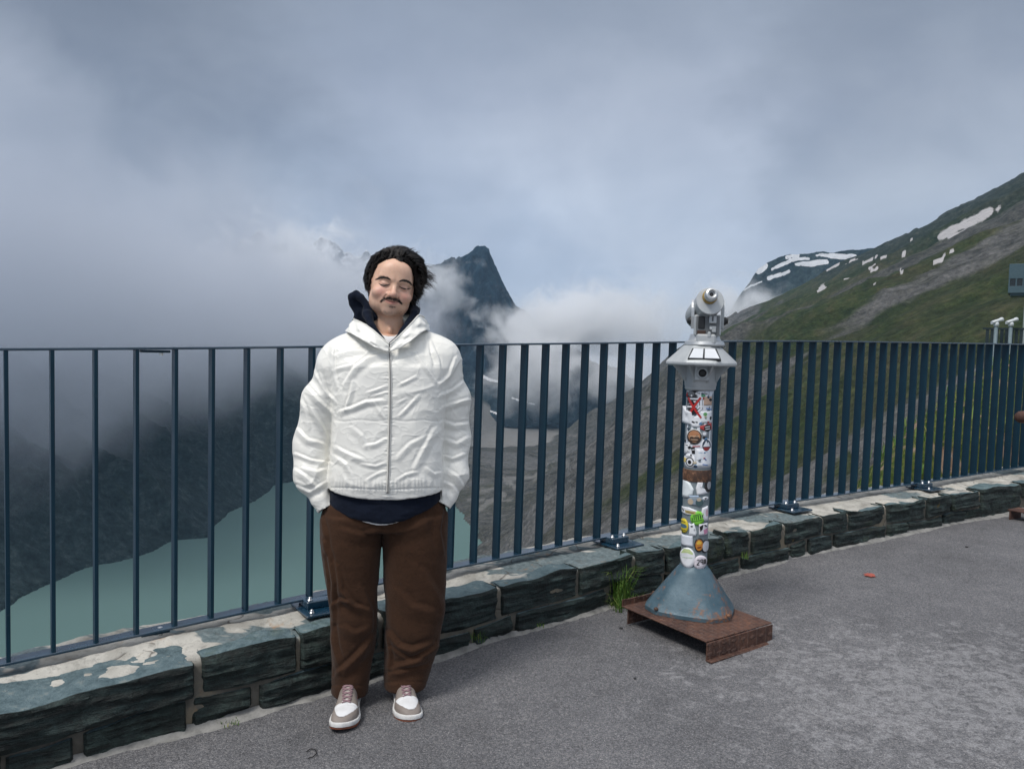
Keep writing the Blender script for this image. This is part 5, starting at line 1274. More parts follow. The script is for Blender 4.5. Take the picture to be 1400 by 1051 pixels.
def fold_disp(V, N, folds, only_front=True):
    """cloth folds given as pixel polylines (amplitude in mm, width in px): sharp on one side, soft on the other"""
    px, py = lpx(V); out = np.zeros(len(V))
    for pts, amp, w in folds:
        pts = np.asarray(pts, float); t = np.linspace(0, len(pts) - 1, 6 * len(pts)); P_ = np.stack([np.interp(t, range(len(pts)), pts[:, k]) for k in (0, 1)], 1)
        best = np.full(len(V), 1e9); sgn = np.zeros(len(V)); al = np.zeros(len(V))
        for i in range(len(P_) - 1):
            a, b = P_[i], P_[i + 1]; d_ = b - a; L = d_ @ d_ + 1e-9
            u = np.clip(((px - a[0]) * d_[0] + (py - a[1]) * d_[1]) / L, 0, 1)
            ex, ey = px - a[0] - u * d_[0], py - a[1] - u * d_[1]; dd = np.hypot(ex, ey); m = dd < best
            best[m] = dd[m]; sgn[m] = np.sign(ex * d_[1] - ey * d_[0])[m]; al[m] = (i + u[m]) / (len(P_) - 1)
        ww = np.where(sgn > 0, w * .55, w * 1.35)
        prof = 1.25 * np.clip(1 - best / (1.7 * ww), 0, 1) ** 1.25 - .50 * np.exp(-((best - 1.9 * ww) / (.9 * ww)) ** 2)
        out += amp * .001 * prof * np.sin(np.pi * np.clip(.08 + .84 * al, 0, 1)) ** .6
    return out * (np.clip(-N[:, 1] * 2, 0, 1) if only_front else 1)
def build_sdf(D, lo, h, it=2, lam=.5):
    V, Q = surface_nets(D, lo, h); V = smooth_verts(V, Q, it, lam)
    return V, Q
def zc(a): # zoomed chest crop -> pixel
    return [(390 + x / 3.626, 430 + y / 3.626) for x, y in a]
def zl(a): # zoomed leg crop -> pixel
    return [(380 + x / 2.84, 640 + y / 2.84) for x, y in a]

def cloth_mat(name, c0, c1, rough, bscale, bstr, weave=0, sheen=0.0, spec=.35):
    m, nt = material(name); P = coords(nt)
    n = nt.noise(P, bscale, 6, .6, .8); n2 = nt.noise(P, bscale * 5, 4, .6); b = nt.noise(P, 5, 4, .6)
    c = nt.mix(nt.ramp(nt.math('MULTIPLY_ADD', n, .5, nt.math('MULTIPLY', b, .5)), [(.35, 0), (.65, 1)]), c0, c1)
    h = nt.math('MULTIPLY_ADD', n, 1.0, nt.math('MULTIPLY', n2, .25))
    if weave:
        w = nt('ShaderNodeTexWave', {'Vector': P, 'Scale': weave, 'Distortion': 1.2, 'Detail': 2.0}, bands_direction='X').outputs['Fac']
        h = nt.math('MULTIPLY_ADD', w, .25, h); c = nt.mix(nt.math('MULTIPLY', w, .22), c, tuple(v * .6 for v in c0))
    finish(nt, c, rough, bump=h, bstr=bstr, bdist=.006, spec=spec, Sheen_Weight=sheen, Sheen_Roughness=.5)
    return m

def nylon_mat():
    m, nt = material('white_nylon'); P = coords(nt)
    w = nt.vm('ADD', P, nt.mapping(nt('ShaderNodeTexNoise', {'Vector': P, 'Scale': 9.0, 'Detail': 2.0}).outputs['Color'], scale=(.05, .05, .05)))
    def crease(sc, pw, loc):
        n = nt.noise(nt.mapping(w, loc=loc, scale=(1, 1, 1.3), rot=(0, .6, 0)), sc, 1, .5)
        return nt.math('POWER', nt.math('SUBTRACT', 1.0, nt.math('ABSOLUTE', nt.math('MULTIPLY_ADD', n, 4.0, -2.0)), clamp=True), pw)
    h = nt.math('MULTIPLY_ADD', crease(9, 7, (0, 0, 0)), 1.0, nt.math('MULTIPLY_ADD', crease(19, 6, (3, 1, 2)), .55, nt.math('MULTIPLY', crease(60, 2, (1, 5, 2)), .06)))
    b = nt.noise(P, 6, 4, .6)
    finish(nt, nt.mix(b, (.79, .78, .72), (.84, .83, .78)), .40, bump=h, bstr=.24, bdist=.005, spec=.5)
    return m
HEAD_C = pl(535.8, 391.5, .0); ROLL_H, YAW_H, PIT_H = math.radians(10.5), math.radians(6.0), math.radians(2.0)
def head_axes():
    cr, sr = math.cos(ROLL_H), math.sin(ROLL_H); cy, sy = math.cos(YAW_H), math.sin(YAW_H); cp, sp = math.cos(PIT_H), math.sin(PIT_H)
    Rr = np.array([[cr, 0, sr], [0, 1, 0], [-sr, 0, cr]]); Ry = np.array([[cy, -sy, 0], [sy, cy, 0], [0, 0, 1]]); Rp = np.array([[1, 0, 0], [0, cp, -sp], [0, sp, cp]])
    return Rr @ Ry @ Rp            # columns: head x, y, z in local space
HA = head_axes()
def to_head(X, Y, Z):
    dx, dy, dz = X - HEAD_C[0], Y - HEAD_C[1], Z - HEAD_C[2]
    return [HA[0, k] * dx + HA[1, k] * dy + HA[2, k] * dz for k in range(3)]
def head_sdf(x, y, z):
    ax = np.abs(x)
    d_ = ell(x, y, z, (0, .018, .040), (.079, .100, .088))
    d_ = smin(d_, ell(x, y, z, (0, -.012, -.022), (.0765, .082, .078)), .03)
    d_ = smin(d_, ell(x, y, z, (0, -.024, -.070), (.067, .067, .047)), .03)
    d_ = smin(d_, ell(ax, y, z, (.044, .0, -.064), (.027, .052, .037)), .025)                 # jaw angles
    d_ = smin(d_, ell(x, y, z, (0, -.078, -.099), (.023, .016, .018)), .022)                 # chin
    d_ = smin(d_, ell(ax, y, z, (.047, -.064, -.034), (.029, .026, .023)), .018)             # raised cheeks
    d_ = smin(d_, cap(ax, y, z, (.010, -.088, .020), (.052, -.068, .026), .010, .009), .018) # brow ridge
    d_ = smin(d_, ell(x, y, z, (0, -.066, .055), (.055, .030, .040)), .03)                   # forehead
    d_ = smax(d_, -ell(ax, y, z, (.034, -.104, .003), (.021, .016, .011)), .014)             # eye sockets
    d_ = smin(d_, ell(ax, y, z, (.034, -.076, .000), (.0175, .0135, .0115)), .006)           # lids over closed eyes
    d_ = smin(d_, cap(x, y, z, (0, -.085, .012), (0, -.111, -.030), .0075, .0115), .012)     # nose
    d_ = smin(d_, ell(x, y, z, (0, -.110, -.034), (.0125, .0125, .0105)), .008)
    d_ = smin(d_, ell(ax, y, z, (.0150, -.096, -.036), (.0085, .012, .0085)), .007)          # nostril wings
    d_ = smax(d_, -ell(ax, y, z, (.0065, -.104, -.046), (.0045, .008, .0045)), .004)
    d_ = smin(d_, ell(x, y, z, (0, -.074, -.058), (.033, .024, .024)), .02)                  # muzzle
    d_ = smin(d_, cap(ax, y, z, (.003, -.0955, -.0575), (.027, -.083, -.0525), .0052, .0030), .006)    # upper lip, corners raised
    d_ = smin(d_, cap(ax, y, z, (.000, -.0950, -.0670), (.022, -.084, -.0585), .0062, .0032), .006)    # lower lip
    zl_ = -.0622 + .0072 * np.clip(ax / .029, 0, 1.3) ** 2
    d_ = d_ + .0032 * np.exp(-((z - zl_) / .0017) ** 2) * np.exp(-(ax / .031) ** 4) * (y < -.05)          # mouth line
    nl = np.abs(ax - (.022 + (-.038 - z) * .42)) ; d_ = d_ + .0042 * np.exp(-(nl / .0035) ** 2) * sstep(-.066, -.054, z) * sstep(-.030, -.042, z) * (y < -.04)   # smile folds
    zl2 = .0005 - .0045 * (1 - ((ax - .034) / .017) ** 2)
    d_ = d_ + .0016 * np.exp(-((z - zl2) / .0015) ** 2) * (np.abs(ax - .034) < .017) * (y < -.05)         # lid line
    d_ = d_ + .0010 * np.exp(-((z - zl2 + .010) / .002) ** 2) * (np.abs(ax - .034) < .016) * (y < -.05)
    # ears
    ear = ell(ax, y, z, (.082, .010, -.010), (.0085, .020, .031)); ear = smax(ear, -ell(ax, y, z, (.090, .004, -.006), (.008, .011, .018)), .004)
    return smin(d_, ear, .007)

def build_person():
    root = empty('person', tuple(PO), -PAZ)
    tag(root, 'smiling man in a white windbreaker and brown trousers standing with hands in his pockets', 'person')
    J = lambda px, py, y=0.0: pl(px, py, y)
    # ---------------- body
    zs = np.concatenate([np.arange(.06, 1.40, .014), np.arange(1.40, 1.84, .0023)])
    xh = HEAD_C[0]
    xs = np.concatenate([np.arange(-.42, xh - .105, .012), np.arange(xh - .105, xh + .105, .0023), np.arange(xh + .105, .46, .012)])
    ys = np.concatenate([np.arange(-.30, -.14, .010), np.arange(-.14, .14, .0025), np.arange(.14, .20, .012)])
    X, Y, Z = np.meshgrid(xs, ys, zs, indexing='ij')
    nz0 = int(np.searchsorted(zs, 1.40))
    Dm = np.full(X.shape, 1.0)
    Xl, Yl, Zl = X[:, :, :nz0 + 30], Y[:, :, :nz0 + 30], Z[:, :, :nz0 + 30]
    tz = lambda py: float(J(525, py)[2])
    d_ = loft(Xl, Yl, Zl, [(tz(722), -.13, .14, .0, .08), (tz(690), -.14, .15, .0, .095), (tz(600), -.13, .16, 0, .10), (tz(520), -.16, .20, 0, .11), (tz(475), -.15, .19, .01, .09), (tz(455), -.06, .13, .01, .06)])
    segs = [((470, 490), (432, 600), .046, .038, 0, .05), ((432, 600), (447, 684), .036, .024, .05, .0), ((603, 490), (624, 598), .046, .038, 0, .05), ((624, 598), (599, 684), .036, .024, .05, .0),
            ((482, 735), (484, 845), .075, .055, 0, 0), ((484, 845), (480, 950), .052, .038, 0, .03), ((560, 735), (562, 845), .075, .055, 0, 0), ((562, 845), (551, 945), .052, .038, 0, .03)]
    for a, b, ra, rb, ya, yb in segs: d_ = smin(d_, cap(Xl, Yl, Zl, J(*a, ya), J(*b, yb), ra, rb), .03)
    for sx, w_, t_ in ((1, (447, 684), (464, 724)), (-1, (599, 684), (586, 724))):      # hands pushed into the pockets
        a, b = J(*w_, .0), J(*t_, -.03)
        d_ = smin(d_, cap(Xl, Yl, Zl, a, a + (b - a) * .55, .024, .028), .012)
        for f in range(4):
            o = np.array([sx * (-.018 + .012 * f), 0, 0]); d_ = smin(d_, cap(Xl, Yl, Zl, a + (b - a) * .55 + o, b + o + np.array([0, 0, .012 * abs(f - 1.4)]), .008, .007), .005)
        d_ = smin(d_, cap(Xl, Yl, Zl, a + (b - a) * .3, a + (b - a) * .75 + np.array([sx * .035, -.01, 0]), .010, .008), .006)
    Dm[:, :, :nz0 + 30] = d_
    nzn = int(np.searchsorted(zs, 1.36))
    Xn, Yn, Zn = X[:, :, nzn:], Y[:, :, nzn:], Z[:, :, nzn:]
    nk = cap(Xn, Yn, Zn, J(531, 475, .02), HEAD_C + HA @ np.array([0, .022, -.055]), .060, .054)
    trap = cap(Xn, Yn, Zn, J(500, 468, .02), J(560, 466, .02), .030, .030)
    hx, hy, hz = to_head(Xn, Yn, Zn)
    dn = smin(nk, head_sdf(hx, hy, hz), .018); dn = smin(dn, trap, .04)
    adam = ell(Xn, Yn, Zn, J(533, 452, -.040), (.010, .012, .016)); dn = smin(dn, adam, .012)
    Dm[:, :, nzn:] = smin(Dm[:, :, nzn:], dn, .02)
    Vi, Q = surface_nets(Dm, (0, 0, 0), 1.0)
    V = np.stack([np.interp(Vi[:, 0], np.arange(len(xs)), xs), np.interp(Vi[:, 1], np.arange(len(ys)), ys), np.interp(Vi[:, 2], np.arange(len(zs)), zs)], 1)
    V = smooth_verts(V, Q, 1, .45)
    # skin colour: lips, flushed cheeks, beard shadow; sockets and mouth line carry painted shade
    hx, hy, hz = to_head(V[:, 0], V[:, 1], V[:, 2]); ax = np.abs(hx); fr = sstep(-.02, -.05, hy)
    base = np.array([.68, .435, .31]); col = np.tile(base, (len(V), 1))
    def tint(w, c): 
        nonlocal col
        col = col * (1 - w[:, None]) + np.array(c) * w[:, None]
    tint(.75 * fr * np.exp(-((ax - .046) / .024) ** 2 - ((hz + .030) / .024) ** 2), (.56, .265, .215))
    tint(.55 * fr * np.exp(-((hx) / .017) ** 2 - ((hz + .034) / .016) ** 2) * (hy < -.085), (.56, .27, .215))
    tint(.5 * fr * np.exp(-((ax - .034) / .022) ** 2 - ((hz - .004) / .009) ** 2), (.40, .215, .165))  # shade of the eye sockets painted into the skin
    lips = fr * np.exp(-(hx / .027) ** 4) * np.exp(-((hz + .0628 - .006 * (ax / .027) ** 2) / .0080) ** 4) * (hy < -.07)
    tint(.85 * lips, (.48, .185, .155))
    tint(.9 * fr * np.exp(-((hz + .0622 - .0072 * np.clip(ax / .029, 0, 1.3) ** 2) / .0016) ** 2) * np.exp(-(hx / .030) ** 4), (.20, .07, .06))  # shade in the crease between the lips, painted dark
    stub = fr * np.clip(np.exp(-(hx / .036) ** 4) * np.exp(-((hz + .098) / .018) ** 2) + .7 * np.exp(-(hx / .018) ** 2 - ((hz + .077) / .008) ** 2) + .9 * np.exp(-((ax - .014) / .018) ** 2 - ((hz + .0500 - .0 * ax) / .0055) ** 2), 0, 1)
    tint(.42 * stub * (1 - lips), (.20, .165, .15))
    tint(.5 * sstep(.076, .083, ax) * (np.abs(hz) < .05), (.56, .27, .22))
    m, nt = material('skin'); P = coords(nt); n = nt.noise(P, 220, 4, .6); n2 = nt.noise(P, 40, 4, .6)
    c = nt.mix(nt.math('MULTIPLY', nt.ramp(n2, [(.4, 0), (.65, 1)]), .22), attr(nt, 'skin', 'Color'), (.50, .27, .20))
    n3 = nt.noise(P, 90, 5, .7); c = nt.mix(nt.ramp(n3, [(.50, 0), (.72, .30)]), c, (.46, .235, .175))
    finish(nt, c, .46, bump=nt.math('ADD', n, n3), bstr=.22, bdist=.0012, spec=.45, Subsurface_Weight=.12, Subsurface_Radius=(.012, .004, .002), Subsurface_Scale=.5)
    body = mesh('body', V, Q, m, root, True, {'skin': col})
    H = Hit(V, Q)
    # ---------------- facial hair, lashes
    hm, nt = material('black_hair'); rn = nt('ShaderNodeNewGeometry').outputs['Random Per Island']
    finish(nt, nt.ramp(rn, [(0, (.003, .003, .003)), (.6, (.010, .0085, .008)), (.80, (.038, .031, .027)), (1, (.11, .092, .08))]), .42, spec=.5)  # palest strands are highlights painted into the hair colour
    cm, nt = material('dark_hair_mass'); finish(nt, (.004, .0035, .0035), .9, spec=.05)
    rnd = random.Random(11)
    def face_strands(name, curve, n, wpx, ln, flow, r=.00042):
        g = Geo(); cv = np.asarray(curve, float)
        for _ in range(n):
            t = rnd.random() * (len(cv) - 1); i = min(int(t), len(cv) - 2); f = t - i
            p = cv[i] * (1 - f) + cv[i + 1] * f; d_ = cv[i + 1] - cv[i]; d_ /= np.linalg.norm(d_); nn = np.array([-d_[1], d_[0]])
            edge = math.sin(math.pi * (.12 + .76 * t / (len(cv) - 1)))
            p = p + nn * rnd.gauss(0, .42) * wpx * edge
            a = flow(t / (len(cv) - 1), d_) + np.array([rnd.gauss(0, .2), rnd.gauss(0, .2)]); L = ln * rnd.uniform(.6, 1.2)
            q = [H.px(*(p + a * L * s_), lift=.0003 + .0012 * s_ * (1 - s_ * .5)) for s_ in (0, .5, 1)]
            if any(v is None for v in q): continue
            g.tube(q, [r, r * .8, r * .3], 3, False)
        return g.build(name, hm, root, True)
    face_strands('eyebrow', [(514.8, 382.0), (519, 379.9), (524, 379.2), (529, 380.2), (534, 382.8)], 420, 1.75, 2.6, lambda t, d_: -d_ * .8 + np.array([0, -.25]))
    face_strands('eyebrow', [(545.6, 385.0), (550, 383.6), (555, 384.0), (560, 386.6), (564, 390.4)], 420, 1.75, 2.6, lambda t, d_: d_ * .8 + np.array([0, -.25]))
    face_strands('moustache', [(520.4, 412.0), (523.5, 409.4), (527.5, 407.3), (532, 406.6), (536.4, 408.6), (540.8, 408.4), (545, 410.6), (547.6, 412.8), (549.0, 414.6)], 900, 3.0, 2.0, lambda t, d_: (np.array([-.35, .85]) if t < .5 else np.array([.45, .85])), .00030)
    face_strands('chin_stubble', [(524, 424), (530, 428.5), (536, 429.5), (542, 429), (549, 426)], 170, 5.0, 1.0, lambda t, d_: np.array([0, .9]), .00022)
    face_strands('chin_stubble', [(532.5, 418.6), (536.5, 419.2), (540.5, 419.4)], 60, 1.3, 1.4, lambda t, d_: np.array([0, .9]), .00030)
    for cv in ([(517.6, 387.2), (521, 389.3), (525.5, 390.3), (530, 389.9), (533.4, 388.4)], [(545.4, 391.0), (549, 393.6), (553.5, 395.0), (558.5, 395.0), (562.6, 393.6)]):
        pts = [H.px(*p, lift=.0012) for p in cv]
        if all(p is not None for p in pts):
            g = Geo(); tt = np.linspace(0, 4, 17); pa = np.array(pts); pa = np.stack([np.interp(tt, range(5), pa[:, k]) for k in range(3)], 1)
            g.tube(pa, .0026 * np.sin(np.pi * (.08 + .84 * tt / 4)), 5); g.build('eyelashes', hm, root, True)
    # ---------------- hair
    def h_uv(px, py):
        p = H.px(px, py)
        q = pl(px, py, HEAD_C[1] - .02); return to_head(*q)[0], to_head(*q)[2]
    outer = [h_uv(*p) for p in [(507, 400), (503.5, 395), (500.3, 388), (499.2, 378), (502.3, 364), (509.5, 350.5), (523, 340.5), (539, 336.9), (555, 338.3), (568.5, 347), (577, 358), (581, 371), (581.5, 385), (576.5, 398), (575, 410), (571.5, 423), (564, 429), (560, 440), (510, 440)]]
    inner = [h_uv(*p) for p in [(500, 440), (507.2, 410), (507, 391), (508.2, 379), (512.5, 370), (517.5, 361), (527, 355.2), (538, 354), (545, 358.6), (555, 361.5), (562, 368), (565.5, 381), (568, 394.5), (568.7, 403), (566.3, 416), (561, 432), (558, 460)]]
    def poly_sd(poly, x, z):
        P_ = np.array(poly); dd = np.full(x.shape, 1e9); ins = np.zeros(x.shape, bool); n = len(P_)
        for i in range(n):
            a, b = P_[i], P_[(i + 1) % n]; e = b - a
            t = np.clip(((x - a[0]) * e[0] + (z - a[1]) * e[1]) / (e @ e), 0, 1)
            dd = np.minimum(dd, np.hypot(x - a[0] - t * e[0], z - a[1] - t * e[1]))
            c = ((a[1] > z) != (b[1] > z)) & (x < (b[0] - a[0]) * (z - a[1]) / (b[1] - a[1] + 1e-12) + a[0]); ins ^= c
        return np.where(ins, -dd, dd)
    hh = .003
    gx, gy, gz_, lo = grid3((-.13, -.135, -.15), (.15, .15, .175), hh)
    so = poly_sd(outer, gx[:, 0, :], gz_[:, 0, :])[:, None, :]; si = poly_sd(inner, gx[:, 0, :], gz_[:, 0, :])[:, None, :]
    crown_d = ell(gx, gy, gz_, (.004, .020, .035), (.128, .118, .135))
    D = smax(crown_d, so + .10 * np.clip(np.abs(gy - .02) - .02, 0, 1), .03)
    skull = head_sdf(gx, gy, gz_)
    thick = (.0030 + .026 * sstep(.006, .045, si + .5 * np.clip(gy + .02, 0, 1))) + .012 * sstep(0, .08, gx) * sstep(.004, .03, si)
    D = smax(D, skull - thick, .01)
    hole = np.maximum(si + .0015 * fbm(gx * 60, 0, gz_ * 60, 3, 311), gy - .012 - .02 * sstep(.02, .09, gz_)); D = smax(D, -hole, .003)
    D = smax(D, -(gz_ + .125), .01)
    # combed grooves
    gr = fbm(gx * 26 + gz_ * 12, gy * 9, gz_ * 30 - gx * 6, 4, 301, .6)
    D = D + .0035 * gr * sstep(.004, .035, si)
    Vh, Qh = build_sdf(D, lo, hh, 1, .4); Nh = normals(Vh, Qh)
    Vloc = Vh @ HA.T + HEAD_C
    hair = mesh('hair', Vloc, Qh, cm, root)
    bv = BVHTree.FromPolygons([Vector(v) for v in Vh], [tuple(int(i) for i in f) for f in Qh])
    g = Geo(); cand = [i for i in range(len(Vh)) if Vh[i, 2] > -.12 and skull_out(Vh[i]) ]
    rnd = random.Random(5)
    hl = [i for i in cand if Vh[i, 1] < .0 and Vh[i, 2] > -.06]
    for k in range(1150):                      # locks of several hairs that share a course, swept back from the hairline
        i = rnd.choice(hl if k % 2 == 0 else cand); p0 = Vh[i].copy(); n = Nh[i]
        L = rnd.uniform(.05, .13); m_ = 8; dev = np.array([rnd.gauss(0, .16), rnd.gauss(0, .12), rnd.gauss(0, .16)]); wob = rnd.uniform(0, 6.28); lf = rnd.random()
        cur = p0 + n * .0006; ctr = [cur]
        for s_ in range(1, m_):
            x, y, z = ctr[-1]; rgt = float(sstep(.0, .07, x)); lft = float(sstep(-.03, -.07, x)); top = float(sstep(-.02, -.08, y)) * float(sstep(.05, .09, z))
            f = np.array([.30 + .55 * rgt - .15 * lft, .75 - .2 * rgt, -.05 - .30 * rgt - .55 * lft + .55 * top]) + dev + .18 * np.array([math.sin(s_ * .9 + wob), 0, math.cos(s_ * .8 + wob)])
            q = ctr[-1] + f / np.linalg.norm(f) * L / m_
            h = bv.find_nearest(Vector(q)); c = np.array(h[0]); nn = np.array(h[1])
            ctr.append(c + nn * (.0010 + (.0012 + .0055 * lf * lf) * math.sin(math.pi * min(1, s_ / m_ * .62)) * (1 + 1.3 * rgt + .4 * top)))
        ctr = np.array(ctr); e = rnd.randrange(4, 8)
        for _ in range(e):
            o0 = np.array([rnd.gauss(0, 1), rnd.gauss(0, 1), rnd.gauss(0, 1)]) * .0016; o1 = np.array([rnd.gauss(0, 1), rnd.gauss(0, 1), rnd.gauss(0, 1)]) * .0030
            pts = ctr + o0 + (o1 - o0) * np.linspace(0, 1, m_)[:, None] ** 1.5
            g.tube(pts @ HA.T + HEAD_C, np.linspace(.00100, .00025, m_), 3, False)
    # loose strands blown to the right by the wind
    for cl in range(26):
        py0 = rnd.uniform(350, 400) if cl > 8 else rnd.uniform(366, 388); px0 = np.interp(py0, [345, 360, 375, 390, 402], [568, 577, 580, 579, 574]) - 5
        Lc = (rnd.uniform(9, 19) if 358 < py0 < 394 else rnd.uniform(4, 9)); a = rnd.gauss(.10, .22); bend = rnd.uniform(-.1, .75); y0 = rnd.uniform(-.03, .06)
        for k in range(rnd.randrange(7, 15)):
            L = Lc * rnd.uniform(.55, 1.1); dy = rnd.gauss(0, 1.6); da = a + rnd.gauss(0, .06); db = bend + rnd.gauss(0, .12); ph = rnd.uniform(0, 6)
            pts = [pl(px0 + (L + 5) * s_, py0 + dy * (1 - .5 * s_) + L * (da * s_ + db * s_ * s_) + .35 * math.sin(4 * s_ + ph), HEAD_C[1] + y0 + .03 * s_) for s_ in np.linspace(0, 1, 8)]
            g.tube(pts, np.linspace(.0009, .0002, 8), 3, False)
    for k in range(160):       # short flyaways along the crown, curls over the collar at the nape
        if k < 125:
            px0 = rnd.uniform(512, 572); py0 = np.interp(px0, [510, 523, 539, 555, 572], [350, 340.5, 337, 338.5, 349]) + 1.5; e = (rnd.uniform(1, 9), rnd.uniform(-4.5, 2.5))
        else:
            px0 = rnd.uniform(563, 573); py0 = rnd.uniform(402, 426); e = (rnd.uniform(1, 6), rnd.uniform(3, 9))
        g.tube([pl(px0 + e[0] * s_, py0 + e[1] * s_ - 2 * s_ * (1 - s_), HEAD_C[1] + .02) for s_ in np.linspace(0, 1, 5)], np.linspace(.0010, .0003, 5), 3, False)
    g.build('strands', hm, hair, True)
    # ---------------- jacket
    h = .0038
    lo_ = J(392, 700, 0); hi_ = J(655, 425, 0)
    X, Y, Z, lo = grid3((lo_[0], -.22, lo_[2] - .01), (hi_[0], .22, hi_[2]), h)
    tzx = lambda py, l, r, yc, ry: (float(J(525, py)[2]), float(J(l, py)[0]), float(J(r, py)[0]), yc, ry)
    D = loft(X, Y, Z, [tzx(676, 452, 604, -.005, .148), tzx(668, 450, 605, -.005, .150), tzx(650, 449, 606, -.01, .156), tzx(620, 452, 605, -.01, .154), tzx(570, 454, 606, -.01, .148), tzx(530, 452, 610, -.01, .146), tzx(500, 454, 612, -.005, .145), tzx(480, 461, 606, .0, .120), tzx(466, 474, 594, .005, .09), tzx(456, 488, 580, .01, .07), tzx(450, 500, 570, .01, .05)], 2.7)
    # shoulders
    D = smin(D, cap(X, Y, Z, J(505, 470, .015), J(463, 492, .01), .062, .066), .05); D = smin(D, cap(X, Y, Z, J(560, 468, .015), J(604, 490, .01), .062, .066), .05)
    Da = cap(X, Y, Z, J(472, 493, .01), J(441, 548, .03), .066, .077)
    Da = smin(Da, cap(X, Y, Z, J(441, 548, .03), J(428, 606, .04), .077, .072), .03); Da = smin(Da, cap(X, Y, Z, J(428, 606, .04), J(427, 650, .01), .072, .068), .03)
    Da = smin(Da, cap(X, Y, Z, J(427, 650, .01), J(438, 680, -.02), .062, .040), .03); Da = smin(Da, cap(X, Y, Z, J(438, 680, -.02), J(447, 696, -.03), .037, .036), .012)
    Db = cap(X, Y, Z, J(596, 491, .01), J(616, 545, .03), .066, .076)
    Db = smin(Db, cap(X, Y, Z, J(616, 545, .03), J(620, 600, .04), .076, .066), .03); Db = smin(Db, cap(X, Y, Z, J(620, 600, .04), J(618, 648, .01), .066, .062), .03)
    Db = smin(Db, cap(X, Y, Z, J(619, 648, .01), J(613, 676, -.02), .056, .038), .03); Db = smin(Db, cap(X, Y, Z, J(613, 676, -.02), J(604, 691, -.03), .036, .035), .012)
    zj = Z[0, 0, :]; kk = (.010 + .065 * sstep(float(J(525, 550)[2]), float(J(525, 495)[2]), zj))[None, None, :]
    D = smin(D, np.minimum(Da, Db), kk)
    k0 = int(np.searchsorted(zj, float(J(525, 482)[2]))); S_ = (slice(None), slice(None), slice(k0, None))
    xs_, ys_, zs_ = X[S_], Y[S_], Z[S_]
    neck = cap(xs_, ys_, zs_, J(532, 464, -.035), J(534, 425, -.015), .070, .100)
    vee = cap(xs_, ys_, zs_, J(532, 470, -.150), J(534, 440, -.11), .006, .062)
    D[S_] = smax(D[S_], -np.minimum(neck, vee), .006)
    # hollow at hem and cuffs
    hem = loft(X, Y, Z, [tzx(700, 456, 600, -.005, .138), tzx(640, 455, 601, -.005, .138)])
    px_, py_ = None, None
    D = smax(D, -hem, .006)
    zh = Z - (float(J(525, 673)[2]) + .022 * ((X - .02) / .22) ** 2)
    body_zone = (np.abs(X - float(J(527, 660)[0])) < .218)
    D = np.where(body_zone & (np.minimum(Da, Db) > .0), np.maximum(D, -zh), D)
    for a, b in (((438.5, 682, -.021), (451, 704, -.04)), ((612.5, 678, -.021), (599, 700, -.04))):
        D = smax(D, -cap(X, Y, Z, J(*a), J(*b), .025, .03), .004)
    # cuts the sleeve ends square
    for a, b in (((438, 680, -.02), (446, 695, -.03)), ((613, 676, -.02), (605, 690, -.03))):
        e = J(*b) - J(*a); e /= np.linalg.norm(e); c = J(*b)
        pln = (X - c[0]) * e[0] + (Y - c[1]) * e[1] + (Z - c[2]) * e[2]
        near = (X - c[0]) ** 2 + (Y - c[1]) ** 2 + (Z - c[2]) ** 2 < .075 ** 2
        D = np.where(near, np.maximum(D, pln), D)
    V, Q = build_sdf(D, lo, h, 5, .5); N = normals(V, Q)
    pxv, pyv = lpx(V)
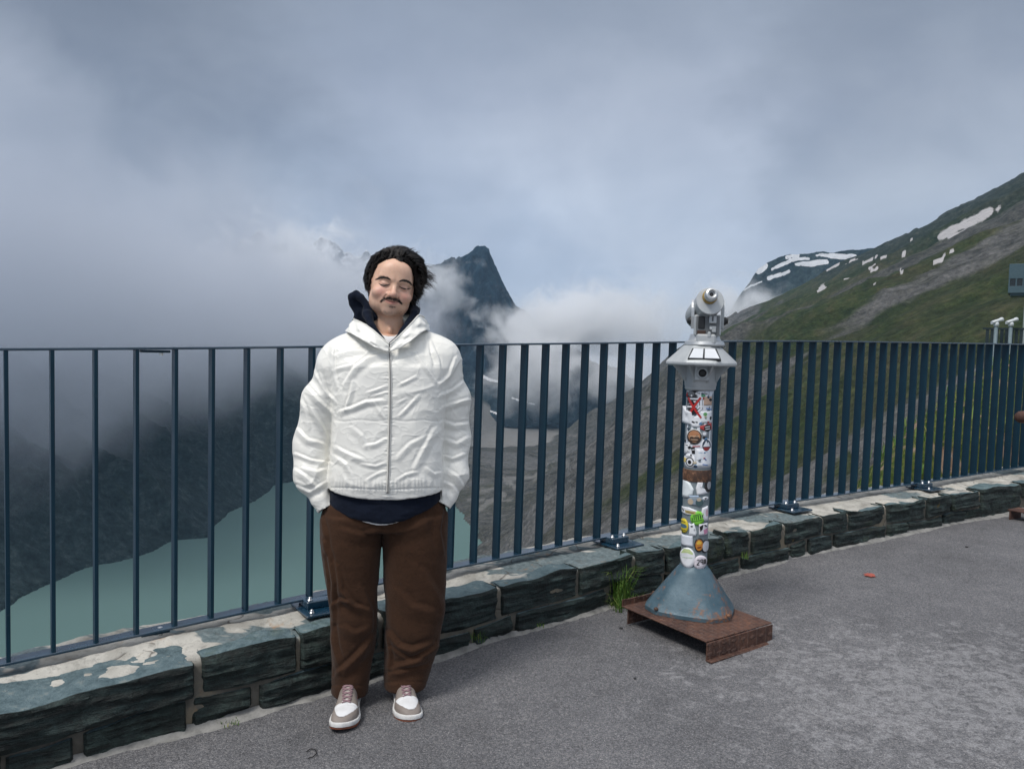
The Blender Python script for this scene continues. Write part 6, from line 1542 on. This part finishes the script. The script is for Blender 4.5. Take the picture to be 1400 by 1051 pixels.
    F_ = [(zc([(290, 350), (340, 270), (410, 215), (515, 182)]), 9, 5), (zc([(270, 480), (330, 462), (400, 432), (480, 425)]), 10, 4.5), (zc([(300, 468), (318, 410), (332, 335)]), 8, 3.5), (zc([(440, 435), (470, 480), (502, 525)]), 5, 3),
          (zc([(405, 385), (450, 372), (505, 350)]), 5, 3), (zc([(430, 400), (505, 385)]), 4, 2.5), (zc([(640, 185), (690, 250), (745, 330)]), 6, 3), (zc([(560, 350), (600, 330), (650, 305)]), 5, 3), (zc([(565, 500), (610, 455), (660, 400)]), 6, 3.5),
          (zc([(550, 440), (600, 415)]), 4, 2.5), (zc([(395, 650), (450, 640), (505, 610)]), 6, 4), (zc([(250, 655), (300, 685), (385, 720)]), 7, 5), (zc([(330, 560), (380, 600), (400, 650)]), 5, 5), (zc([(640, 760), (690, 660), (740, 570)]), 7, 6),
          (zc([(560, 700), (620, 640), (700, 600)]), 5, 5), (zc([(380, 740), (450, 750), (500, 730)]), 5, 3), (zc([(400, 820), (450, 790), (505, 770)]), 5, 3), (zc([(550, 820), (600, 790), (650, 780)]), 5, 3), (zc([(240, 700), (300, 740), (330, 800)]), 5, 4),
          (zc([(700, 760), (740, 790), (780, 780)]), 5, 4), (zc([(250, 270), (330, 250)]), 6, 4), (zc([(255, 200), (320, 180), (400, 165)]), 6, 5), (zc([(560, 230), (620, 215), (690, 200)]), 5, 5), (zc([(600, 170), (660, 185)]), 4, 3),
          # left sleeve
          (zc([(105, 360), (160, 420), (235, 490)]), 9, 5), (zc([(130, 470), (175, 540), (210, 605)]), 9, 5), (zc([(60, 400), (95, 465), (120, 560)]), 7, 5), (zc([(240, 150), (235, 250), (258, 360)]), 8, 4), (zc([(50, 560), (110, 620), (190, 640)]), 8, 5),
          (zc([(50, 688), (130, 722), (222, 735)]), 9, 3.5), (zc([(50, 770), (100, 800), (150, 850)]), 9, 5), (zc([(85, 760), (160, 780), (215, 755)]), 7, 5), (zc([(60, 850), (120, 880), (200, 830)]), 8, 4), (zc([(180, 300), (200, 380), (250, 430)]), 7, 4), (zc([(130, 250), (160, 310), (180, 350)]), 6, 4),
          # right sleeve
          (zc([(765, 345), (810, 300), (845, 215)]), 8, 4), (zc([(770, 400), (830, 375), (890, 330)]), 8, 4.5), (zc([(780, 460), (840, 440), (910, 420)]), 8, 4.5), (zc([(785, 530), (840, 550), (915, 540)]), 8, 5), (zc([(790, 620), (850, 640), (905, 610)]), 8, 5),
          (zc([(790, 700), (830, 712), (885, 690)]), 9, 3.5), (zc([(800, 770), (850, 800), (895, 870)]), 8, 5), (zc([(790, 830), (830, 850), (870, 900)]), 7, 4), (zc([(720, 130), (760, 220), (770, 300)]), 7, 4), (zc([(700, 130), (715, 200), (730, 240)]), 6, 3.5)]
    disp = fold_disp(V, N, [(a_, b_ * .62, c_ * .72) for a_, b_, c_ in F_])
    gath = np.sin(pxv * 1.05 + 2.2 * np.sin(pxv * .23)) * np.exp(-((pyv - 664) / 9) ** 2) * ((pxv > 452) & (pxv < 606)); disp += .0016 * gath
    wx = V[:, 0] + .03 * fbm(V[:, 0] * 6, V[:, 1] * 6, V[:, 2] * 6, 3, 401); wz = V[:, 2] + .03 * fbm(V[:, 0] * 6, V[:, 1] * 6, V[:, 2] * 6, 3, 411)
    r1 = 1 - np.abs(fbm(wx * 5 + wz * 3.5, V[:, 1] * 5, wz * 7 - wx * 4, 2, 421, .5)); r2 = 1 - np.abs(fbm(wx * 11 - wz * 8, V[:, 1] * 10, wz * 13 + wx * 7, 2, 423, .5))
    crk = .25 + .85 * (np.clip(r1, 0, 1) ** 4 - .3) + .22 * (np.clip(r2, 0, 1) ** 4 - .3)
    arm = sstep(.0, .02, np.minimum(np.abs(V[:, 0] - float(J(452, 600)[0])), 1)) * ((pxv < 452) | (pxv > 606))
    disp += (.0036 + .0016 * arm) * (crk - .25) * (1 - .6 * sstep(475, 460, pyv))
    # seam across the chest, hem channel, elbow seams
    seam = np.exp(-((pyv - 574.8 - 1.0 * np.sin(pxv * .15)) / .9) ** 2) * ((pxv > 458) & (pxv < 604)) * (N[:, 1] < 0); disp -= .0022 * seam
    disp -= .0030 * np.exp(-((pyv - (666.5 - .00060 * (pxv - 530) ** 2 * .0 + 2.5 * np.exp(-((pxv - 530) / 40) ** 2))) / 1.0) ** 2) * ((pxv > 452) & (pxv < 606)) * (N[:, 1] < .2)
    puck = .0016 * np.sin(pyv * 1.9 + 3 * np.sin(pyv * .31)) * np.exp(-((pxv - 531.5) / 7) ** 2) * (N[:, 1] < -.3); disp += puck
    V = V + N * disp[:, None]
    jm = nylon_mat()
    jk = mesh('jacket', V, Q, jm, root)
    JH = Hit(V, Q)
    # zip: tape, teeth, slider
    zx = [(532.2, 472), (532.8, 490), (533.6, 520), (533.2, 560), (532.2, 600), (531.2, 640), (530.0, 674)]
    zz = np.array(zx); tt = np.linspace(0, len(zx) - 1, 90); zz = np.stack([np.interp(tt, range(len(zx)), zz[:, k]) for k in (0, 1)], 1)
    def ribbon(name, half, lift, mat, par, off=0.0):
        V2, F2 = [], []
        for i, (a, b) in enumerate(zz):
            for s_ in (-1, -.3, .3, 1):
                p = JH.px(a + off + s_ * half, b, lift)
                if p is None: p = np.array(V2[-4]) if len(V2) >= 4 else pl(a, b, -.14)
                V2.append(p)
            if i: F2 += [((i - 1) * 4 + k, (i - 1) * 4 + k + 1, i * 4 + k + 1, i * 4 + k) for k in range(3)]
        V2 = np.array(V2); k = 4
        sm = V2.copy().reshape(-1, 4, 3)
        for _ in range(6): sm[1:-1] = (sm[:-2] + 2 * sm[1:-1] + sm[2:]) / 4
        o = mesh(name, sm.reshape(-1, 3), F2, mat, par); md = o.modifiers.new('thickness', 'SOLIDIFY'); md.thickness = .0016; return o
    tape = cloth_mat('cream_zip_tape', (.66, .65, .60), (.72, .71, .67), .7, 60, .2); tm, nt = material('grey_zip_teeth'); P = coords(nt)
    w = nt('ShaderNodeTexWave', {'Vector': P, 'Scale': 130.0}, bands_direction='Z').outputs['Fac']; finish(nt, nt.ramp(w, [(.3, (.12, .115, .11)), (.7, (.42, .41, .39))]), .45, .2, bump=w, bstr=.6, bdist=.002)
    collar(jk, jm, J)
    zt = ribbon('zip', 2.3, .0012, tape, jk); ribbon('zip_teeth', .75, .0030, tm, zt)
    sl = steel_mat('white_zip_slider', (.74, .73, .70), .4)
    p = JH.px(532.6, 478, .004); g = Geo(); g.box(p, (.009, .008, .014), None, .002); so_ = g.build('zip_slider', sl, zt)
    q = JH.px(534.6, 491, .005); 
    g = Geo(); g.tube([p + [0, -.003, -.004], (p + q) / 2 + [0, -.004, .006], q + [0, 0, .012]], .0018, 6); g.box((q + [0.0005, 0, -.004]), (.009, .004, .030), None, .0018); g.build('zip_pull', tape, so_)
    # ---------------- hoodie: dark hood round the neck, hem below the jacket
    hd = cloth_mat('navy_sweatshirt', (.005, .008, .016), (.008, .012, .024), .95, 60, .35, 0, .05, .12)
    h = .004
    a, b = J(470, 472, 0), J(590, 392, 0)
    X, Y, Z, lo = grid3((a[0], -.17, a[2]), (b[0], .17, b[2]), h)
    D = np.full(X.shape, 1.0)
    L_ = [J(531, 474, -.098), J(521, 464, -.098), J(509, 446, -.075), J(502, 430, -.03), J(503, 422, .04), J(520, 418, .095), J(535, 420, .11)]
    R_ = [J(532, 474, -.098), J(544, 462, -.098), J(556, 445, -.075), J(566, 428, -.025), J(566, 424, .04), J(552, 420, .095), J(535, 420, .11)]
    for c, rr in ((L_, (.010, .011, .013, .018, .024, .03, .032)), (R_, (.010, .011, .013, .014, .022, .03, .032))):
        for i in range(len(c) - 1): D = smin(D, cap(X, Y, Z, c[i], c[i + 1], rr[i], rr[i + 1]), .006)
    loop = [J(512, 434, -.01), J(503, 420, -.005), J(494, 407, .005), J(487, 402, .015), J(481.5, 406, .025), J(482.5, 416, .035), J(489, 428, .035), J(486, 440, .03)]
    for i in range(len(loop) - 1): D = smin(D, cap(X, Y, Z, loop[i], loop[i + 1], .014, .015), .006)
    D = smin(D, cap(X, Y, Z, J(490, 412, .04), J(500, 432, .045), .020, .03), .01)
    D = D + .003 * fbm(X * 30, Y * 30, Z * 30, 3, 431)
    V, Q = build_sdf(D, lo, h, 2, .5); mesh('hoodie_hood', V, Q, hd, root)
    a, b = J(440, 715, 0), J(612, 640, 0)
    X, Y, Z, lo = grid3((a[0], -.19, a[2]), (b[0], .18, b[2]), h)
    D = loft(X, Y, Z, [tzx(712, 450, 602, -.005, .136), tzx(690, 448, 603, -.005, .142), tzx(640, 455, 600, -.005, .134)], 2.2)
    D = smax(D, -loft(X, Y, Z, [tzx(716, 458, 594, -.005, .120), tzx(636, 460, 594, -.005, .122)], 2.2), .004)
    xc = float(J(522, 690)[0]); zb = float(J(522, 704.5)[2])
    D = smax(D, -(Z - (zb + .062 * np.clip(np.abs(X - xc) / .21, 0, 1.2) ** 2.0)), .004)
    V, Q = build_sdf(D, lo, h, 2, .5); N = normals(V, Q); px_, py_ = lpx(V)
    edge = py_ - (704.5 - 22 * np.clip(np.abs(px_ - 522) / 76, 0, 1.2) ** 2)
    dsp = .0035 * fbm(V[:, 0] * 14, V[:, 1] * 14, V[:, 2] * 30, 4, 441) - .002 * np.exp(-((edge + 15) / 1.0) ** 2) - .0016 * np.exp(-((px_ - 522.5) / .8) ** 2) * (N[:, 1] < 0)
    V = V + N * dsp[:, None]; hdo = mesh('hoodie_hem', V, Q, hd, root)
    # ---------------- t-shirt
    tw = cloth_mat('white_cotton', (.70, .70, .70), (.76, .76, .76), .85, 60, .2)
    g = Geo(); pts = [J(520, 455, -.060), J(524, 459.5, -.074), J(531, 461, -.080), J(539, 460.5, -.077), J(546, 456, -.062), J(553, 445, -.02), J(552, 438, .04), J(534, 435, .07), J(514, 438, .04), J(513, 446, -.02), J(520, 455, -.060)]
    pts = np.array(pts); Vt, Ft = [], []
    tt = np.linspace(0, 10, 80); ring = np.stack([np.interp(tt, range(11), pts[:, k]) for k in range(3)], 1); c = ring.mean(0)
    levels = [(-.004, .004, 1.0), (.0, .004, 1.0), (.003, .0, 1.0), (.0, -.003, 1.0), (-.02, -.012, 1.1), (-.06, -.014, 1.2)]
    for p in ring:
        o = p - c; o[2] = 0; o /= np.linalg.norm(o) + 1e-9
        for dz, out, s_ in levels: Vt.append(p + np.array([0, 0, dz]) + o * (-out + .002))
    Ft = grid_faces(80, len(levels)); ts = mesh('t_shirt', np.array(Vt), Ft, tw, root)
    a, b = J(490, 714, 0), J(556, 690, 0); X, Y, Z, lo = grid3((a[0], -.17, a[2]), (b[0], -.06, b[2]), .004)
    D = loft(X, Y, Z, [tzx(716, 452, 600, -.005, .132), tzx(640, 456, 598, -.005, .132)], 2.2); D = smax(D, -loft(X, Y, Z, [tzx(720, 458, 594, -.005, .126), tzx(636, 460, 594, -.005, .126)], 2.2), .003)
    zb2 = float(J(522, 707.5)[2]); D = smax(D, -(Z - (zb2 + .10 * np.clip(np.abs(X - xc) / .21, 0, 1.2) ** 1.8)), .003)
    V, Q = build_sdf(D, lo, .004, 1, .5); mesh('t_shirt_hem', V, Q, tw, root)
    # ---------------- trousers
    h = .005
    a, b = J(425, 952, 0), J(625, 672, 0)
    X, Y, Z, lo = grid3((a[0], -.20, a[2]), (b[0], .20, b[2]), h)
    def rows(lst): return [tzx(py, l, r, yc, ry) for py, l, r, yc, ry in lst]
    hips = loft(X, Y, Z, rows([(676, 452, 600, 0, .118), (690, 442, 608, 0, .124), (705, 438, 611, 0, .128), (712, 437, 611, 0, .126), (719, 437.5, 611, .005, .122)]), 2.3)
    L_ = loft(X, Y, Z, rows([(700, 440, 524, 0, .118), (722, 437.5, 522.5, 0, .118), (745, 439.5, 521.5, 0, .114), (770, 442.5, 519.5, 0, .108), (800, 447, 516, 0, .102), (825, 450, 516.5, .0, .098), (850, 452, 516, .003, .096), (880, 453.5, 514, .008, .090), (905, 454, 509, .012, .086), (925, 453, 505, .012, .084), (944.5, 453, 503.5, .010, .082)]), 2.15)
    R_ = loft(X, Y, Z, rows([(700, 520, 611, 0, .118), (722, 522.5, 611.5, 0, .118), (745, 523, 610.5, 0, .114), (770, 523.8, 610, 0, .108), (800, 525, 609, 0, .102), (825, 526.5, 608, .0, .098), (850, 527, 606, .003, .096), (880, 525.5, 602, .008, .090), (905, 525.5, 594.5, .012, .086), (925, 525.5, 587, .012, .084), (939.5, 525.5, 582, .010, .082)]), 2.15)
    D = smin(smin(L_, R_, .003), hips, .006)
    for c_, w_ in ((J(478, 960, .01), (457, 499)), (J(553, 956, .01), (530, 575))):        # hollow hems
        rx = (J(w_[1], 940)[0] - J(w_[0], 940)[0]) / 2 - .006
        D = smax(D, -np.maximum(np.sqrt(((X - (J(w_[1], 940)[0] + J(w_[0], 940)[0]) / 2) / rx) ** 2 + ((Y - .010) / .072) ** 2) * .07 - .07, Z - (c_[2] + .075)), .004)
    V, Q = build_sdf(D, lo, h, 3, .5); N = normals(V, Q); px_, py_ = lpx(V)
    F_ = [(zl([(185, 285), (205, 360), (218, 440), (216, 520), (218, 600)]), 9, 4), (zl([(230, 380), (250, 470), (290, 530), (345, 548)]), 9, 4.5), (zl([(215, 530), (245, 510), (280, 515)]), 7, 4), (zl([(232, 795), (270, 765), (320, 715), (370, 650)]), 12, 5.5),
          (zl([(208, 600), (222, 690), (245, 775)]), 9, 4.5), (zl([(330, 470), (362, 560), (360, 640)]), 6, 5), (zl([(430, 640), (470, 690), (520, 705), (600, 680)]), 10, 6), (zl([(428, 650), (436, 720), (432, 780)]), 6, 3.5),
          (zl([(460, 770), (530, 750), (620, 690)]), 11, 5.5), (zl([(440, 700), (500, 745), (560, 745)]), 7, 5), (zl([(430, 800), (500, 790), (590, 770)]), 6, 4), (zl([(560, 400), (610, 480), (640, 560)]), 6, 8), (zl([(470, 480), (520, 540), (600, 560)]), 5, 8),
          (zl([(180, 330), (195, 430), (200, 520)]), 7, 3), (zl([(250, 240), (330, 260), (390, 240)]), 5, 6), (zl([(420, 250), (500, 240), (600, 200)]), 5, 7), (zl([(165, 175), (185, 260), (190, 330)]), 6, 4), (zl([(640, 150), (625, 240), (640, 330)]), 6, 4), (zl([(260, 620), (300, 640), (350, 620)]), 5, 6)]
    dsp = fold_disp(V, N, F_) + .0050 * (fbm(V[:, 0] * 7 + V[:, 2] * 2, V[:, 1] * 7, V[:, 2] * 5, 4, 451, .5, True) - .3) * .6
    dsp += .003 * np.exp(-((py_ - 932) / 1.0) ** 2) * -1 * (px_ > 515) - .003 * np.exp(-((py_ - 936) / 1.0) ** 2) * (px_ < 515)
    # pocket openings pulled by the hands
    for (x0, y0, x1, y1) in ((440, 692, 458, 700), (612, 690, 597, 696)): pass
    V = V + N * dsp[:, None]; V = smooth_verts(V, Q, 1, .3)
    tr = cloth_mat('brown_fleece', (.038, .0192, .0115), (.056, .0285, .0168), .97, 90, .45, 0, .06, .10)
    mesh('trousers', V, Q, tr, root)
    # ---------------- shoes
    for (ank, toe, side) in (((479, 951), (467.5, 996.5), -1), ((551.5, 945), (561, 986), 1)):
        shoe(root, ank, toe, side)
    return root
def skull_out(v): return True
def collar(jk, jm, J):
    """open collar with the hood lying folded behind: two thin flaps rolled outwards"""
    I = [(532, 472, -.148), (523, 464, -.140), (511, 453, -.125), (498, 444, -.095), (487.5, 439, -.050), (483, 438, .01), (492, 434, .07), (515, 430, .105), (535, 429, .115), (556, 429, .105), (577, 433, .06), (580.5, 436.5, .0), (572.5, 431, -.055), (564, 441, -.095), (553, 453, -.122), (542, 464, -.140), (533, 472, -.148)]
    O = [(531, 482, -.146), (513, 478, -.150), (497, 470, -.142), (485, 463, -.118), (477, 458, -.070), (472, 456, .01), (480, 452, .09), (508, 450, .135), (535, 450, .145), (562, 450, .135), (584, 452, .09), (588, 455, .0), (583, 455, -.070), (574, 460, -.118), (564, 468, -.142), (550, 477, -.150), (534, 482, -.146)]
    I3 = np.array([J(*p) for p in I]); O3 = np.array([J(*p) for p in O]); O3 = I3 + (O3 - I3) * .74; n = 160; t = np.linspace(0, len(I) - 1, n)
    def sm(A):
        B = np.stack([np.interp(t, range(len(A)), A[:, k]) for k in range(3)], 1)
        for _ in range(10): B[1:-1] = (B[:-2] + 2 * B[1:-1] + B[2:]) / 4
        return B
    I3, O3 = sm(I3), sm(O3); c = np.array([J(533, 450, 0)[0], .0, 0])
    out = O3 - c; out[:, 2] = 0; out /= np.linalg.norm(out, axis=1)[:, None]
    V = []; pr = [(-.35, -.010, -.030), (-.12, -.005, -.008), (.0, .001, .004), (.05, .003, .002), (.16, .004, .000), (.34, .005, -.002), (.52, .006, -.003), (.70, .008, -.003), (.86, .010, -.003), (.98, .011, -.003), (1.0, .009, -.005)]
    for i in range(n):
        k = min(1, min(i, n - 1 - i) / 14.0)
        for a_, o_, z_ in pr:
            p = I3[i] * (1 - a_) + O3[i] * a_ + out[i] * o_ * (.45 + .55 * k) + np.array([0, 0, z_])
            q = float(.004 * fbm(np.array(p[0] * 22 + a_ * 3), np.array(p[1] * 22), np.array(p[2] * 30), 3, 611) * (a_ > .05))
            q += (.008 * math.exp(-((a_ - .45 - .22 * math.sin(i * .13)) / .09) ** 2) + .005 * math.sin(i * .41 + a_ * 5) * a_ * (1 - a_) * 4) * k
            V.append(p + out[i] * q)
    o = mesh('collar', np.array(V), grid_faces(n, len(pr)), jm, jk)
    m = o.modifiers.new('thickness', 'SOLIDIFY'); m.thickness = .003; m.offset = -1
    m2 = o.modifiers.new('smooth', 'SUBSURF'); m2.levels = 1; m2.render_levels = 1
    g = Geo(); g.tube(I3 + np.array([0, 0, .005]) + out * .002, .0022, 6); g.build('collar_piping', jm, o, True)

def shoe(root, ank, toe, side):
    gz = PG
    T_ = PM @ (at_z(*toe, gz + .012) - PO); A_ = PM @ (at_z(*ank, gz + .02) - PO)
    f = T_ - A_; f[2] = 0; f /= np.linalg.norm(f); r = np.array([-f[1], f[0], 0]); r = r if r[0] > 0 else -r
    L = .298; heel = T_ - f * L; heel[2] = 0
    base = empty('shoe', (0, 0, 0)); bpy.data.objects.remove(base)
    tl = [0, .02, .08, .2, .35, .5, .62, .72, .82, .9, .96, 1.0]
    wl_ = [.012, .026, .034, .0375, .037, .039, .0445, .0485, .0475, .041, .029, .006]; ofs = [0, 0, 0, 0, .0, .002, .004, .004, .001, -.004, -.008, -.010]
    wid = lambda t: np.interp(t, tl, wl_) * 1.07
    cen = lambda t: np.interp(t, tl, ofs) * -side
    hgt = lambda t: np.interp(t, [0, .03, .1, .25, .38, .5, .6, .7, .78, .86, .93, .98, 1.0], [.075, .098, .106, .104, .108, .100, .086, .072, .064, .059, .051, .038, .026])
    h = .0024
    X, Y, Z, lo = grid3((-.07, -.012, -.004), (.07, L + .012, .125), h)        # shoe frame: x across, y heel->toe, z up
    t = np.clip(Y / L, 0, 1); w = wid(t); c = cen(t); x = X - c
    out_end = np.maximum(-Y, Y - L)
    H_ = hgt(t) - .030; zz = np.clip((Z - .030), 0, None)
    q = ((np.abs(x) / (w - .003)) ** 2.6 + (zz / np.maximum(H_, .004)) ** 2.4) ** (1 / 2.5)
    up = np.maximum((q - 1) * .03, np.maximum(.020 - Z, out_end))
    V, Q = build_sdf(up, lo, h, 3, .5)
    def W(P_): return np.asarray(P_)[:, :1] * r + np.asarray(P_)[:, 1:2] * f + np.asarray(P_)[:, 2:3] * PZ_ + heel
    tv = np.clip(V[:, 1] / L, 0, 1); xv = V[:, 0] - cen(tv); rel = np.abs(xv) / np.maximum(wid(tv), .004)
    suede = np.array([.205, .175, .155]); white = np.array([.66, .67, .68]); mauve = np.array([.24, .155, .165]); red = np.array([.36, .05, .035]); tan = np.array([.40, .36, .33])
    col = np.tile(white, (len(V), 1))
    bnd = .935 - .33 * np.clip(rel / .95, 0, 1) ** 3.2; mud = (tv > bnd) & (V[:, 2] < .064); col[mud] = suede          # toe guard
    
    eye = (tv > .42) & (tv < .70) & (rel > .30 + (.70 - tv) * .3) & (rel < .92) & (V[:, 2] > .052); col[eye] = suede
    tong = (tv > .36) & (tv < .66) & (rel <= .30 + (.70 - tv) * .3) & (V[:, 2] > .06); col[tong] = tan
    sw = (tv > .25) & (tv < .60) & (np.abs(V[:, 2] - (.046 + .055 * (.60 - tv))) < .008); col[sw] = red
    col[(tv < .16)] = suede
    line = (np.abs(tv - bnd) < .006) & (tv > .62); col[line & (V[:, 2] < .068)] *= .55
    m = bpy.data.materials.get('shoe_leather')
    if m is None:
        m, nt = material('shoe_leather'); P = coords(nt); n = nt.noise(P, 160, 4, .6); n2 = nt.noise(P, 20, 4, .6)
        finish(nt, nt.mix(nt.math('MULTIPLY', nt.ramp(n2, [(.4, 0), (.7, 1)]), .25), attr(nt, 'leather', 'Color'), (.33, .31, .29)), .6, bump=n, bstr=.2, bdist=.001, spec=.4)
        rb, nt = material('white_midsole'); n = nt.noise(coords(nt), 40, 4, .6); finish(nt, nt.mix(nt.ramp(n, [(.5, 0), (.75, .6)]), (.60, .60, .59), (.34, .32, .30)), .55)
        gm, nt = material('gum_outsole'); finish(nt, (.16, .050, .024), .6)
        lc, nt = material('mauve_laces'); n = nt.noise(coords(nt), 300, 3, .6); finish(nt, nt.mix(n, (.20, .125, .14), (.30, .20, .215)), .9, bump=n, bstr=.4, bdist=.001)
    rb, gm, lc = [bpy.data.materials[k] for k in ('white_midsole', 'gum_outsole', 'mauve_laces')]
    # folds across the toe box
    V[:, 2] += .0012 * np.sin(V[:, 1] * 420 + xv * 60) * np.exp(-((tv - .72) / .05) ** 2) * (V[:, 2] > .05)
    sh = mesh('shoe', W(V), Q, m, root, True, {'leather': col})
    for nm, z0, z1, ex, mt in (('outsole', .0, .0125, .0015, gm), ('midsole', .0120, .0290, .0035, rb)):
        ts = 1 - (1 - np.linspace(0, 1, 40)) ** 1; ts = .5 - .5 * np.cos(np.pi * np.linspace(0, 1, 46)); pts = [((wid(a) + ex) * 1 + cen(a), a * (L + 2 * ex) - ex) for a in ts] + [(-(wid(a) + ex) + cen(a), a * (L + 2 * ex) - ex) for a in ts[::-1][1:-1]]
        pts = np.array(pts); n = len(pts); lay = [(z0, .985), (z0 + .002, 1.0), (z1 - .004, 1.0), (z1 - .001, .985), (z1, .95)]; cc = pts.mean(0)
        V2 = np.array([[*(cc + (p - cc) * s_), z + (.010 * max(0, (p[1] / L - .86)) / .14 * (1 if nm == 'outsole' else .6))] for p in pts for z, s_ in lay])
        F2 = grid_faces(n, len(lay), True).tolist() + [[i * len(lay) for i in range(n)][::-1], [i * len(lay) + len(lay) - 1 for i in range(n)]]
        auto_smooth(mesh(nm, W(V2), F2, mt, sh), 40)
    b = BVHTree.FromPolygons([Vector(v) for v in V], [tuple(int(i) for i in q_) for q_ in Q])
    def top(x, y, lift):
        hh = b.ray_cast(Vector((x, y, .3)), Vector((0, 0, -1))); return np.array(hh[0]) + np.array([0, 0, lift]) if hh[0] is not None else np.array([x, y, .09])
    g = Geo()
    for i in range(5):
        t_ = .45 + .055 * i; xw = .021 - .0012 * i
        for s_ in (-1, 1):
            g.tube([top(cen(t_) + s_ * xw * (1 - 2 * u), (t_ + .04 * u) * L, .0022 + .002 * math.sin(math.pi * u)) for u in np.linspace(0, 1, 8)], .0030, 6)
    o = mesh('laces', W(np.concatenate(g.V)), g.F, lc, sh)
build_person()
